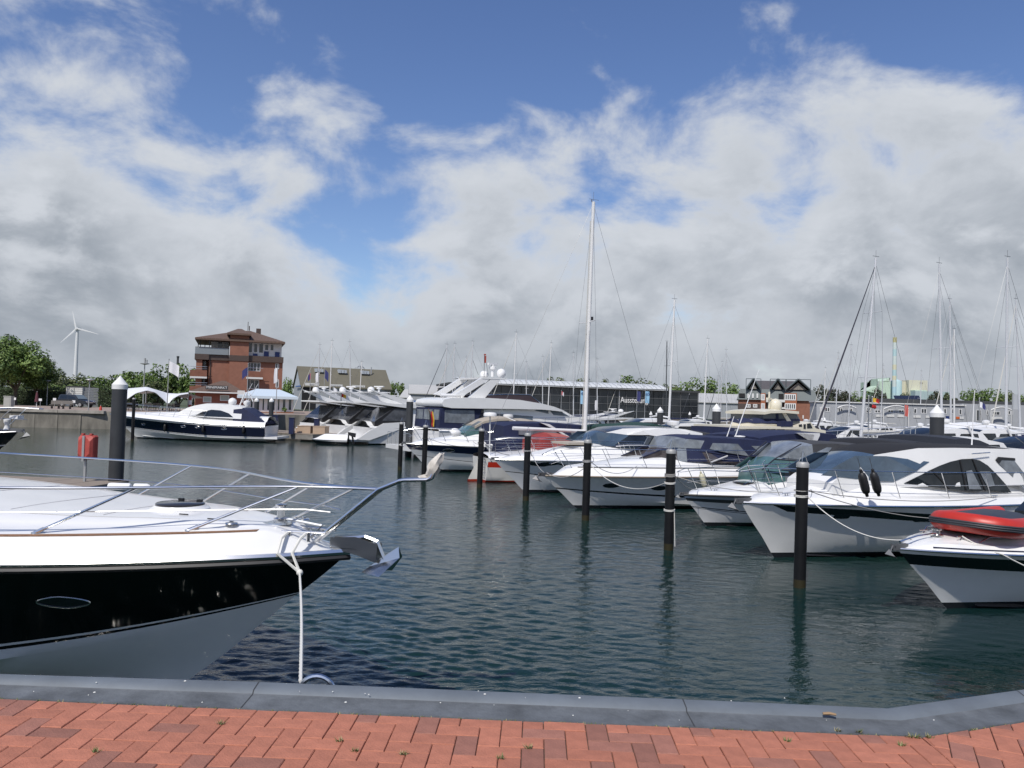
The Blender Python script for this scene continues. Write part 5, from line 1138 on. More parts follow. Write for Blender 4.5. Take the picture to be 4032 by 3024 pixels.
def flyyacht(label, px, d, hd, L=15, canvas=None, group='white flybridge yachts moored stern to the jetty', stern_at=True, roof=None, zsc=.84):
    """modern flybridge yacht; px,d locate the stern"""
    p = atx(px, d, 0); h = Vector(hd).normalized(); tip = Vector((p.x, p.y)) + h * L
    B = Boat('motor_yacht', label, 'yacht', (tip.x, tip.y), h, L, L * .29, 2.2, 1.7, 1.9, group, stern=.96); hull_simple(B, rub=False)
    hb = B.B / 2; w = lin((-L, hb * .9), (-.5 * L, hb * .92), (-.25 * L, hb * .5))
    top = [(-.20 * L, 2.45), (-.30 * L, 2.75), (-.42 * L, 3.75), (-.60 * L, 3.9), (-.76 * L, 3.9)]; B.slab('deckhouse', top, [(x, 1.7) for x, z in top], w, None, .12, .06, mats=[GEL(), GLASS()], segm=[0, 1, 0, 0], sidem=0)
    yw = lambda x, z: w(x) - .12 * max(0, z - 1.7)
    B.panel('saloon_window', [(-.72 * L, 3.0), (-.45 * L, 2.9), (-.34 * L, 2.85), (-.44 * L, 3.5), (-.70 * L, 3.52)], yw, GLASS(), .02)
    B.panel('hull_window', [(-.70 * L, 1.05), (-.45 * L, 1.2), (-.48 * L, 1.5), (-.66 * L, 1.42)], B.hully, GLASS(), .01)
    top = [(-.36 * L, 3.85), (-.45 * L, 4.25), (-.62 * L, 4.2), (-.80 * L, 4.1), (-1.0 * L, 4.25)]; bot = [(-.36 * L, 3.8), (-.45 * L, 3.7), (-.62 * L, 3.72), (-.80 * L, 3.75), (-1.0 * L, 4.12)]
    B.slab('flybridge', top, bot, lambda x: hb * .94 if x < -.5 * L else hb * .8, GEL(), 0, .02)
    for sg in (1, -1):
        q = [(-.70 * L, 4.15), (-.86 * L, 4.9), (-1.01 * L, 5.55), (-.97 * L, 5.25), (-.86 * L, 4.45), (-.80 * L, 4.12)]; b = MB(); b.loft([[(x, sg * hb * .80, z) for x, z in q], [(x, sg * hb * .9, z) for x, z in q]], 0, True, True); b.build('arch_leg', GEL(), B.root, smooth=False)
    b = MB(); b.b2(-.99 * L, -.88 * L, -hb * .8, hb * .8, 5.2, 5.28); b.build('arch_top', GEL(), B.root)
    b = MB(); b.lathe([(.2, 0), (.3, .1), (.3, .35), (.2, .5), (.02, .58)], 12, (-.93 * L, hb * .4, 5.28)); b.build('satellite_dome', roof or GEL(), B.root)
    b = MB(); b.lathe([(.1, 0), (.1, .3), (.22, .34), (.22, .45), (.05, .5)], 10, (-.92 * L, -hb * .3, 5.28)); b.box((-.92 * L, -hb * .3, 5.85), (.15, 1.1, .12), .4); b.build('radar_scanner', roof or GEL(), B.root)
    # canvas enclosure of the cockpit and the swept stern quarters
    cm = canvas or BLACK(); top = [(-.75 * L, 3.75), (-.86 * L, 3.75), (-.97 * L, 2.3)]; B.slab('cockpit_enclosure', top, [(x, 1.75) for x, z in top], w, None, .05, .0, mats=[cm, SMOKE()], segm=[0, 1], sidem=0)
    B.panel('enclosure_window', [(-.765 * L, 2.4), (-.765 * L, 3.55), (-.855 * L, 3.6), (-.93 * L, 2.4)], lambda x, z: w(x) - .05 * (z - 1.75), SMOKE(), .02)
    for sg in (1, -1):
        q = [(-.80 * L, 1.75), (-.80 * L, 2.3), (-.92 * L, 2.15), (-1.0 * L, 1.4), (-1.07 * L, .5), (-1.0 * L, .45)]; b = MB(); b.loft([[(x, sg * hb * .86, z) for x, z in q], [(x, sg * hb * .985, z) for x, z in q]], 0, True, True); b.build('stern_quarter', GEL(), B.root, smooth=False)
    b = MB(); b.b2(-1.10 * L, -.99 * L, -hb * .9, hb * .9, .30, .5); b.build('swim_platform', GEL(), B.root)
    B.rail(-.5 * L, -.5, .7, 6, r=.02, lean=.2, ins=.1, mid=False)
    B.root.scale = (1, 1, zsc)
    return B
HU = (.80, .60)
flyyacht('leftmost white flybridge yacht behind the jetty, black dinghy on its stern', 1215, 74, (.75, .66), 14)
flyyacht('white flybridge yacht second from left behind the stacked crates', 1318, 70, (.78, .62), 14.5)
flyyacht('white flybridge yacht with dark hull window nearest the grey capped pile', 1420, 66, (.86, .5), 15.5)
BK = mat('black_gloss', (.01, .01, .012), .15)
flyyacht('far white yacht with black radar domes behind the other flybridge yachts', 1470, 86, (.8, .6), 17, roof=BK, canvas=BK)
# ------------------------------------------------------------------ navy hulled yacht on the left
def navy_yacht():
    p = onz(1040, 1739, 0); Y = p.y; t = atx(428, Y, 0); O, s = (700, 1200), 2.765; O1, s1 = (0, 1200), 2.212
    B = Boat('motor_yacht', 'sleek sports yacht with navy hull and white deck moored left before the minimarket', 'yacht', (t.x, t.y), (-1, .0), 13.6, 3.9, 1.95, 1.35, 2.6, full=2.3)
    B.zc = lambda t: .30 + .55 * max(0, (t - .3) / .7) ** 1.5
    nv = mat('navy_gloss_hull', (.006, .008, .024), .12, coat=.5); wh = hullmat('yacht_white_bottom', (.66, .67, .66), z0=.1)
    B.hull([(.06, 0), (.09, 1), (.14, 0), (.86, 1), (1, 2)], [wh, nv, GEL()]); B.bw = .3; B.ins = .25; B.cam = .1; B.coach = lambda t, f: .3 * sstep(.9, .5, t) * sstep(.86, .5, abs(f)); B.deck(GEL()); B.rub(.025)
    w = lin((-14, 1.6), (-8.5, 1.55), (-6.8, 1.1), (-5.4, .6)); zb = lambda x: B.deckz(x, .6) - .15; yw = lambda x, z: w(x) - .2 * max(0, z - zb(x))
    top = B.PL([(-60, 1205), (30, 1165), (130, 1120), (200, 1100), (330, 1078), (480, 1082), (640, 1098), (740, 1122)], .6, O, s); B.slab('wheelhouse', top, [(x, zb(x)) for x, z in top], w, None, .2, .06, mats=[GEL(), BLUEGLASS()], segm=[1, 1, 0, 0, 0, 0, 0], sidem=0)
    B.panel('side_window', B.PL([(185, 1205), (270, 1165), (370, 1142), (470, 1150), (560, 1182), (612, 1224), (450, 1220), (300, 1212)], 1.4, O, s), yw, GLASS(), .02)
    q = B.PL([(610, 1140), (720, 1128), (830, 1200), (945, 1275), (790, 1268)], 1.4, O, s); top = [(q[0][0], q[0][1]), (q[1][0], q[1][1]), (q[2][0], q[2][1]), (q[3][0], q[3][1])]
    B.slab('cockpit_canopy', top, [(x, 1.45) for x, z in top], w, NAVY(), .1, .02)
    for px, py in ((60, 1325), (215, 1330), (503, 1350)): B.port(O[0] + px / s, O[1] + py / s, .24, .075)
    B.port(565, 1670, .2, .07)
    B.rail(-8.5, -.5, .7, 6, r=.016, lean=-.4, ins=.3, mid=True)
    b = MB(); x, z = B.S(O[0] + 610 / s, O[1] + 1060 / s, 0); b.lathe([(.2, -.25), (.33, -.1), (.33, .15), (.2, .3), (.02, .36)], 12, (x, .3, z)); b.lathe([(.15, -.3), (.3, -.1), (.3, .1), (.02, .2)], 12, (x - 1.0, -.3, z)); b.build('satellite_dome', GEL(), B.root)
    b = MB(); b.tube([(x - .5, 0, z - .3), (x - .9, 0, z + .8), (x - 1.3, 0, z + .8), (x - 1.6, 0, z + .1)], .05, 6); b.tube([(x - .8, .3, z), (x - 1.6, .3, z + 1.6)], .02, 5); b.tube([(x - 1.0, -.3, z), (x - 1.9, -.3, z + 1.6)], .02, 5); b.build('radar_mast', GEL(), B.root)
    m = MB(); m.b2(-14.6, -13.5, -1.7, 1.7, .3, .48); m.build('swim_platform', GEL(), B.root)
    m = MB(); m.sphere((-12.9, 1.0, 1.75), .3, 10, 6, 0, (1, .6, 1)); m.build('rolled_fender', mat('grey_vinyl', (.3, .31, .32), .5), B.root)
    for k, px in enumerate((640, 800, 960)):
        y0 = 1.9; x, z = B.S(px, 1675 + 4 * k, y0); fender(B.W(x, B.hully(x, 1.0) + .14, 1.0), ('foremost', 'middle', 'aftmost')[k] + ' black fender hanging on the navy yacht side', .55, .11, group='fenders on the navy yacht')
    return B
navy_yacht()
# bow of another dark yacht at the left edge
def left_bow():
    t = at(72, 1700, 29); B = Boat('motor_yacht', 'dark hulled yacht bow with anchor poking in at the left edge', 'yacht', (t.x, t.y), (.985, -.17), 13, 4, t.z, 1.5, 2.4)
    B.hull([(.5, 0), (.54, 1), (1, 0)], [mat('black_gloss_hull', (.006, .006, .009), .1, coat=.5), WP()]); B.bw = .12; B.ins = .1; B.deck(mat('navy_deck', (.02, .022, .03), .4)); B.rub(.03)
    B.rail(-9, -.4, .7, 6, r=.02, lean=.5, ins=.15, xtip=.5, htip=.85); B.anchor(1.3)
    b = MB(); b.lathe([(.12, 0), (.07, .2), (.12, .3), (.12, .4), (.02, .42)], 10, (-.5, .0, B.zs(1) + .05)); b.box((-.1, 0, B.zs(1) + .55), (.35, .3, .12)); b.build('windlass', WP(), B.root)
left_bow()
# ------------------------------------------------------------------ trawler yacht
def trawler():
    O, s = (2800, 1350), 3.016; hd = Vector((.93, .37)).normalized(); p = atx(2880, 38, 0); L = 12.5; tip = Vector((p.x, p.y)) + hd * L
    B = Boat('trawler_yacht', 'cream trawler yacht with navy wheelhouse curtains and covered dinghy on top', 'yacht', (tip.x, tip.y), hd, L, 4.0, 2.1, 1.4, 1.2, stern=.95, full=2.6)
    hull_simple(B, 'cream'); cr = mat('cream_gelcoat', (.66, .62, .50), .3); w = lin((-12.5, 1.7), (-4, 1.65), (-2, .8)); PL = lambda q, y=-1.7: B.PL(q, y, O, s); yv = lambda x, z: w(x)
    top = PL([(270, 1012), (660, 1015)]); B.slab('aft_deck_enclosure', top, [(x, 1.3) for x, z in top], w, NAVY(), 0, .02)
    for q in ([(285, 1020), (410, 1020), (410, 1100), (260, 1100)], [(480, 1022), (660, 1022), (650, 1100), (480, 1100)]): B.panel('enclosure_window', PL(q), yv, VINYL(), .02)
    top = PL([(660, 1010), (1050, 1010), (1170, 945), (1230, 1020)], -1.5); B.slab('deckhouse', PL([(660, 1010), (960, 1008), (1150, 940), (1215, 1015), (1330, 1040)], -1.5), [(x, 1.5) for x, z in PL([(660, 1010), (960, 1008), (1150, 940), (1215, 1015), (1330, 1040)], -1.5)], w, cr, 0, .05)
    for q in ([(700, 1030), (760, 1025), (760, 1090), (695, 1090)], [(785, 1028), (870, 1028), (870, 1090), (785, 1090)], [(1045, 970), (1080, 965), (1080, 1020), (1045, 1022)], [(1100, 965), (1125, 965), (1125, 1020), (1100, 1020)], [(1142, 960), (1180, 955), (1205, 1012), (1142, 1015)]): B.panel('cabin_window', PL(q), yv, GLASS(), .02)
    top = PL([(330, 990), (700, 990), (1050, 1000)]); B.slab('upper_deck', top, [(x, z - .12) for x, z in top], lambda x: 1.9, cr, 0, .02)
    top = PL([(605, 820), (680, 805), (850, 802), (1010, 815)], -1.3); B.slab('wheelhouse_roof', top, [(x, z - .12) for x, z in top], lambda x: 1.5, cr, 0, .06)
    a = PL([(610, 825), (1000, 825), (1040, 900), (1050, 935)], -1.2)
    top = PL([(615, 828), (770, 828), (880, 828), (1000, 828), (1045, 905)], -1.2); base = [(x, z) for x, z in PL([(615, 990), (770, 990), (880, 990), (1000, 960), (1045, 960)], -1.2)]
    B.slab('wheelhouse', top, base, lambda x: 1.25, None, 0, 0, mats=[mat('wheelhouse_glass', (.10, .11, .12), .1)], segm=[0, 0, 0, 0])
    y2 = lambda x, z: 1.25
    for q in ([(600, 910), (770, 905), (770, 940), (600, 940)], [(760, 828), (790, 828), (790, 940), (760, 940)], [(615, 900), (1040, 905), (1050, 930), (615, 930)]): B.panel('navy_curtain', PL(q, -1.2), y2, NAVY(), .02)
    B.panel('white_pillar', PL([(820, 815), (860, 815), (940, 935), (890, 935)], -1.2), y2, cr, .04)
    B.panel('dodger', PL([(828, 930), (968, 930), (968, 995), (828, 995)], -1.9), lambda x, z: 1.9, NAVY(), .02, thick=.3)
    b = MB(); q = PL([(700, 810), (690, 700), (730, 690), (765, 800)], 0); b.loft([[(x, .1, z) for x, z in q], [(x, -.1, z) for x, z in q]], 0, True, True); x, z = PL([(763, 745)], 0)[0]; b.lathe([(.2, -.3), (.32, -.15), (.32, .15), (.2, .3), (.02, .36)], 12, (x, 0, z)); x, z = PL([(690, 640)], 0)[0]; b.tube([(x, 0, z - .6), (x, 0, z + .25)], .05, 6); b.box((x, 0, z - .1), (.5, .12, .1), .5); b.build('radar_mast', cr, B.root)
    t = thing('tender', 'small dinghy under a rumpled navy cover on the trawler roof', 'dinghy', B.W(*(lambda q: (q[0], -.9, q[1]))(PL([(540, 955)], -.9)[0])), math.atan2(-hd.y, -hd.x))
    b = MB(); rows = []
    for i in range(9): k = i / 8; x = lerp(-1.3, 1.5, k); r = .5 * (1 - max(0, k - .45) ** 2 * 3.0); rows.append([(x, r * math.cos(a), -.05 + (.25 if math.sin(a) > 0 else .38) * math.sin(a) * (1 - .3 * max(0, k - .5))) for a in [2 * math.pi * j / 12 for j in range(12)]])
    b.loft(rows, 0, True, True); b.build('hull', cr, t); b = MB(); rows = [[(x * 1.02, y * 1.04, max(z, -.02) + .04 + .05 * math.sin(9 * x + 4 * y)) for x, y, z in r] for r in rows]; b.loft(rows, 0, True, True); b.build('cover', NAVY(), t)
    B.rail(-6, -.4, .8, 6, r=.02, lean=.1, ins=.1)
trawler()
# ------------------------------------------------------------------ more boats in the rows behind
R1 = (-.908, -.42); R2 = (.90, .43)
# cruisers whose canopies show behind the front row
def canopy_boat(label, d, roof, m, windows=(), archq=None, O=(2800, 1350), s=3.016, hd=R1, tipx=2400, L=12, hw=1.55, drop=1.0, stripe=None):
    p = atx(tipx, d, 0); B = Boat('motor_cruiser', label, 'cruiser', (p.x, p.y), hd, L, 3.7, 1.5, 1.3, 1.4, 'cruisers half hidden behind the front row'); hull_simple(B, 'white', stripe)
    w = lambda x: hw; top = B.PL(roof, hw * .7, O, s); B.slab('canopy', top, [(x, min(z - .1, max(1.2, z - drop))) for x, z in top], w, m, .06, .07)
    for q in windows: B.panel('canopy_window', B.PL(q, hw, O, s), lambda x, z: w(x) , VINYL(), .012)
    if archq: B.panel('white_arch', B.PL(archq, hw, O, s), lambda x, z: w(x), GEL(), .05, thick=.12)
    B.rail(-.6 * L, -.4, .6, 5, r=.014, lean=.4, ins=.12, mid=False)
    return B
canopy_boat('cruiser with navy bimini and white arch behind the navy canvas cruiser', 27.5, [(480, 1125), (600, 1100), (880, 1075), (1180, 1070), (1380, 1085), (1410, 1160)], NAVY(), [[(590, 1165), (715, 1170), (715, 1200), (600, 1200)], [(890, 1180), (1140, 1178), (1090, 1270), (910, 1300)]], [(1000, 1068), (1280, 1072), (1280, 1100), (1240, 1185), (1190, 1185), (1215, 1090)], tipx=2400, L=15, hw=1.6, drop=1.1)
canopy_boat('boat under dark green canvas behind the white coupe', 38, [(540, 935), (620, 905), (850, 900), (1000, 882), (1130, 910)], mat('green_canvas', (.012, .045, .035), .85), O=(2200, 1350), s=2.765, tipx=2340, L=12, drop=.5)
canopy_boat('boat with long black canvas behind the hardtop cruiser roof, left of the big pile', 24, [(395, 1545), (430, 1475), (550, 1458), (700, 1468), (880, 1490)], mat('black_canvas', (.018, .02, .026), .85, bump=.25, bscale=6), O=(3400, 1300), s=3.318, tipx=3200, L=12, drop=.8)
canopy_boat('boat with dark blue-grey canvas right of the big white-capped pile', 26, [(1040, 1420), (1200, 1405), (1360, 1430), (1480, 1480), (1560, 1550)], mat('slate_canvas', (.025, .03, .042), .85, bump=.25, bscale=6), O=(3400, 1300), s=3.318, tipx=3400, L=12, drop=.8)
canopy_boat('boat with grey canvas hump left of the trawler stern', 36, [(1420, 985), (1500, 968), (1580, 978), (1620, 1000)], CHAR(), O=(2200, 1350), s=2.765, tipx=2500, L=12, drop=.6)
# white arch cruiser with navy cockpit cover behind the red sailboat
canopy_boat('white cruiser with navy cover and swept white arch behind the red sprayhood', 39, [(1300, 905), (1400, 880), (1640, 872), (1900, 880), (2200, 905), (2205, 960)], NAVY(), [[(1500, 940), (1860, 935), (1980, 1030), (1500, 1000)], [(2060, 960), (2180, 960), (2170, 1010), (2080, 1010)]], [(1720, 865), (1830, 885), (1950, 960), (2160, 1090), (2110, 1090), (1900, 950), (1780, 890)], O=(1500, 1350), s=2.765, tipx=1905, L=12, drop=1.3)
express('white express boat with dark windows left of the exhibition sign', 2255, 66, R1, 12, canvas=None, hard=True)
express('white coupe boat with black roof below the exhibition sign', 2375, 56, R1, 11, roofm=GLASS(), arch=False)
flyyacht('white flybridge yacht with two domes before the glass hall', 2455, 92, (-.9, -.42), 15, group='motor boats moored farther back', zsc=.62)
express('open white boat with grey canvas between the two small capped piles', 2650, 52, R1, 9, canvas=CHAR())
express('small white boat beside the trawler bow', 3330, 52, R1, 10)
express('white flybridge style cruiser right of the trawler', 3345, 43, R1, 11, hard=True, h=1.1)
express('dark striped cruiser below the signal flags', 3420, 36, R1, 9.5, stripe='black', arch=False)
express('white cabin boat left of the big white-capped pile', 3545, 47, R1, 11, h=1.1)
express('low white boat with black stripe before the grey office building', 3450, 56, R1, 10, stripe='black')
express('white boat with navy cover just right of the big white-capped pile', 3735, 40, R1, 10, canvas=NAVY())
express('white cruiser partly hidden by the right hand masts', 3900, 34, R1, 10, arch=False)
express('far white cruiser by the right edge of the marina', 3960, 58, R1, 11)
express('far blue striped boat among the masts on the right', 3640, 70, R1, 10, stripe='blue')
express('far white motor boat in front of the brick apartments', 3020, 84, R1, 11)
express('far boat with navy canvas left of the brick apartments', 2790, 80, R1, 10, canvas=NAVY())
express('distant white boat before the glass hall entrance', 2560, 96, R1, 10)
express('white boat with grey canvas low in front of the office arches', 3500, 64, R1, 10, canvas=CHAR())
express('small open white boat beside the wrapped boat', 3830, 44, R1, 8.5, arch=False)
express('white cruiser with radar arch between the right masts', 3720, 62, R1, 11)
express('navy hulled boat near the right edge', 3905, 46, R1, 10, col='navy')
express('cream cabin boat far right before the offices', 3860, 76, R1, 10, col='cream')
express('white boat with navy canvas left of the trawler radar', 2905, 62, R1, 10, canvas=NAVY())
express('white express boat behind the wide capped pile', 2745, 62, R1, 11)
express('low white boat under the brick apartments', 3130, 66, R1, 10)
express('far white cruiser before the left end of the offices', 3215, 76, R1, 11)
# shrink-wrapped boat
def wrapped():
    p = atx(3700, 52, 0); B = Boat('covered_boat', 'boat wrapped in a white tarpaulin tent right of the big pile', 'boat', (p.x, p.y), R1, 12, 3.6, 1.5, 1.3, 1.4); hull_simple(B, 'white', 'navy')
    O, s = (3400, 1300), 3.318; top = B.PL([(1150, 1330), (1300, 1290), (1450, 1258), (1600, 1252), (1800, 1280), (2000, 1330), (2090, 1390)], 1.0, O, s); B.slab('tarpaulin', top, [(x, 1.1) for x, z in top], lambda x: 1.7, mat('white_tarpaulin', (.72, .73, .74), .6, bump=.4, bscale=2), .35, .25)
wrapped()
# ------------------------------------------------------------------ sailboats: bare masts over the marina
M_AL = mat('mast_aluminium', (.60, .61, .62), .4, .2); M_WM = mat('white_mast', (.70, .70, .69), .35); M_WIRE = mat('rigging_wire', (.16, .165, .17), .4, .7); M_DK = mat('dark_furled_sail', (.03, .03, .045), .8); M_SC = mat('sailcloth', (.55, .54, .5), .9)
def sailboat(label, bx, by, tx, ty, H=13.5, m=None, genoa=None, spread=1, hd=R1, r=.09, col='white', d=None, boom=True, stripe=None, furl_side=1, rk=1.0):
    hor = 1606 + (tx - 2016) * .0279; d = d or (H - EYE) * FPX / (hor - ty)
    b0 = atx(bx, d, 1.3); t0 = at(tx, ty, d); h = Vector(hd).normalized(); L = max(8, H * .78); m = m or M_AL
    tip = Vector((b0.x, b0.y)) + h * L * .42
    B = Boat('sailboat', label, 'sailboat', (tip.x, tip.y), h, L, L * .32, 1.25, 1.05, 1.1, 'sailboats moored in the rows behind', stern=.7, full=2.0, t0=.25)
    B.yc = lambda t: .72 * B.ys(t); hull_simple(B, col, stripe, nt=12)
    X = -L * .42; q = Vector((t0.x, t0.y)) - tip; tx_, ty_, tz = q.dot(B.h), q.dot(B.p), t0.z
    b = MB(); b.tube([(X, 0, 1.1), (tx_, ty_, tz)], [r, r * .75], 7); b.build('mast', m, B.root)
    if boom: b = MB(); b.tube([(X, 0, 2.3), (X - L * .4, 0, 2.4)], .075, 6); b.build('boom', m, B.root); b = MB(); b.tube([(X - .1, 0, 2.45), (X - L * .38, 0, 2.52)], [.16, .1], 6); b.build('sail_cover', random.choice((NAVY(), M_SC, NAVY())), B.root)
    b = MB(); b.tube([(tx_, ty_, tz), (tx_, ty_, tz + .5)], .012, 4); b.tube([(tx_ - .3, ty_, tz + .1), (tx_ + .3, ty_, tz + .1)], .015, 4); b.build('masthead_gear', M_WIRE, B.root)
    fk = .94 if furl_side else .94; top = Vector((tx_, ty_, tz * .97)); foot = Vector((-.15, 0, 1.4)) if furl_side > 0 else Vector((-L + .1, 0, 1.3))
    if genoa: b = MB(); b.tube([foot, foot.lerp(top, .5), top], [.065, .05, .02], 6); b.build('furled_genoa', genoa, B.root)
    for e in ((-.1, 0, 1.4), (-L + .1, 0, 1.3)): b = MB(); b.tube([e, top], .010, 3); b.build('stay', M_WIRE, B.root)
    for k in range(spread):
        f = (k + 1) / (spread + 1) + .05; c = Vector((X, 0, 1.1)).lerp(Vector((tx_, ty_, tz)), f)
        for sg in (1, -1):
            e = c + Vector((-.1, sg * .75, .03)); b = MB(); b.tube([c, e], .02, 4); b.build('spreader', m, B.root)
            b = MB(); b.tube([(X - .2, sg * L * .15, 1.25), e, c.lerp(Vector((tx_, ty_, tz)), .8)], .008, 3); b.build('shroud', M_WIRE, B.root)
    return B
for a in (('sailboat with white mast and radar left of the two big capped piles', 2631, 1660, 2656, 1180, 13.5, M_WM, None, 1, R1, .11),
          ('sailboat with white mast carrying a radome, right of the white radar mast', 2769, 1690, 2787, 1335, 13, M_WM, None, 1, R1, .11),
          ('sailboat with dark furled genoa leaning across the sky on the right', 3385, 1720, 3449, 1015, 14, M_AL, M_DK, 2, R1, .10),
          ('sailboat with aluminium mast standing just above the big capped pile', 3710, 1660, 3698, 1040, 14.5, M_AL, None, 1, R1, .09),
          ('sailboat with tall aluminium mast nearest the right edge', 3961, 1770, 3967, 1015, 14, M_AL, None, 1, R1, .09),
          ('sailboat with pale furled sail right of the big capped pile', 3757, 1690, 3757, 1297, 13.5, M_WM, M_SC, 1, R1, .10, 'white'),
          ('left mast of the pair above the grey green roofed hall', 1248, 1560, 1259, 1358, 13, M_AL, M_SC, 1),
          ('right mast of the pair above the grey green roofed hall', 1295, 1560, 1308, 1343, 14, M_WM, M_SC, 1),
          ('single mast above the middle of the green roofed hall', 1381, 1560, 1377, 1347, 14, M_AL, None, 1),
          ('short pale mast above the right end of the green roofed hall', 1411, 1560, 1425, 1425, 11, M_WM, None, 0),
          ('left mast of the pair above the grey shed', 1740, 1560, 1760, 1357, 13.5, M_AL, M_DK, 1),
          ('right mast of the pair above the grey shed', 1777, 1560, 1791, 1354, 13.5, M_AL, M_SC, 1),
          ('short mast just left of the flybridge radar arch', 1826, 1560, 1836, 1408, 12, M_AL, None, 1),
          ('tall mast rising behind the flybridge radar arch', 1848, 1560, 1862, 1345, 14, M_AL, M_SC, 1),
          ('thick mast just right of the radar domes', 2017, 1600, 2033, 1310, 14, M_WM, M_SC, 1),
          ('thin mast right of the flybridge windscreen', 2073, 1600, 2072, 1426, 12, M_AL, None, 1),
          ('slim mast left of the thick one before the hall roof', 2136, 1620, 2137, 1405, 12.5, M_AL, None, 1),
          ('thick leaning mast before the middle of the hall roof', 2155, 1620, 2171, 1352, 14, M_WM, M_SC, 1),
          ('mast immediately left of the tallest white mast', 2258, 1640, 2258, 1390, 12.5, M_AL, None, 1),
          ('mast right of the tallest white mast', 2352, 1640, 2351, 1415, 12.5, M_AL, None, 1),
          ('short mast above the exhibition lettering', 2436, 1620, 2441, 1480, 11, M_AL, M_SC, 0),
          ('dark mast close behind the white mast with spreaders', 2622, 1650, 2626, 1345, 14, mat('dark_mast', (.10, .105, .11), .4, .5), None, 2),
          ('short mast left of the brick apartments', 2832, 1660, 2828, 1482, 11, M_AL, M_DK, 1),
          ('mast with wind vane left of the brick apartments', 2862, 1660, 2859, 1378, 13.5, M_AL, None, 1),
          ('thin mast with leaning stay just left of the apartments', 2836, 1650, 2843, 1425, 14, M_AL, None, 1),
          ('mast with white furled sail at the right corner of the apartments', 3241, 1670, 3250, 1450, 12, M_WM, M_SC, 1),
          ('taller mast right of the apartments', 3288, 1670, 3301, 1392, 13, M_AL, M_SC, 1),
          ('thin mast left of the factory chimney', 3467, 1680, 3478, 1440, 12.5, M_AL, M_SC, 1),
          ('thin mast in front of the beige factory block', 3622, 1680, 3628, 1462, 12.5, M_AL, None, 1),
          ('mast behind the trawler wheelhouse left of the dark genoa', 3340, 1680, 3352, 1360, 13.5, M_AL, None, 1),
          ('tall mast beside the pale mast right of the big pile', 3745, 1690, 3740, 1180, 14.5, M_AL, None, 1),
          ('mast crossing the sky at the far right edge', 4020, 1700, 4000, 1180, 14, M_AL, M_SC, 1)): sailboat(*a)
# ------------------------------------------------------------------ jetties, pontoons and what stands on them
M_WOOD = mat('weathered_decking', (.24, .20, .16), .85, var=.25, vscale=6, stretch=(1, 8, 1))
def jetty(name, label, a, b, width, z=.5, plank=None, edge=True):
    a = Vector(a); b = Vector(b); d = b - a; L = d.length; t = thing(name, label, 'jetty', (a.x, a.y, 0), math.atan2(d.y, d.x))
    m = MB(); m.b2(0, L, -width / 2, width / 2, z - .45, z - .03); m.build('float', mat('pontoon_concrete', (.20, .19, .17), .9, var=.3, vscale=1.5), t)
    n = int(L / (plank or 1.2)); pm = MB(); pm.box((0, 0, 0), (L / n - .03, width + .04, .05)); me = pm.mesh('plank', M_WOOD)
    for i in range(n): inst('plank', me, ((i + .5) * L / n, 0, z), 0, t)
    return t
lp = onz(425, 1905, .5); jetty('pontoon', 'brown pontoon behind the foreground yacht with the lifebuoy post', (lp.x - 24, lp.y + 2.2), (lp.x + .1, lp.y - .35), 2.6, plank=1.0)
jetty('pontoon', 'wooden jetty with stacked crates below the white pavilion', (at(1000, 1700, 70).x - 1, 72.5), (at(1300, 1700, 68).x, 68.5), 5.0, z=.62, plank=.9)
jetty('pontoon', 'main floating jetty behind the front row of cruisers', (25.5, 6), (2.0, 62), 2.2)
jetty('pontoon', 'second floating jetty among the sailboats', (48, 22), (18, 96), 2.2)
# lifebuoy box on its post
def lifebuoy_box():
    p = onz(333, 1893, .55); t = thing('lifebuoy_stand', 'red lifebuoy box on a grey post on the brown pontoon', 'lifebuoy box', (p.x, p.y, .52), R(-8)); k = p.y / FPX
    m = MB(); m.box((0, 0, .75), (.075, .06, 1.5)); m.build('post', mat('galvanised_post', (.42, .43, .43), .45, .5), t)
    rd = mat('faded_red_plastic', (.40, .07, .055), .55, var=.2, vscale=4); m = MB(); hw, h0, h1 = .29, .74, 1.56
    def oct_(w, a, b, c): return [(-w + c, a), (w - c, a), (w, a + c), (w, b - c), (w - c, b), (-w + c, b), (-w, b - c), (-w, a + c)]
    rows = [[(x, y, z) for x, z in oct_(w, a, b, c)] for y, w, a, b, c in ((.05, hw, h0, h1, .05), (.20, hw, h0, h1, .05), (.26, hw - .07, h0 + .08, h1 - .08, .1))]; m.loft(rows, 0, True, True)
    rows = [[(x, y, z) for x, z in oct_(w, a, b, c)] for y, w, a, b, c in ((.04, hw, h0, h1, .05), (-.03, hw - .02, h0 + .02, h1 - .02, .06), (-.12, hw - .08, h0 + .1, h1 - .08, .12))]; m.loft(rows, 0, True, True); m.build('box', rd, t, smooth=False)
    m = MB(); m.box((0, -.13, 1.12), (.08, .05, .85)); m.build('back_strap', mat('galvanised_post', (.42, .43, .43), .45, .5), t)
    m = MB()
    for x in (-.15, .15): m.box((x, .04, 1.59), (.08, .1, .06))
    m.build('latch', rd, t)
lifebuoy_box()
q = onz(445, 1903, .7); t = thing('dock_fender', 'white roll fender lying on the pontoon end by the big pile', 'fender', (q.x, q.y - .3, .62), R(4)); m = MB(); m.lathe([(.05, 0), (.12, .03), (.13, .1), (.13, .62), (.11, .68), (.05, .7)], 12, axis='x'); m.lathe([(.05, 0), (.10, .03), (.10, .4), (.05, .5)], 12, (.75, .05, .02), axis='x'); m.build('body', WP(), t)
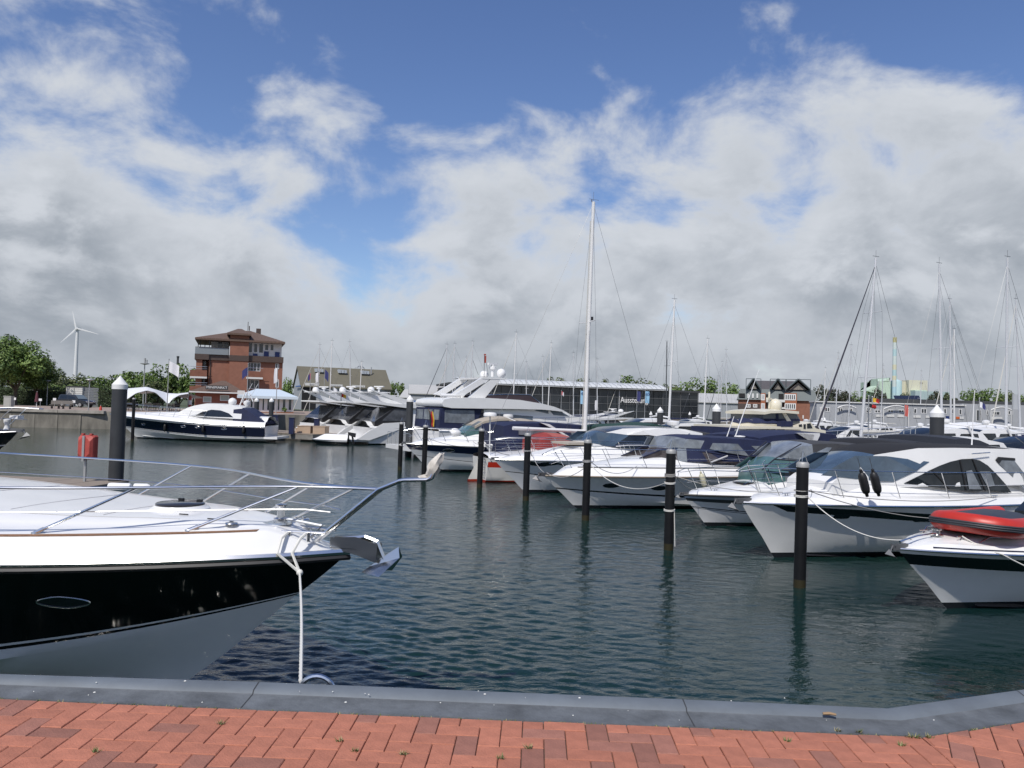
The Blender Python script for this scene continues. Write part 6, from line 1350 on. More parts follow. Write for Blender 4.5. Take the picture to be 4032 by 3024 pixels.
# crates, pillars and tender at the jetty
def crate(px0, px1, py0, py1, d, label, m):
    a, b = at(px0, py1, d), at(px1, py0, d); t = thing('crate', label, 'crate', ((a.x + b.x) / 2, a.y + .6, .65), R(-6), 'tan crates on the jetty'); w = b.x - a.x; h = b.z - a.z
    m_ = MB(); m_.box((0, 0, h / 2), (w, 1.1, h)); m_.build('body', m, t); m_ = MB(); m_.box((0, 0, h + .02), (w + .06, 1.16, .05)); m_.build('lid', m, t)
TAN = mat('tan_plastic', (.42, .31, .22), .6, var=.06)
crate(1170, 1225, 1690, 1716, 68, 'left tan crate on the wooden jetty', TAN); crate(1232, 1282, 1691, 1718, 67.5, 'right tan crate with orange straps on the wooden jetty', TAN); crate(1163, 1172, 1697, 1714, 68.4, 'small tan box left of the crates on the jetty', TAN)
for k, (px, y0, y1, lb) in enumerate(((1148, 1647, 1710, 'navy service pillar left of the tan crates'), (1247, 1651, 1692, 'navy service pillar right behind the tan crates'), (1085, 1637, 1682, 'navy service pillar behind the right white-capped pile'), (1044, 1640, 1690, 'navy service pillar left of the right white-capped pile'))):
    d = 67 + k * 1.6; a = at(px, y1, d); b = at(px, y0, d); t = thing('service_pillar', lb, 'pillar', (a.x, a.y, .6), 0, 'navy service pillars on the jetty'); h = b.z - .6
    m = MB(); m.box((0, 0, h / 2), (.42, .42, h)); m.build('body', mat('navy_metal', (.012, .018, .06), .45), t); m = MB(); m.box((0, 0, h + .03), (.5, .5, .06)); m.build('cap', mat('navy_metal', (.012, .018, .06), .45), t)
def tender():
    p = atx(1225, 63, 0); B = Boat('tender', 'small low motor tender with black outboard at the jetty', 'tender', (p.x, p.y), (-1, -.05), 3.0, 1.4, .42, .38, .5); hull_simple(B, 'black', 'white', nt=10)
    b = MB(); b.sphere((-1.4, 0, .5), .5, 10, 6, 0, (2.0, .9, .35)); b.build('cover', NAVY(), B.root)
    b = MB(); b.loft([[(-3.0, -.15, .8), (-3.0, .15, .8), (-2.95, .15, 1.05), (-2.95, -.15, 1.05)], [(-3.55, -.16, .62), (-3.55, .16, .62), (-3.6, .16, .95), (-3.6, -.16, .95)]], 0, True, True); b.tube([(-3.3, 0, .8), (-3.45, 0, .1)], .08, 6); b.build('outboard_motor', BLACK(), B.root)
tender()
# ------------------------------------------------------------------ buildings on the far shore
class Bld:
    """building with a local frame: x along the front, y into the depth, z up; measured on its front plane"""
    def __init__(s, name, label, px, d, rz=0.0, cat='building', z=QZ, group=None):
        p = atx(px, d, z); s.o = Vector((p.x, p.y)); s.rz = rz; s.ux = Vector((math.cos(rz), math.sin(rz))); s.uy = Vector((-math.sin(rz), math.cos(rz))); s.z = z
        s.root = thing(name, label, cat, (p.x, p.y, z), rz, group)
    def F(s, px, py, y=0.0):
        d = ray(px, py); d2 = Vector((d.x, d.y)); k = (y + s.o.dot(s.uy)) / d2.dot(s.uy); q = d2 * k - s.o
        return q.dot(s.ux), EYE + d.z * k - s.z
    def rect(s, O, sc, x0, y0, x1, y1, y=0.0):
        xm, ym = (x0 + x1) / 2, (y0 + y1) / 2; f = lambda a, b: s.F(O[0] + a / sc, O[1] + b / sc, y)
        return f(x0, ym)[0], f(x1, ym)[0], f(xm, y1)[1], f(xm, y0)[1]
    def box(s, name, x0, x1, y0, y1, z0, z1, m, parent=None): b = MB(); b.b2(x0, x1, y0, y1, z0, z1); return b.build(name, m, parent or s.root, smooth=False)
    def window(s, x0, x1, z0, z1, y=0.0, n=1, m=None, fm=None, t=.09, rows=1):
        fm = fm or mat('white_window_frame', (.68, .68, .67), .5); b = MB(); b.b2(x0, x1, y - .05, y - .02, z0, z0 + t); b.b2(x0, x1, y - .05, y - .02, z1 - t, z1)
        for k in range(n + 1): xx = lerp(x0 + t / 2, x1 - t / 2, k / n); b.b2(xx - t / 2, xx + t / 2, y - .05, y - .022, z0 + t, z1 - t)
        w = b.build('window', fm, s.root, smooth=False)
        for k in range(n):
            a = lerp(x0 + t / 2, x1 - t / 2, k / n) + t / 2; c = lerp(x0 + t / 2, x1 - t / 2, (k + 1) / n) - t / 2; b = MB(); b.b2(a, c, y - .035, y - .012, z0 + t, z1 - t); b.build('pane', m or mat('house_glass', (.035, .04, .045), .06, spec=.8), w, smooth=False)
        return w
    def hip(s, name, x0, x1, y0, y1, z0, z1, rx0, rx1, ry, m, th=.15, parent=None):
        b = MB(); v = [(x0, y0, z0), (x1, y0, z0), (x1, y1, z0), (x0, y1, z0), (rx0, ry, z1), (rx1, ry, z1)]; v += [(x, y, z0 - th) for x, y, _ in v[:4]]
        b.add(v, [(0, 1, 5, 4), (1, 2, 5), (2, 3, 4, 5), (3, 0, 4), (6, 7, 1, 0), (7, 8, 2, 1), (8, 9, 3, 2), (9, 6, 0, 3), (9, 8, 7, 6)]); return b.build(name, m, parent or s.root, smooth=False)
M_BRICK = mat('red_brick', (.25, .112, .074), .85, var=.13, vscale=1.2, bump=.2, bscale=8); M_TILE = mat('brown_roof_tile', (.12, .078, .058), .8, var=.25, vscale=2.5, bump=.5, bscale=4, stretch=(3, .7, 1)); M_BAND = mat('brown_metal_band', (.075, .052, .042), .5, var=.15); M_WHT = mat('white_render', (.62, .62, .60), .7, var=.04); M_BLUE = mat('blue_panel', (.012, .03, .13), .5)
def minimarkt_block():
    O, s = (700, 1200), 2.765; T = Bld('apartment_house', 'four storey brick house with brown hipped roof behind the minimarket', 940, 125, R(20)); r = lambda *a, y=0: T.rect(O, s, *a, y=y)
    x0, x1, z0, zb = r(330, 600, 560, 1190); T.box('wall', x0, x1, 0, 11, -.5, zb, M_BRICK)
    x2, x3, _, _ = r(755, 600, 1135, 1190); T.box('wall', x2 - .2, x3, .3, 11, -.5, zb, M_BRICK)
    tx0, tx1, _, tz = r(557, 320, 762, 1190); T.box('stair_tower', tx0, tx1, -.9, 6, -.5, tz, M_BRICK)
    bx0, bx1, bz0, bz1 = r(335, 545, 557, 605); T.box('fascia_band', bx0 - .1, bx1 - .0, -.25, 11.2, bz0, bz1, M_BAND)
    cx0, cx1, cz0, cz1 = r(755, 562, 1140, 625); T.box('fascia_band', cx0, cx1 + .15, -.2, 11.2, cz0, cz1, M_BAND); T.box('fascia_band', tx0 - .06, tx1 + .06, -1.0, -.88, bz0, bz1, M_BAND)
    b0, b1, bz, _ = r(185, 545, 340, 605); T.box('terrace_slab', b0, b1, -.6, 9, bz0, bz1, M_BAND)
    # white penthouse storey on the right
    wx0, wx1, wz0, wz1 = r(760, 400, 1132, 578); T.box('penthouse_wall', wx0, wx1, .1, 10.5, bz1 - .05, wz1 + .4, M_WHT)
    for a in ((765, 412, 815, 522), (825, 420, 872, 522), (880, 420, 935, 528), (945, 430, 992, 500), (1005, 432, 1048, 502)): q = r(*a); T.window(q[0], q[1], q[2], q[3], .1)
    for a in ((938, 508, 990, 562), (1058, 515, 1108, 570), (818, 532, 868, 556)): q = r(*a); T.box('blue_panel', q[0], q[1], -.02, .08, q[2], q[3], M_BLUE)
    for a in ((820, 398, 875, 410), (942, 404, 995, 416), (1060, 412, 1112, 425)): q = r(*a); T.box('vent_slot', q[0], q[1], .02, .08, q[2], q[3], M_BAND)
    # recessed loggia on the left with posts and glass balustrade
    lx0, lx1, lz0, lz1 = r(360, 385, 557, 545); T.box('loggia_wall', lx0, lx1, 2.2, 10, bz1, lz1 + .3, M_WHT)
    for a in ((428, 402, 490, 535), (500, 415, 550, 535)): q = r(*a, y=2.2); T.window(q[0], q[1], q[2], q[3], 2.2)
    for px, yy in ((222, -.4), (240, 2), (285, 4), (345, -.5)): q = r(px - 4, 400, px + 4, 550); T.box('loggia_post', q[0], q[1], yy, yy + .15, bz1, lz1 + .2, mat('dark_frame', (.03, .03, .035), .4))
    q = r(190, 470, 557, 545); T.box('glass_balustrade', q[0], q[1] - .05, -.55, -.5, bz1, q[3], mat('balustrade_glass', (.22, .25, .27), .1)); b = MB(); b.tube([(q[0], -.52, q[3] + .04), (q[1], -.52, q[3] + .04)], .04, 5); b.build('handrail', STEEL(), T.root)
    # roofs
    e0, e1, ez, rz_ = r(193, 248, 1168, 396); T.hip('roof', e0, e1, -1.3, 12, ez + .15, rz_, (e0 + e1) * .5 + .2, (e0 + e1) * .5 + 1.6, 5.5, M_TILE, .3)
    h0, h1, hz0, hz1 = r(540, 248, 800, 318); T.hip('tower_roof', h0, h1, -1.7, 7, hz0, hz1 + .1, (h0 + h1) / 2 - .2, (h0 + h1) / 2 + .4, 3.5, M_TILE, .3)
    q = r(855, 262, 905, 300, y=5); T.box('chimney', q[0], q[1], 4.5, 6, q[2] - 1.2, q[3], M_BAND)
    b = MB(); q = r(765, 205, 780, 250, y=5); b.tube([(q[0], 5, q[2] - .5), (q[0], 5, q[3] + .3)], .05, 4); b.tube([(q[1], 5, q[2] - .5), (q[1], 5, q[3] - .4)], .08, 4); b.build('aerial', M_BAND, T.root)
    # wing with balconies on the left, balcony stack on the right
    g0, g1, _, gz = r(190, 605, 335, 1190); T.box('rear_wing_wall', g0, g1, 2.6, 10, -.5, bz0, M_BRICK); T.box('wing_corner_pier', g0, g0 + .9, -.3, 2.6, -.5, bz0, M_BRICK)
    for a in ((135, 705, 320, 782), (130, 880, 320, 935)):
        q = r(*a); T.box('balcony_parapet', q[0], q[1], -.9, -.75, q[2], q[3] - .1, mat('dark_brick', (.20, .085, .055), .85, var=.15, vscale=2)); T.box('balcony_slab', q[0], q[1], -.9, 2.6, q[2] - .28, q[2], M_WHT); b = MB(); b.tube([(q[0], -.82, q[3] + .45), (q[1], -.82, q[3] + .45)], .04, 5); b.tube([(q[0], -.82, q[3] + .1), (q[1], -.82, q[3] + .1)], .03, 5); b.build('balcony_rail', STEEL(), T.root)
    for a in ((232, 612, 310, 700), (225, 790, 300, 870)): q = r(*a, y=2.5); T.window(q[0], q[1], q[2], q[3], 2.58)
    q = r(745, 725, 925, 790); T.box('balcony_parapet', q[0], q[1], -.95, -.8, q[2], q[3], mat('dark_brick', (.20, .085, .055), .85, var=.15, vscale=2)); T.box('balcony_slab', q[0], q[1], -.95, .3, q[2] - .3, q[2], M_WHT); b = MB(); b.tube([(q[0], -.87, q[3] + .5), (q[1], -.87, q[3] + .5)], .04, 5); b.build('balcony_rail', STEEL(), T.root)
    for a, n in (((748, 628, 900, 722), 4), ((738, 815, 885, 915), 3), ((1062, 640, 1102, 700), 1), ((1065, 815, 1100, 900), 1)): q = r(*a, y=.3); T.window(q[0], q[1], q[2], q[3], .3, n)
    b = MB(); b.tube([(x0 + .2, -.1, 0), (x0 + .2, -.1, zb)], .08, 5); b.build('downpipe', M_BAND, T.root)
    # the minimarket itself
    K = Bld('minimarket', 'single storey brick shop with tiled roof and minimarket sign', 840, 112, R(20), cat='shop'); r = lambda *a, y=0: K.rect(O, s, *a, y=y)
    x0, x1, _, z1 = r(192, 958, 735, 1180); K.box('wall', x0, x1, 0, 8, -.3, z1, mat('shop_brick', (.24, .085, .055), .85, var=.14, vscale=1.5)); e0, e1, ez, rz_ = r(128, 818, 742, 948); ap = r(495, 815, 510, 830)[0]
    K.hip('roof', e0, e1, -.9, 9, ez, rz_, ap - .3, ap + .3, 4, M_TILE, .2); K.box('gutter', e0, e1, -1.0, -.88, ez - .2, ez - .02, M_WHT)
    q = r(305, 880, 548, 926); K.box('sign_board', q[0], q[1], -1.0, -.9, q[2], q[3], mat('dark_sign', (.05, .047, .045), .5)); o = text_part('sign_lettering', 'MINIMARKT', (q[3] - q[2]) * .78, WP(), K.root, ((q[0] + q[1]) / 2, -1.03, (q[2] + q[3]) / 2), (R(90), 0, 0), .02); o.scale = ((q[1] - q[0]) * .92 / o.dimensions.x, 1, 1)
    for a in ((275, 1000, 366, 1062), (460, 985, 560, 1046)): q = r(*a); K.window(q[0], q[1], q[2], q[3], 0, 1, mat('pale_blind', (.36, .40, .36), .6))
minimarkt_block()
def pavilion():
    O, s = (700, 1200), 2.765; T = Bld('pavilion', 'white glazed pavilion with pale blue tent roof', 1060, 103, R(17), cat='pavilion'); r = lambda *a, y=0: T.rect(O, s, *a, y=y)
    e0, e1, ez, rz_ = r(650, 915, 1312, 995); f0, f1, _, _ = r(850, 915, 1110, 920); T.hip('roof', e0, e1, -.7, 6.5, ez, rz_, f0, f1, 3, mat('pale_blue_membrane', (.52, .60, .66), .6), .35)
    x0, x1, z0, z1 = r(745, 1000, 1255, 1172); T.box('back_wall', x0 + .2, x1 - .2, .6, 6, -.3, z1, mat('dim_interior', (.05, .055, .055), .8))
    xs = [745, 775, 832, 905, 957, 1012, 1072, 1125, 1190, 1255]
    for a, b in zip(xs, xs[1:]):
        q = r(a, 1000, b, 1165); T.window(q[0], q[1], q[2] + .02, q[3], .3, 1, mat('green_glass', (.03, .045, .045), .05, spec=.8), t=.22 if b - a > 35 else .4)
    q = r(735, 1165, 1262, 1195); T.box('plinth', q[0], q[1], -.3, 6, -.4, q[3], M_BRICK); q = r(1140, 1195, 1320, 1235); T.box('terrace_edge', q[0] - 12, q[1], -.9, -.3, -.8, q[3] - .0, mat('pontoon_concrete', (.20, .19, .17), .9))
    q = r(655, 935, 735, 980); T.box('hanging_sign', q[0], q[1], -1.4, -1.3, q[2], q[3], M_WHT)
    for px, lb in ((780, 'round clipped bush left of the pavilion doors'), (1160, 'small potted bush right of the pavilion doors')):
        a = r(px - 30, 1100, px + 30, 1175); p = T.root.matrix_basis @ Vector(((a[0] + a[1]) / 2, -1.2, 0)); bush(lb, p, (a[1] - a[0]) * .55, a[3])
LEAF = {}
def leaf_mesh(key, n, size, shape, mats, seed, clumps=30):
    if key in LEAF: return LEAF[key]
    rng = random.Random(seed); b = MB(); cs = []
    for _ in range(clumps):
        while True:
            v = Vector((rng.uniform(-1, 1), rng.uniform(-1, 1), rng.uniform(-1, 1)))
            if .35 < v.length < 1: break
        cs.append((Vector((v.x * shape[0], v.y * shape[1], v.z * shape[2] * (1.0 if v.z > 0 else .75))) * rng.uniform(.75, 1.0), rng.uniform(.18, .36)))
    for i in range(n):
        c, r = cs[i % clumps]; v = Vector((rng.gauss(0, 1), rng.gauss(0, 1), rng.gauss(0, 1))).normalized() * r * rng.uniform(.55, 1.12) * (shape[0] + shape[2]) / 2
        p = c + v; nrm = (v.normalized() + Vector((rng.uniform(-.8, .8), rng.uniform(-.8, .8), rng.uniform(-.3, .9)))).normalized()
        u = nrm.cross(Vector((rng.uniform(-1, 1), rng.uniform(-1, 1), rng.uniform(-1, 1)))).normalized(); w = nrm.cross(u); sz = size * rng.uniform(.6, 1.3)
        b.add([p - u * sz, p + w * sz * .55, p + u * sz, p - w * sz * .55], [(0, 1, 2, 3)], rng.randrange(len(mats)))
    me = bpy.data.meshes.new('crown'); me.from_pydata(b.v, [], b.f); [me.materials.append(m) for m in mats]; me.polygons.foreach_set('material_index', b.m); LEAF[key] = me; return me
def leafmat(n, c):
    m = mat(n, c, .6, rnd=.18); bs = m.node_tree.nodes['Principled BSDF']; bs.inputs['Transmission Weight'].default_value = 0; bs.inputs['Subsurface Weight'].default_value = 0; return m
G1 = [leafmat('leaf_green', (.11, .175, .035)), leafmat('leaf_dark', (.07, .125, .028)), leafmat('leaf_light', (.15, .22, .05))]
G2 = [leafmat('leaf_olive', (.10, .125, .045)), leafmat('leaf_olive_dark', (.06, .085, .03)), leafmat('leaf_olive_light', (.13, .15, .06))]
G3 = [leafmat('conifer_dark', (.028, .045, .02)), leafmat('conifer_brown', (.055, .05, .025))]
M_BARK = mat('bark', (.09, .07, .05), .9, var=.3, vscale=6, bump=.4, bscale=15)
def tree(label, px, d, top, width, kind=1, trunk=True, base=QZ, group='trees along the far shore', bot=None, n=1600, detail=False, depth=None):
    p = atx(px, d, base); tz = at(px, top, d).z - base; w = width * (1.05 if detail else 1.3) * d / FPX / 2; t = thing('tree', label, 'tree', (p.x, p.y, base), random.uniform(0, 6), group)
    cb = (at(px, bot, d).z - base) if bot else tz * .18; h = (tz - cb) / 2; k = random.randrange(3); mats = {1: G1, 2: G2, 3: G3}[kind]
    key = (kind, k, detail); me = leaf_mesh(key, 9000 if detail else 2200, .055 if detail else .085, (1, 1, 1), mats, 11 + k + kind * 7, 60 if detail else 34)
    o = inst('crown', me, (0, 0, cb + h), 0, t, (w / 1.12, w / 1.12, h / 1.02))
    b = MB(); r = max(.12, w * .05); b.tube([(0, 0, -.3), (.05, 0, cb * .6), (0, .05, cb + h * .6)], [r * 1.3, r, r * .5], 7)
    for a in (0, 1.9, 4.1, 5.3): b.tube([(0, 0, cb * .75 + .3), (w * .3 * math.cos(a), w * .3 * math.sin(a), cb + h * .5), (w * .55 * math.cos(a + .2), w * .55 * math.sin(a + .2), cb + h * 1.1)], [r * .6, r * .4, r * .15], 5)
    b.build('trunk', M_BARK, t); return t
def bush(label, p, r, h, kind=1, group='clipped bushes on the terrace'):
    t = thing('bush', label, 'bush', p, 0, group); inst('foliage', leaf_mesh((kind, 'b'), 900, .12, (1, 1, 1), G1 if kind == 1 else G2, 77, 22), (0, 0, h * .5), 0, t, (r / 1.1, r / 1.1, h * .5))
    b = MB(); b.tube([(0, 0, 0), (0, 0, h * .5)], .05, 5); b.build('stem', M_BARK, t)
pavilion()
M_SHEET = mat('grey_sheet_metal', (.34, .36, .38), .55, var=.05, vscale=.6, bump=.2, bscale=10, stretch=(3, 3, .1)); M_GABLE = mat('pale_blue_cladding', (.42, .46, .50), .6, var=.04)
def gabled(name, label, px, d, rz, W, D, he, hr, wall, roof, z=QZ):
    T = Bld(name, label, px, d, rz); b = MB(); b.b2(0, W, 0, D, -1, he); b.build('wall', wall, T.root, smooth=False)
    b = MB()
    for x0, x1 in ((-.0, .25), (W - .25, W)): b.add([(x, y, zz) for x in (x0 - .01, x1) for y, zz in ((0, he), (D, he), (D / 2, hr - .1))], [(0, 1, 2), (5, 4, 3), (0, 3, 4, 1), (1, 4, 5, 2), (2, 5, 3, 0)])
    b.build('gable', M_GABLE, T.root, smooth=False)
    b = MB(); t = .18
    for y0, y1, s0 in ((-.35, D / 2, 0), (D + .35, D / 2, 1)):
        e = he - .35 * (hr - he) / (D / 2); b.add([(-.3, y0, e), (W + .3, y0, e), (W + .3, y1, hr), (-.3, y1, hr), (-.3, y0, e + t), (W + .3, y0, e + t), (W + .3, y1, hr + t), (-.3, y1, hr + t)], [(0, 1, 2, 3), (7, 6, 5, 4), (0, 4, 5, 1), (1, 5, 6, 2), (2, 6, 7, 3), (3, 7, 4, 0)])
    b.build('roof', roof, T.root, smooth=False); return T
def halls():
    O, s = (1100, 1300), 2.765
    T = gabled('workshop_hall', 'grey workshop hall with olive roof and three white signs', 1184, 158, R(23), 18.6, 12, 4.9, 9.0, M_SHEET, mat('olive_roof', (.13, .12, .085), .7, var=.08, vscale=.5))
    r = lambda *a, y=0: T.rect(O, s, *a, y=y)
    for a in ((245, 622, 400, 745),): q = r(*a); T.box('gate_opening', q[0], q[1], -.06, .02, 0, q[3], mat('dark_opening', (.012, .012, .014), .8))
    for a, tx in (((280, 576, 432, 612), 'Service'), ((548, 590, 686, 630), 'Lackierhalle'), ((785, 600, 932, 642), 'Lackierhalle 2')):
        q = r(*a); T.box('sign_board', q[0], q[1], -.12, -.03, q[2], q[3], M_WHT); text_part('sign_lettering', tx, (q[3] - q[2]) * .55, mat('grey_lettering', (.12, .13, .15), .6), T.root, ((q[0] + q[1]) / 2, -.14, (q[2] + q[3]) / 2), (R(90), 0, 0), .01)
    for k in range(3):
        b = MB(); x = 3.2 + 4.9 * k
        for j in range(3): b.b2(x + .6 * j, x + .6 * j + .5, 3.5, 5.6, 8.0, 8.75 - .05 * j)
        b.build('roof_vent', M_GABLE, T.root, smooth=False)
    b = MB(); b.tube([(15.2, 4, 8), (15.2, 4, 9.6)], .12, 6); b.build('flue', M_SHEET, T.root); b = MB(); b.b2(-.4, -.25, -.4, 6, 4.7, 4.95); b.build('blue_trim', mat('blue_trim', (.03, .12, .35), .5), T.root)
    T = gabled('grey_shed', 'light grey metal shed with pale roof and blue door', 1612, 175, R(8), 15, 10, 4.2, 6.2, M_SHEET, mat('pale_sheet_roof', (.45, .45, .43), .5, var=.06, vscale=.4)); T.box('blue_door', -.06, .02, 1.5, 4, 0, 3.4, mat('blue_trim', (.03, .12, .35), .5)); T.box('front_door', .3, 1.6, -.05, .02, 0, 2.6, mat('blue_trim', (.03, .12, .35), .5))
    T = gabled('small_shed', 'small pale shed left of the light grey metal shed', 1575, 190, R(-10), 3.2, 8, 3.4, 5.3, M_GABLE, mat('pale_sheet_roof', (.45, .45, .43), .5))
    # exhibition hall: long glass front
    H = Bld('exhibition_hall', 'long dark glass exhibition hall with pale curved roof edge', 1770, 158, R(14), cat='hall'); O, s = (2200, 1350), 2.765
    xe = H.F(2748, 1600)[0]; xm = H.F(2622, 1600)[0]; zt = H.F(2300, 1532)[1]; W = xe
    H.box('core', 0, xe, 1.2, 18, -.5, zt - .4, mat('dim_interior', (.05, .055, .055), .8)); n = 26; rows = 4; pw, ph = W / n, (zt) / rows
    pm = MB(); pm.b2(-pw / 2 + .05, pw / 2 - .05, -.03, .03, .04, ph - .04); gl = mat('hall_glass', (.022, .026, .030), .07, spec=.7, rnd=.35); me = pm.mesh('glass_pane', gl, smooth=False)
    for i in range(n):
        for j in range(rows): o = inst('glass_pane', me, ((i + .5) * pw, random.uniform(-.01, .01), j * ph), 0, H.root)
    fr = mat('hall_mullion', (.16, .165, .17), .5, .3)
    for j in range(rows + 1): H.box('transom', 0, W, -.12, -.04, j * ph - .04, j * ph + .04, fr)
    for i in range(0, n + 1, 2): H.box('mullion', i * pw - .05, i * pw + .05, -.18, -.125, 0, zt, fr)
    H.box('fascia', -.3, W + .3, -.5, 18, zt, zt + .45, mat('dark_fascia', (.045, .048, .05), .6))
    b = MB(); prof = [(-1.0, zt + .5), (-.2, zt + .95), (2, zt + 1.45), (9, zt + 1.9)]; b.loft([[(2.0, y, z) for y, z in prof], [(xm, y, z) for y, z in prof]]); b.loft([[(2.0, y, z - .25) for y, z in prof], [(xm, y, z - .25) for y, z in prof]]); b.build('roof_shell', mat('pale_roof_sheet', (.58, .60, .60), .5), H.root)
    nr = 40
    rm = MB(); rm.loft([[(-.06, y - .02, z + .06), (.06, y - .02, z + .06)] for y, z in prof]); rme = rm.mesh('roof_rib', mat('roof_rib', (.36, .38, .38), .5))
    for i in range(nr): inst('roof_rib', rme, (lerp(2.3, xm - .3, i / (nr - 1)), 0, 0), 0, H.root)
    a = H.F(O[0] + 660 / s, O[1] + 620 / s); c = H.F(O[0] + 845 / s, O[1] + 620 / s); zz = a[1]
    o = text_part('sign_lettering', 'Ausstellung', 1.75, WP(), H.root, (a[0], -.6, zz - .05), (R(90), 0, 0), .06, 'LEFT')
    bb = o.dimensions.x; o.scale = (((c[0] - a[0]) * 1.62) / max(.1, bb), 1, 1)
    T = gabled('storage_hall', 'low grey storage hall between the glass hall and the apartments', 2740, 215, R(6), 17, 16, 4.6, 7.2, M_SHEET, mat('pale_sheet_roof', (.45, .45, .43), .5))
halls()
def apartments():
    O, s = (2800, 1350), 3.016; T = Bld('apartment_block', 'brick apartment block with grey mansard roof and three glazed gables', 3060, 185, R(-16)); r = lambda *a, y=0: T.rect(O, s, *a, y=y)
    x0, x1, _, zb = r(322, 682, 1248, 930); SL = mat('grey_slate_cladding', (.095, .118, .122), .6, var=.08, vscale=.8); T.box('wall', x0, x1, 0, 13, -1.5, zb, M_BRICK)
    a0, a1, az0, az1 = r(305, 552, 1272, 682); b = MB(); b.add([(a0, -.5, az0), (a1, -.5, az0), (a1, 13.5, az0), (a0, 13.5, az0), (a0 + .8, .9, az1), (a1 - .8, .9, az1), (a1 - .8, 12, az1), (a0 + .8, 12, az1)], [(0, 1, 5, 4), (1, 2, 6, 5), (2, 3, 7, 6), (3, 0, 4, 7), (4, 5, 6, 7), (3, 2, 1, 0)]); b.build('mansard_roof', SL, T.root, smooth=False)
    _, _, _, zr = r(420, 432, 1170, 552)
    RT = mat('dark_roof_tile', (.085, .08, .082), .75, var=.15, vscale=1.5)
    g0, g1 = r(440, 432, 1150, 550)[:2]; b = MB(); b.add([(g0, 1.2, az1), (g1, 1.2, az1), (g1 - 1.5, 6, zr - .15), (g0 + 1.5, 6, zr - .15), (g0, 11, az1), (g1, 11, az1)], [(0, 1, 2, 3), (3, 2, 5, 4), (0, 3, 4), (1, 5, 2)]); b.build('main_roof', RT, T.root, smooth=False)
    for k, (p0, p1) in enumerate(((415, 590), (700, 885), (890, 1180))):
        q = r(p0, 432, p1, 550); xm = (q[0] + q[1]) / 2; y0 = -.2; b = MB()
        b.add([(q[0], y0, az1), (q[1], y0, az1), (xm, y0, zr), (q[0], 10, az1), (q[1], 10, az1), (xm, 10, zr)], [(0, 3, 5, 2), (1, 2, 5, 4), (3, 4, 5)]); g = b.build('gable_roof', RT, T.root, smooth=False)
        b = MB(); b.add([(q[0] + .8, .35, az1), (q[1] - .8, .35, az1), (xm, .35, zr - .7), (q[0] + .8, .5, az1), (q[1] - .8, .5, az1), (xm, .5, zr - .7)], [(0, 1, 2), (5, 4, 3), (0, 3, 4, 1)]); b.build('gable_glazing', mat('gable_boarding', (.20, .185, .16), .5, var=.3, vscale=1.5), g, smooth=False)
        for e in (q[0], q[1]): b = MB(); b.tube([(e, y0 - .3, az1), (xm, y0 - .3, zr + .1)], .22, 4); b.build('barge_board', SL, g)
        b = MB()
        for e in (q[0], q[1]): b.tube([(e, y0 - .3, az1), (e, y0 - .3, zr)], .07, 4); b.tube([(e, y0 - .3, zr), (xm, y0 - .3, zr)], .07, 4)
        b.build('steel_truss', SL, g)
    for p0, p1 in ((588, 642), (868, 1012)):
        q = r(p0, 598, p1, 900); T.box('bay', q[0], q[1], -1.2, 1, -1, q[3], mat('bay_brick', (.34, .13, .07), .85, var=.1))
        n = 2 if p0 < 600 else 5
        for y0, y1 in ((608, 682), (718, 792)): w = r(p0 + 5, y0, p1 - 5, y1, y=-1.2); T.window(w[0], w[1], w[2], w[3], -1.2, n, t=.22)
    for a in ((418, 728, 468, 768), (498, 728, 548, 768), (430, 605, 452, 655), (485, 602, 506, 655), (538, 602, 558, 655), (465, 818, 490, 850), (532, 822, 560, 870), (1085, 860, 1100, 900)): w = r(*a); T.window(w[0], w[1], w[2], w[3], -.52 if a[1] < 660 else -.05, 2 if a[2] - a[0] > 40 else 1, t=.2)
    for a in ((650, 675, 700, 705), (768, 675, 872, 705), (768, 765, 872, 785), (650, 785, 700, 800)): q = r(*a); T.box('balcony', q[0], q[1], -1.6, 0, q[2], q[3], M_WHT)
    for a in ((650, 610, 700, 668), (800, 605, 860, 670), (655, 715, 700, 780), (800, 712, 862, 765), (330, 600, 402, 645), (358, 725, 400, 780)): q = r(*a); T.box('loggia_opening', q[0], q[1], -.56 if a[1] < 660 else -.03, .02 if a[1] > 660 else -.3, q[2], q[3], mat('dark_opening', (.012, .012, .014), .8))
    q = r(322, 722, 580, 812); T.box('timber_panel', q[0], q[1], -.045, .0, q[2], q[3], mat('dark_timber', (.07, .05, .045), .7))
apartments()
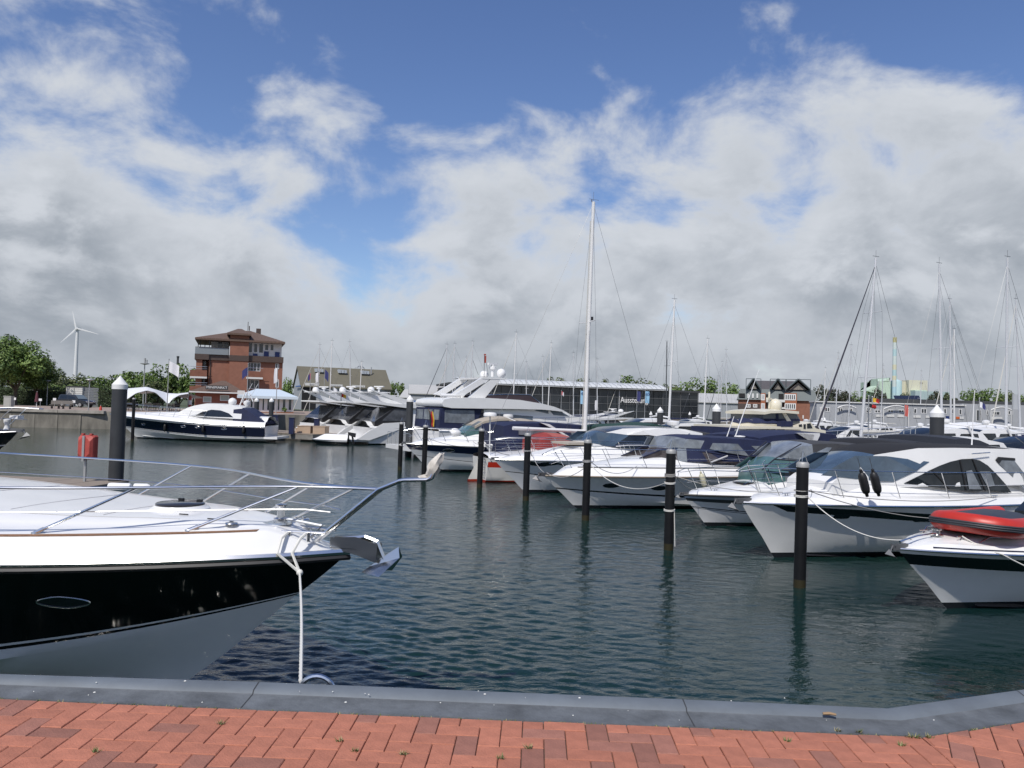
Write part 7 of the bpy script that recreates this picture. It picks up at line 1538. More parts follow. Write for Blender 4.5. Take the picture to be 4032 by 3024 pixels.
def offices():
    O, s = (3400, 1300), 3.318; T = Bld('office_row', 'long low grey harbour office row with white arched canopies', 3500, 145, R(-4)); r = lambda *a, y=0: T.rect(O, s, *a, y=y); GR = mat('grey_render', (.36, .375, .39), .7, var=.06, vscale=.4)
    x0 = T.F(3215, 1620)[0]; x1, x2, _, zt = r(1320, 975, 2500, 1240); _, _, _, z1 = r(200, 968, 700, 1240); T.box('wall', x0, x1, 0, 4, -1.5, z1, GR); T.box('wall', x1, x2, 1.0, 12, -1.5, zt, GR); T.box('roof_edge', x0 - .2, x1 + .2, -.25, 4, z1, z1 + .22, M_WHT); q = r(330, 935, 2400, 965); T.box('upper_storey', q[0], q[1], 4, 14, z1 - 1, q[3] + .3, mat('dark_fascia', (.045, .048, .05), .6))
    O2, s2 = (2800, 1350), 3.016
    wl = [(35, 1040, 102, 1082), (145, 1040, 222, 1082), (315, 1038, 392, 1080), (455, 1038, 532, 1082), (655, 1022, 697, 1090), (750, 1022, 826, 1090), (1045, 1022, 1085, 1095), (1125, 1025, 1182, 1095), (1245, 1030, 1286, 1105), (1640, 1040, 1668, 1110), (1925, 1050, 1992, 1105)]
    for a in wl: q = r(*a); T.window(q[0], q[1], q[2], q[3], 0 if a[0] < 1320 else 1.0, 2 if a[2] - a[0] > 50 else 1, t=.12)
    for a in ((1290, 760, 1315, 815), (1350, 765, 1410, 820), (1505, 770, 1565, 822), (1625, 775, 1680, 822), (1840, 770, 1900, 830)): q = T.rect(O2, s2, *a); T.window(q[0], q[1], q[2], q[3], 0, 2, t=.12)
    q = r(1510, 1040, 1572, 1190); T.window(q[0], q[1], q[2], q[3], 1.0, 1); q = r(1720, 1062, 1822, 1112); T.window(q[0], q[1], q[2], q[3], 1.0, 2)
    for a in ((262, 590, 988, 1030, 1170), (1665, 1935, 1008, 1045, 1200)):
        p0, p1, ya, ye, yb = a; b = MB(); pts = []
        for i in range(13): k = i / 12; q = T.F(O[0] + lerp(p0, p1, k) / s, O[1] + lerp(ye, ya, math.sin(math.pi * k)) / s, -.8); pts.append((q[0], -.8, q[1]))
        b.tube(pts, .16, 6); b.tube([pts[0], (pts[0][0], -.8, -.5)], .12, 6); b.tube([pts[-1], (pts[-1][0], -.8, -.5)], .12, 6); b.build('arched_canopy', M_WHT, T.root)
    b = MB(); pts = []
    for i in range(9): k = i / 8; q = T.F(O2[0] + lerp(1500, 1720, k) / s2, O2[1] + lerp(775, 742, math.sin(math.pi * k)) / s2, -.8); pts.append((q[0], -.8, q[1]))
    b.tube(pts, .16, 6); b.build('arched_canopy', M_WHT, T.root)
    for a, c in (((160, 1104, 256, 1134), M_WHT), ((300, 1104, 400, 1134), M_WHT), ((440, 1105, 540, 1138), M_WHT), ((650, 1112, 745, 1145), M_WHT), ((808, 1116, 882, 1146), M_WHT), ((1072, 1122, 1118, 1160), M_BLUE), ((1205, 1130, 1252, 1160), mat('orange_sign', (.55, .12, .03), .6)), ((1256, 1130, 1306, 1162), M_WHT), ((1706, 1136, 1850, 1170), M_WHT)):
        q = r(*a); yy = 0 if a[0] < 1320 else 1.0; T.box('sign_board', q[0], q[1], yy - .1, yy - .03, q[2], q[3], c)
    for k in range(8):
        q = r(400 + 42 * k, 852, 440 + 42 * k, 912, y=8); b = MB(); b.add([(q[0], 7.4, q[2]), (q[1], 7.4, q[2]), (q[1] + .3, 9, q[3]), (q[0] + .3, 9, q[3]), (q[0], 7.5, q[2] - .1), (q[1], 7.5, q[2] - .1), (q[1] + .3, 9.1, q[3] - .1), (q[0] + .3, 9.1, q[3] - .1)], [(0, 1, 2, 3), (7, 6, 5, 4), (0, 4, 5, 1), (1, 5, 6, 2), (2, 6, 7, 3), (3, 7, 4, 0)]); b.build('solar_panel', mat('solar_cell', (.02, .026, .045), .12), T.root, smooth=False)
    T.box('panel_rack', r(390, 852, 760, 912, y=8)[0], r(390, 852, 760, 912, y=8)[1], 8, 10, z1 - .2, r(390, 905, 760, 912, y=8)[3], mat('dark_fascia', (.045, .048, .05), .6))
offices()
def factory():
    O, s = (3400, 1300), 3.318; T = Bld('power_plant', 'pale green and beige heating plant with tall pastel chimney', 3560, 620, cat='factory', z=0); r = lambda *a, y=0: T.rect(O, s, *a, y=y)
    PG = mat('pale_green_cladding', (.50, .62, .50), .7, var=.05, vscale=.03); PC = mat('pale_cyan_cladding', (.42, .58, .60), .7); BG = mat('beige_cladding', (.58, .56, .44), .7, var=.04, vscale=.05)
    q = r(382, 95, 430, 700); h = q[3]; cx = (q[0] + q[1]) / 2; rr = (q[1] - q[0]) / 2; cols = [PC, mat('chimney_cyan', (.40, .58, .64), .7), mat('chimney_pale', (.55, .62, .60), .7), mat('chimney_cream', (.60, .58, .42), .7), PC, mat('chimney_cream', (.60, .58, .42), .7), mat('chimney_pale', (.55, .62, .60), .7), PC, mat('chimney_pale', (.55, .62, .60), .7), mat('chimney_ochre', (.45, .42, .22), .7)]
    zs_ = [0, .35, .42, .5, .55, .62, .68, .78, .86, .94, 1.0]
    for i in range(10): b = MB(); b.lathe([(rr * (1.12 - .12 * zs_[i]), h * zs_[i]), (rr * (1.12 - .12 * zs_[i + 1]), h * zs_[i + 1])], 18, (cx, 0, 0)); b.build('chimney_section', cols[i], T.root)
    q = r(255, 665, 400, 840); T.box('boiler_house', q[0], q[1], 6, 40, 0, q[3], PG); q = r(300, 615, 385, 670); b = MB(); b.add([(x, y, z) for y in (6, 36) for x, z in ((q[0], q[2]), (q[0] + 6, q[3]), (q[1], q[3]), (q[1], q[2]))], [(0, 1, 2, 3), (7, 6, 5, 4), (0, 4, 5, 1), (1, 5, 6, 2), (2, 6, 7, 3)]); b.build('boiler_house_top', PG, T.root, smooth=False)
    q = r(110, 680, 260, 790); b = MB(); b.add([(x, y, z) for y in (10, 22) for x, z in ((q[0], q[2]), (q[0] + 10, q[3] - 2), (q[1], q[3] + 3), (q[1], q[3] - 8), (q[0] + 8, q[2] - 2))], [(0, 1, 2, 3, 4), (9, 8, 7, 6, 5), (0, 5, 6, 1), (1, 6, 7, 2), (3, 2, 7, 8), (4, 3, 8, 9), (0, 4, 9, 5)]); b.build('conveyor_bridge', PG, T.root, smooth=False)
    q = r(440, 672, 578, 840); b = MB(); rr = (q[1] - q[0]) / 2; b.lathe([(rr, 0), (rr, q[3]), (rr * .9, q[3] + 1.0), (rr * .15, q[3] + 2.2), (rr * .15, q[3] + 6)], 20, ((q[0] + q[1]) / 2, 10, 0)); b.build('silo', PC, T.root)
    q = r(625, 652, 872, 820); T.box('turbine_hall', q[0], q[1], 4, 50, 0, q[3], BG); q = r(560, 668, 630, 800); T.box('annex', q[0], q[1], 9, 40, 0, q[3], BG); q = r(640, 720, 790, 790); T.box('low_annex', q[0], q[1], -4, 4, 0, q[3] - 4, PG); q = r(575, 805, 1010, 850); T.box('flat_hall', q[0], q[1], -12, -5, 0, q[3], mat('dusty_cyan', (.36, .46, .46), .7))
    q = r(770, 680, 812, 700); T.box('louvre', q[0], q[1], 3.9, 4, q[2], q[3], mat('tan_louvre', (.35, .32, .25), .7))
factory()
# wind turbine far behind the trees
def turbine():
    d = 1000; p = at(295, 1475, d); hb = at(305, 1296, d); t = thing('wind_turbine', 'white wind turbine above the trees on the left', 'wind turbine', (hb.x, hb.y, 0)); wm = mat('turbine_white', (.66, .67, .67), .5); H = hb.z
    b = MB(); b.lathe([(2.7, 0), (2.3, H * .5), (1.7, H - 1)], 16); b.build('tower', wm, t); b = MB(); b.box((0, 1.5, H + .4), (3.4, 8, 3.2)); b.lathe([(1.5, -3.8), (1.6, -2.6), (1.2, -1.5)], 12, (0, 0, H + .4), axis='y'); b.build('nacelle', wm, t)
    for tx, ty in ((291, 1226), (393, 1317), (243, 1350)):
        e = at(tx, ty, d) - Vector((hb.x, hb.y, 0)); c = Vector((0, -3, H + .4)); e = Vector((e.x, -3, e.z)); u = (e - c).normalized(); v = Vector((-u.z, 0, u.x)); L = (e - c).length; rows = []
        for k, w, th in ((.02, .8, .8), (.12, 1.5, .6), (.3, 1.35, .4), (.7, .8, .2), (1, .2, .06)): q = c + u * L * k; rows.append([q - v * w * .5, q + Vector((0, -th / 2, 0)), q + v * w, q + Vector((0, th / 2, 0))])
        b = MB(); b.loft(rows, 0, True, True); b.build('blade', wm, t)
turbine()
# ------------------------------------------------------------------ promenade on the left
def lamp(px, top, base_d, label, h=None, head='ball'):
    p = atx(px, base_d, QZ); z = at(px, top, base_d).z - QZ; t = thing('street_lamp', label, 'street lamp', (p.x, p.y, QZ), 0, 'lamps on the promenade'); b = MB(); b.tube([(0, 0, 0), (0, 0, z)], [.07, .05], 8); b.build('pole', mat('grey_pole', (.35, .36, .36), .5, .3), t)
    b = MB(); b.lathe([(.08, z - .05), (.2, z + .05), (.42, z + .12), (.38, z + .2), (.05, z + .28)], 12); b.build('lamp_head', mat('grey_pole', (.35, .36, .36), .5, .3), t)
lamp(348, 1500, 84, 'grey street lamp beside the black car'); lamp(184, 1503, 112, 'far street lamp between the trees and the white shed')
def flag(px, top, fy0, fy1, d, m, label, w, side=1, base=QZ, droop=.3, txt=None, two=None):
    p = atx(px, d, base); z = at(px, top, d).z - base; t = thing('flagpole', label, 'flagpole', (p.x, p.y, base), 0, 'flagpoles along the shore'); b = MB(); b.tube([(0, 0, 0), (0, 0, z)], [.06, .035], 7); b.sphere((0, 0, z), .07, 8, 4); b.build('pole', mat('grey_pole', (.35, .36, .36), .5, .3), t)
    z0, z1 = at(px, fy1, d).z - base, at(px, fy0, d).z - base; b = MB(); rows = []; N = 10
    for i in range(N + 1):
        k = i / N; x = .05 + side * w * k; y = .12 * w * math.sin(5.5 * k + px) * k ** .5; dz = -droop * (z1 - z0) * k ** 1.3; rows.append([(x, y - .0, z1 + dz), (x + .05 * side * math.sin(9 * k), y + .1 * k * math.sin(px), lerp(z1, z0, .5) + dz * .9), (x - .03 * side, y + .12 * k * math.cos(px * 3), z0 + droop * (z1 - z0) + dz * 1.2)])
    b.loft(rows, 0 if not two else [0] * (N // 2) + [1] * (N - N // 2)); b.build('flag_cloth', [m] + ([two] if two else []), t); return t
WF = mat('white_flag', (.70, .70, .72), .85); NF = mat('navy_flag', (.035, .04, .14), .85); LB = mat('light_blue_banner', (.28, .50, .68), .85)
fw = flag(657, 1414, 1422, 1482, 86, WF, 'white flag on a pole before the stretch tent', 1.1)
flag(970, 1432, 1445, 1492, 96, NF, 'navy flag in front of the brick house balcony', .8, -1, droop=.35); flag(1086, 1438, 1447, 1510, 96, WF, 'hanging white flag on the right corner of the brick house', .42, -1, droop=.1)
flag(1218, 1462, 1468, 1500, 120, mat('union_red', (.35, .03, .05), .85), 'red and navy ensign on a pole before the workshop hall', .4, -1, two=mat('union_navy', (.02, .03, .15), .85)); flag(1248, 1462, 1466, 1508, 120, WF, 'hanging white flag before the workshop hall', .45, -1, droop=.1); flag(1273, 1448, 1455, 1502, 120, NF, 'navy banner flag before the workshop hall', .55)
for px, y0, y1, m, lb in ((2283, 1538, 1592, LB, 'light blue number banner left of the tallest mast'), (2506, 1540, 1582, NF, 'dark navy banner covering letters of the hall sign'), (2538, 1540, 1588, LB, 'light blue number banner beside the hall lettering')):
    t = flag(px, y0 - 2, y0, y1, 146, m, lb, .75 if m is LB else .6, droop=.04)
    if m is LB: z = (at(px, y0, 146).z - QZ) - .55; text_part('banner_number', '45', .8, mat('navy_print', (.02, .04, .18), .8), t, (.48, -.13, z), (R(90), 0, 0), .01)
flag(2208, 1538, 1540, 1560, 140, mat('flag_red', (.42, .02, .02), .9), 'small red and white flag before the glass hall', .4, droop=.3, two=WF); flag(2352, 1560, 1575, 1615, 130, WF, 'white banner below the hall lettering left end', .5, -1, droop=.05)
flag(3248, 1570, 1590, 1618, 120, mat('flag_red', (.42, .02, .02), .9), 'red ensign at the right corner of the apartments', .5, -1, two=WF); flag(3432, 1563, 1566, 1588, 60, mat('flag_gold', (.6, .38, .03), .9), 'upper gold and red signal flag before the office row', .55, two=mat('flag_red', (.42, .02, .02), .9), base=1.2); flag(3418, 1560, 1590, 1609, 58, mat('flag_black', (.02, .02, .02), .9), 'lower black red signal flag before the office row', .5, two=mat('flag_red', (.42, .02, .02), .9), base=1.2)
flag(3560, 1590, 1594, 1640, 110, mat('coral_flag', (.55, .12, .10), .9), 'coral red flag before the office row arch', .5, droop=.05); flag(3855, 1568, 1582, 1612, 70, WF, 'white and navy flag right of the big capped pile', .5, two=NF, base=1.2); flag(3985, 1548, 1552, 1612, 100, mat('grey_banner', (.40, .42, .44), .9), 'grey feather banner near the right edge', 1.0, droop=.02); flag(1308, 1520, 1525, 1555, 84, WF, 'white pennant above the flybridge yachts', .4)
flag(1342, 1545, 1550, 1568, 72, mat('flag_red', (.42, .02, .02), .9), 'small red gold ensign between the flybridge yachts', .4, two=mat('flag_gold', (.6, .38, .03), .9), base=3)
def car():
    p = atx(300, 103, QZ); t = thing('parked_car', 'black off-road car parked by the hedge', 'car', (p.x, p.y, QZ), R(-14)); bk = mat('black_car_paint', (.012, .014, .02), .12, coat=.7); b = MB(); w = .9
    side = [(-2.3, .45), (-2.32, .95), (-2.2, 1.05), (1.0, 1.08), (2.1, .95), (2.3, .75), (2.32, .42)]
    rows = [[(x, y, z) for x, z in side] for y in (-w, -w + .04, w - .04, w)]; rows[0] = [(x * .985, -w, lerp(.7, z, .96)) for x, z in side]; rows[3] = [(x * .985, w, lerp(.7, z, .96)) for x, z in side]
    b.loft([[r_[i] for r_ in rows] for i in range(len(side))]); b.add([q for q in rows[0]], [tuple(range(7))]); b.add([q for q in rows[3]], [tuple(range(6, -1, -1))]); b.add([rows[0][0], rows[3][0], rows[3][6], rows[0][6]], [(0, 1, 2, 3)]); b.build('body', bk, t)
    b = MB(); cab = [(-2.2, 1.05), (-2.05, 1.62), (-1.8, 1.70), (.1, 1.70), (.4, 1.64), (1.05, 1.08)]; b.loft([[(x, y * (1 if z < 1.2 else .84), z) for y in (-.86, .86)] for x, z in cab]); b.add([(x, -.86 * (1 if z < 1.2 else .84), z) for x, z in cab], [tuple(range(6))]); b.add([(x, .86 * (1 if z < 1.2 else .84), z) for x, z in cab], [tuple(range(5, -1, -1))]); b.build('cabin', bk, t)
    gl = GLASS()
    for sg in (-1, 1):
        for q in ([(-1.95, 1.12), (-1.85, 1.58), (-.75, 1.6), (-.75, 1.12)], [(-.65, 1.12), (-.65, 1.6), (.15, 1.6), (.75, 1.12)]): b = MB(); b.add([(x, sg * (.87 - (z - 1.08) * .26), z) for x, z in q] + [(x, sg * (.84 - (z - 1.08) * .26), z) for x, z in q], [(0, 1, 2, 3), (7, 6, 5, 4)] + [(i, (i + 1) % 4, 4 + (i + 1) % 4, 4 + i) for i in range(4)]); b.build('side_window', gl, t, smooth=False)
    b = MB(); b.add([(.45, -.68, 1.62), (.45, .68, 1.62), (1.02, .8, 1.13), (1.02, -.8, 1.13), (.47, -.68, 1.64), (.47, .68, 1.64), (1.04, .8, 1.15), (1.04, -.8, 1.15)], [(7, 6, 5, 4), (0, 1, 2, 3)]); b.build('windscreen', mat('pale_glass', (.16, .2, .22), .08), t, smooth=False)
    for x in (-1.4, 1.42):
        for sg in (-1, 1): b = MB(); b.lathe([(.2, -.12), (.36, -.1), (.37, .1), (.2, .12)], 16, (x, sg * .82, .37), axis='y'); wh = b.build('wheel', BLACK(), t); b = MB(); b.lathe([(.22, -.01), (.2, .02), (.05, .03)], 12, (x, sg * .94, .37), axis='y'); b.build('rim', mat('alloy', (.5, .5, .5), .3, .8), wh)
    for y in (-.62, .62): b = MB(); b.box((2.26, y, .78), (.1, .3, .16)); b.build('headlight', mat('headlight_glass', (.5, .52, .55), .1), t)
    b = MB(); b.box((2.31, 0, .7), (.05, .7, .2)); b.build('grille', mat('alloy', (.5, .5, .5), .3, .8), t); b = MB(); b.box((2.3, 0, .48), (.1, 1.7, .16)); b.build('bumper', BLACK(), t)
car()
def promenade():
    wd = mat('bench_wood', (.22, .20, .18), .8)
    for px, lb in ((225, 'left grey bench on the promenade before the car'), (252, 'right grey bench on the promenade before the car')):
        p = atx(px, 88, QZ); t = thing('bench', lb, 'bench', (p.x, p.y, QZ), R(10), 'benches on the promenade')
        for k in range(3): b = MB(); b.box((0, -.1 + .16 * k, .45), (1.6, .13, .04)); b.build('seat_slat', wd, t)
        for k in range(3): b = MB(); b.box((0, .32 + .03 * k, .6 + .14 * k), (1.6, .04, .11)); b.build('back_slat', wd, t)
        for x in (-.6, .6): b = MB(); b.box((x, .1, .22), (.06, .5, .42)); b.build('leg', mat('dark_frame', (.03, .03, .035), .4), t)
    p = atx(33, 84, QZ); t = thing('utility_cabinet', 'grey utility cabinet at the quay near the left edge', 'cabinet', (p.x, p.y, QZ)); b = MB(); b.box((0, 0, .62), (.8, .5, 1.24)); b.build('body', mat('cabinet_grey', (.36, .36, .33), .6), t); b = MB(); b.box((0, 0, 1.28), (.88, .58, .08)); b.build('lid', mat('cabinet_grey', (.36, .36, .33), .6), t); b = MB(); b.box((.0, -.26, .6), (.6, .02, 1.0)); b.build('door', mat('cabinet_grey', (.36, .36, .33), .6), t)
    for px, top, lb in ((158, 1570, 'small white notice sign left of the benches'), (290, 1577, 'small white notice sign before the black car'), (56, 1566, 'small white sign beside the utility cabinet'), (214, 1568, 'white sign behind the left bench')):
        p = atx(px, 90, QZ); z = at(px, top, 90).z - QZ; t = thing('notice_sign', lb, 'sign', (p.x, p.y, QZ), 0, 'small notice signs'); b = MB(); b.tube([(0, 0, 0), (0, 0, z)], .03, 5); b.build('post', mat('grey_pole', (.35, .36, .36), .5, .3), t); b = MB(); b.box((0, -.04, z - .12), (.36, .03, .28)); b.build('plate', WP(), t)
    p = atx(143, 88, QZ); t = thing('parasol', 'closed dark red parasol on the promenade', 'parasol', (p.x, p.y, QZ)); b = MB(); b.lathe([(.22, .75), (.16, 1.2), (.1, 1.7), (.03, 1.85)], 10); b.build('folded_canopy', mat('maroon_cloth', (.10, .03, .04), .9), t); b = MB(); b.tube([(0, 0, 0), (0, 0, 1.9)], .03, 6); b.build('pole', WP(), t)
    p = atx(396, 86, QZ); t = thing('marker_flag', 'little red marker flag standing on the quay edge', 'marker', (p.x, p.y, QZ)); b = MB(); b.tube([(0, 0, 0), (0, 0, .6)], .02, 5); b.build('stick', WP(), t); b = MB(); b.lathe([(.16, .0), (.14, .3), (.02, .5)], 8); b.build('cone', mat('signal_red', (.5, .05, .03), .6), t)
    # white corrugated shed and grey screen behind the car
    a = atx(258, 112, QZ); c = atx(322, 112, QZ); z = at(290, 1523, 112).z - QZ; t = thing('container_shed', 'white corrugated shed behind the black car', 'shed', (a.x, a.y, QZ)); w = c.x - a.x; b = MB(); b.b2(0, w, .06, 3, 0, z); b.build('body', M_WHT, t, smooth=False); sm = MB(); sm.box((0, 0, 0), (w, .1, z / 9 - .05)); me = sm.mesh('wall_strip', M_WHT)
    for k in range(9): inst('wall_strip', me, (w / 2, 0, (k + .5) * z / 9), 0, t)
    b = MB(); b.b2(w / 2 - .06, w / 2 + .06, -.1, -.05, 0, z); b.build('post', mat('grey_pole', (.35, .36, .36), .5, .3), t); b = MB(); b.b2(-.1, w + .1, -.15, 3.1, z, z + .12); b.build('roof', mat('dark_fascia', (.045, .048, .05), .6), t)
    c2 = atx(396, 113, QZ); t = thing('grey_screen', 'grey slatted screen right of the white shed', 'screen', (c.x + .1, c.y, QZ)); w = c2.x - c.x - .1; sm = MB(); sm.box((0, 0, 0), (w, .08, z / 12 - .04)); me = sm.mesh('slat', mat('screen_grey', (.16, .17, .18), .6))
    for k in range(12): inst('slat', me, (w / 2, .3, (k + .5) * z / 12 - .05), 0, t)
    # hedges
    for px0, px1, d, top, lb in ((-60, 250, 114, 1530, 'dark clipped hedge behind the promenade trees'), (395, 520, 113, 1530, 'dark hedge right of the grey screen'), (150, 420, 120, 1520, 'light green hedge behind the white shed')):
        a = atx(px0, d, QZ); c = atx(px1, d, QZ); z = at((px0 + px1) / 2, top, d).z - QZ; W = c.x - a.x; t = thing('hedge', lb, 'hedge', (a.x, a.y, QZ), 0, 'hedges behind the promenade'); b = MB(); rng = random.Random(px0 + 900); mats = G1 if d > 115 else [leafmat('hedge_dark', (.035, .065, .02)), leafmat('hedge_mid', (.055, .09, .025))]
        for _ in range(int(W * 210)):
            f = rng.random(); x, y, zz = rng.uniform(0, W), rng.uniform(-.9, .9), rng.uniform(0, z)
            if f < .5: y = -.9 + rng.uniform(-.15, .15)
            elif f < .8: zz = z + rng.gauss(0, .12) + .15 * math.sin(x * 1.3)
            s = rng.uniform(.06, .14); u = Vector((rng.gauss(0, 1), rng.gauss(0, 1), rng.gauss(0, 1))).normalized(); w_ = u.cross(Vector((rng.gauss(0, 1), rng.gauss(0, 1), rng.gauss(0, 1)))).normalized(); p = Vector((x, y, zz)); b.add([p - u * s, p + w_ * s * .6, p + u * s, p - w_ * s * .6], [(0, 1, 2, 3)], rng.randrange(len(mats)))
        me = bpy.data.meshes.new('foliage'); me.from_pydata(b.v, [], b.f); [me.materials.append(m) for m in mats]; me.polygons.foreach_set('material_index', b.m); o = bpy.data.objects.new('foliage', me); C.objects.link(o); o.parent = t
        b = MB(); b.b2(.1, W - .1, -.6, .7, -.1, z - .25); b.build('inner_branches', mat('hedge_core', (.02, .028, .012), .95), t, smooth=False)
    # stretch tent with its posts
    t = thing('stretch_tent', 'white stretch tent over the terrace left of the minimarket', 'tent', (0, 0, 0)); d = 92; N = 30; rows = []
    up = [(490, 1530), (520, 1528), (578, 1523), (610, 1534), (660, 1548), (700, 1550), (742, 1548)]; lo = [(490, 1578), (505, 1568), (535, 1548), (578, 1537), (612, 1545), (640, 1570), (662, 1592), (680, 1570), (705, 1556), (742, 1550)]
    for i in range(N + 1):
        px = lerp(490, 742, i / N); a = at(px, interp(up, px), d + 2.5); c = at(px, interp(lo, px), d - 1.5); m_ = a.lerp(c, .5) + Vector((0, 0, .12)); e = Vector((a.x, d + 7, min(a.z - .5, a.z - .5))); rows.append([e, a, m_, c])
    b = MB(); b.loft(rows); b.loft([[p - Vector((0, 0, .05)) for p in r_] for r_ in rows]); b.build('membrane', mat('white_membrane', (.70, .71, .72), .6), t)
    c0 = atx(610, d, QZ); t.location = (c0.x, c0.y, QZ)
    for ch in t.children: ch.location = (-c0.x, -c0.y, -QZ)
    for px, py, dd in ((578, 1524, d + 2.3), (662, 1592, d - 1.5), (495, 1530, d + 2.3), (575, 1538, d - 1.4), (742, 1549, d + 2)):
        a = at(px, py, dd); b = MB(); b.tube([(a.x - c0.x, a.y - c0.y, 0), (a.x - c0.x, a.y - c0.y, a.z - .03 - QZ)], .05, 6); b.build('post', mat('grey_pole', (.35, .36, .36), .5, .3), t)
    # awning between tent and shop, terrace tables, red and white advertising column
    for k in range(8):
        px = 505 + 27 * k; p = atx(px, 89 + (k % 3) * 2, QZ); t = thing('terrace_table', ('first', 'second', 'third', 'fourth', 'fifth', 'sixth', 'seventh', 'eighth')[k] + ' dark table from the left under the stretch tent', 'table', (p.x, p.y, QZ), k * .3, 'terrace tables under the tent'); b = MB(); b.box((0, 0, .74), (.9, .7, .04)); b.build('table_top', mat('dark_wicker', (.05, .045, .04), .8), t); b = MB(); b.tube([(0, 0, 0), (0, 0, .72)], .05, 6); b.build('leg', mat('dark_wicker', (.05, .045, .04), .8), t)
        for sg in (-1, 1): q = atx(px + sg * 8, 89 + (k % 3) * 2, QZ); c = thing('terrace_chair', 'dark wicker terrace chair ' + ('left' if sg < 0 else 'right') + ' of the ' + ('first', 'second', 'third', 'fourth', 'fifth', 'sixth', 'seventh', 'eighth')[k] + ' tent table', 'chair', (q.x, q.y, QZ), k, 'terrace chairs under the tent'); b = MB(); b.box((0, 0, .45), (.45, .45, .06)); b.build('seat', mat('dark_wicker', (.05, .045, .04), .8), c); b = MB(); b.box((0, .22, .7), (.45, .04, .5)); b.build('backrest', mat('dark_wicker', (.05, .045, .04), .8), c); b = MB(); [b.tube([(x, y, 0), (x, y, .43)], .025, 4) for x in (-.18, .18) for y in (-.18, .18)]; b.build('legs', mat('dark_wicker', (.05, .045, .04), .8), c)
    p = atx(746, 96, QZ); z = at(746, 1561, 96).z - QZ; t = thing('advertising_column', 'red and white printed column left of the minimarket', 'column', (p.x, p.y, QZ)); b = MB(); b.lathe([(.22, .2), (.22, z * .45), (.22, z * .75), (.22, z), (.02, z + .1)], 12, mi=[0, 1, 0, 0]); b.build('body', [mat('print_red', (.42, .08, .07), .6, var=.5, vscale=6), WP()], t); b = MB(); b.lathe([(.26, 0), (.26, .2)], 12); b.build('base', mat('dark_fascia', (.045, .048, .05), .6), t)
    p = atx(563, 140, QZ); z = at(563, 1412, 140).z - QZ; t = thing('floodlight_mast', 'tall floodlight mast above the left tree line', 'mast', (p.x, p.y, QZ)); b = MB(); b.tube([(0, 0, 0), (0, 0, z)], [.14, .08], 8); b.build('pole', mat('grey_pole', (.35, .36, .36), .5, .3), t); b = MB(); b.lathe([(.2, z - 1.1), (.8, z - .95), (.8, z - .85), (.1, z - .8)], 10); b.box((0, 0, z - .3), (.25, .25, .8)); b.box((.35, 0, z - .5), (.2, .2, .6)); b.build('light_head', mat('grey_pole', (.35, .36, .36), .5, .3), t)
    p = atx(693, 200, QZ); z = at(693, 1402, 200).z - QZ; t = thing('chimney_pipe', 'thin dark chimney behind the trees left of the brick house', 'chimney', (p.x, p.y, QZ)); b = MB(); b.lathe([(.4, 0), (.28, z)], 8); b.build('pipe', mat('dark_fascia', (.045, .048, .05), .6), t); b = MB(); b.lathe([(.36, z - .4), (.36, z)], 8); b.build('rim', mat('dark_fascia', (.045, .048, .05), .6), t)
    p = atx(1411, 200, QZ); z = at(1411, 1440, 200).z - QZ; t = thing('lattice_beacon', 'lattice topped mast above the workshop hall roof', 'mast', (p.x, p.y, QZ)); b = MB(); b.tube([(0, 0, 0), (0, 0, z - 2)], .2, 6); b.build('pole', M_SHEET, t); b = MB(); [b.tube([(.3 * math.cos(a), .3 * math.sin(a), z - 3.2), (1.4 * math.cos(a), 1.4 * math.sin(a), z - 1.6), (1.2 * math.cos(a), 1.2 * math.sin(a), z - .5), (.2 * math.cos(a), .2 * math.sin(a), z)], .07, 4) for a in [i * math.pi / 4 for i in range(8)]]; b.lathe([(1.35, z - 1.65), (1.35, z - 1.5)], 10); b.build('lattice_head', M_SHEET, t)
promenade()
# trees
tree('big light green tree at the left edge of the promenade', 60, 108, 1328, 260, 1, bot=1535, detail=True)
tree('second green tree right of the big one on the promenade', 140, 112, 1392, 165, 1, bot=1545, detail=True)
tree('partly cut off tree at the far left', -40, 104, 1345, 200, 1, bot=1530, detail=True)
k_ = 0
for px, top, w, d, kd, lb in ((205, 1462, 110, 160, 2, 'olive tree below the wind turbine, left of its tower'), (300, 1468, 120, 165, 2, 'olive tree at the wind turbine foot'), (372, 1470, 110, 170, 1, 'round tree between the turbine and the big capped pile'), (440, 1478, 100, 180, 2, 'low tree just left of the big capped pile'), (520, 1448, 130, 170, 1, 'dense tree right of the big capped pile'), (575, 1470, 90, 165, 1, 'tree at the foot of the floodlight mast'), (640, 1440, 120, 170, 1, 'tree behind the white flag'), (705, 1440, 120, 165, 1, 'tree below the thin dark chimney'), (760, 1450, 100, 165, 1, 'tree touching the left side of the brick house'), (255, 1490, 130, 175, 2, 'low bushy tree behind the white shed'), (470, 1495, 130, 175, 2, 'bushy tree behind the big capped pile'), (610, 1500, 120, 160, 2, 'bushy tree behind the stretch tent'), (100, 1490, 150, 165, 2, 'bushy tree behind the promenade trunks'), (10, 1480, 130, 165, 2, 'bushy tree at the far left background')): tree(lb, px, d, top, w, kd, bot=1600)
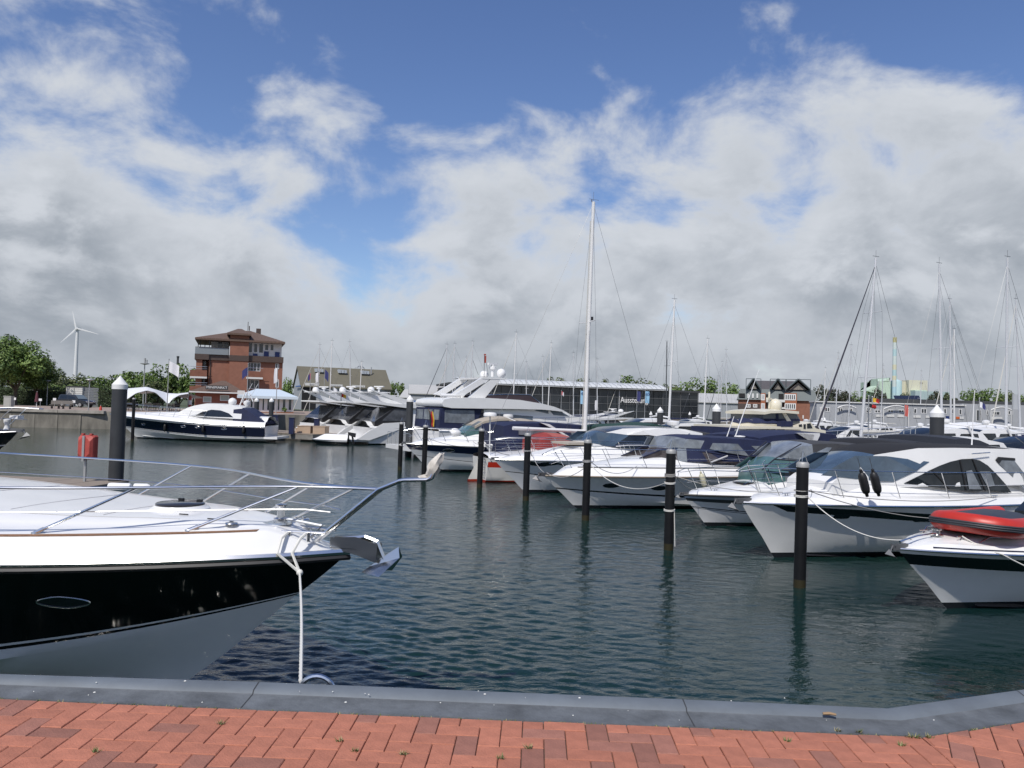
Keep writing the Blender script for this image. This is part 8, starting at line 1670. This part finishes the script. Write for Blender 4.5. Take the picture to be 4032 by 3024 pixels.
for px, top, w, d, kd, lb in ((1135, 1487, 75, 190, 1, 'tree between the brick house and the workshop hall'), (1560, 1492, 70, 230, 1, 'green tree right of the workshop hall'), (1525, 1505, 60, 230, 1, 'small tree at the workshop hall corner'), (1600, 1528, 60, 230, 1, 'low tree left of the pale shed'), (2190, 1484, 120, 300, 2, 'far tree behind the left part of the glass hall roof'), (2290, 1488, 120, 300, 2, 'far tree behind the glass hall near the tallest mast'), (2385, 1492, 120, 300, 2, 'far tree behind the glass hall right of the tallest mast'), (2465, 1487, 140, 300, 1, 'rounded far tree above the exhibition lettering'), (2545, 1500, 120, 300, 2, 'far tree above the right end of the lettering'), (2640, 1512, 120, 300, 2, 'far tree above the dark end of the glass hall'), (2700, 1510, 110, 270, 1, 'green tree right of the glass hall roof'), (2765, 1490, 120, 270, 1, 'tallest green tree between glass hall and apartments'), (2830, 1510, 110, 270, 1, 'green tree behind the mast left of the apartments'), (2890, 1520, 110, 270, 1, 'green tree touching the apartments'), (3232, 1520, 70, 230, 3, 'dark conifer at the right corner of the apartments'), (3275, 1525, 80, 235, 3, 'broad dark conifer right of the apartments'), (3325, 1535, 70, 240, 3, 'brownish conifer left of the dark genoa'), (3385, 1545, 80, 260, 1, 'green tree left of the factory'), (3460, 1525, 60, 220, 3, 'dark conifer before the factory conveyor'), (3560, 1545, 50, 240, 2, 'small tree in front of the factory silo'), (3680, 1535, 55, 220, 3, 'dark conifer behind the big capped pile'), (3730, 1545, 60, 240, 2, 'tree right of the big capped pile'), (3800, 1545, 70, 250, 1, 'left tree of the group by the right edge'), (3850, 1528, 90, 260, 1, 'tallest tree of the group by the right edge'), (3910, 1535, 90, 260, 1, 'third tree of the group by the right edge'), (3975, 1545, 80, 250, 2, 'fourth tree of the group by the right edge'), (4030, 1548, 70, 250, 1, 'last tree at the right edge'), (3765, 1570, 50, 200, 3, 'low dark bush tree over the office roof')): tree(lb, px, d, top, w, kd, bot=1640)
# ------------------------------------------------------------------ fenders and mooring lines of the front row
def on_pile(i, z, ang=0.0, r=.128): p = PILES[i]; return Vector((p.x + r * math.cos(ang), p.y + r * math.sin(ang), z))
def coil(b, i, z, n=2, r=.130, th=.012):
    p = PILES[i]; pts = []
    for k in range(n * 14 + 1): a = 2 * math.pi * k / 14; pts.append((p.x + r * math.cos(a), p.y + r * math.sin(a), z + .028 * k / 14 + .012 * math.sin(a)))
    b.tube(pts, th, 5)
def line(i, z, ends, label, r=.012, sag=.2, m=None, n=2, ang=0.0):
    b = MB(); coil(b, i, z, n, th=r)
    for e in ends:
        a = on_pile(i, z + .02, ang); e = Vector(e); pts = []
        for k in range(17): f = k / 16; v = a.lerp(e, f); v.z -= sag * 4 * f * (1 - f); pts.append(v)
        b.tube(pts, r, 5)
    tag(b.build('mooring_line', m or ROPE()), label, 'rope', 'mooring lines')
def side(B, x, f=.97, dz=.05): y, z = B.sheer(x); return B.W(x, y * f, B.deckz(x, f) + dz)
line(0, 1.78, [side(B8, -.3, .2, .1)], 'white mooring line sagging from the nearest pile to the red dinghy cruiser', sag=.28)
line(0, 1.90, [side(B7, -6.6), B7.W(-5.2, B7.sheer(-5.2)[0] + .03, 1.02)], 'pair of grey lines from the nearest pile along the hardtop cruiser', .010, .16, mat('grey_rope', (.34, .33, .31), .85), 1)
line(1, 1.80, [side(B7, -1.0, .5), side(B6, -.5, .2)], 'grey lines from the second pile to the two nearest white bows', .010, .12, mat('grey_rope', (.34, .33, .31), .85), 3)
line(1, .95, [on_pile(1, .1, -.5, .16)], 'frayed rope end hanging down the second pile', .012, 0, None, 2, -.5)
line(1, 1.62, [on_pile(2, 1.70, 0, .13)], 'long white rope slung between the second and third piles', .012, .38, None, 2, math.pi)
line(2, 1.78, [side(B5, -.1, 0, .1), side(B5, -3.0, .9)], 'black and white line from the third pile to the navy canvas cruiser', .011, .3, mat('fleck_rope', (.36, .36, .36), .85, var=.7, vscale=40), 3)
line(3, 1.80, [side(B5, -.05, 0, .08), side(B4, -1.4, .9)], 'speckled line from the fourth pile to the coupe cruiser bow', .011, .12, mat('fleck_rope', (.36, .36, .36), .85, var=.7, vscale=40), 2)
line(4, 1.85, [side(B4, -.6, .4), side(B2, -3.2, .97)], 'thin line from the fifth pile to the blue striped cruiser', .010, .10, DROPE(), 2)
line(5, 1.85, [side(B2, -1.2, .8), on_pile(4, 1.7, 0, .13)], 'thin line from the sixth pile along the blue striped cruiser', .010, .14, DROPE(), 1)
# line along the black band of the corner cruiser
y = lambda x: B8.sheer(x)[0]
rope([B8.W(-1.15, y(-1.15) * .55, B8.deckz(-1.15, .55) + .06), B8.W(-1.5, y(-1.5) + .03, 1.12), B8.W(-2.7, y(-2.7) + .04, .62), B8.W(-4.2, y(-4.2) + .05, .72), B8.W(-5.5, y(-5.5) + .05, 1.0)], 'white line draped along the black band of the red dinghy cruiser', .013, .03)
# fenders stowed in the rails
def rail_fender(B, px, py, yy, label, m=None, l=.52, tilt=.35, rz=None):
    x, z = B.S(px, py, yy); fender(B.W(x, yy, z), label, l, .10, m, tilt, math.atan2(B.h.y, B.h.x), 'fenders stowed on rails')
rail_fender(B7, 3402, 1903, B7.sheer(-5.3)[0] - .18, 'left of two black fenders on the hardtop cruiser rail')
rail_fender(B7, 3448, 1901, B7.sheer(-5.8)[0] - .18, 'right of two black fenders on the hardtop cruiser rail')
rail_fender(B6, 3122, 1872, B6.sheer(-5)[0] - .2, 'black fender behind the nearest pile on the charcoal canopy boat')
rail_fender(B5, 2768, 1893, B5.sheer(-8)[0] - .1, 'cream fender hanging beside the second pile', mat('cream_fender', (.58, .55, .40), .5, var=.1))
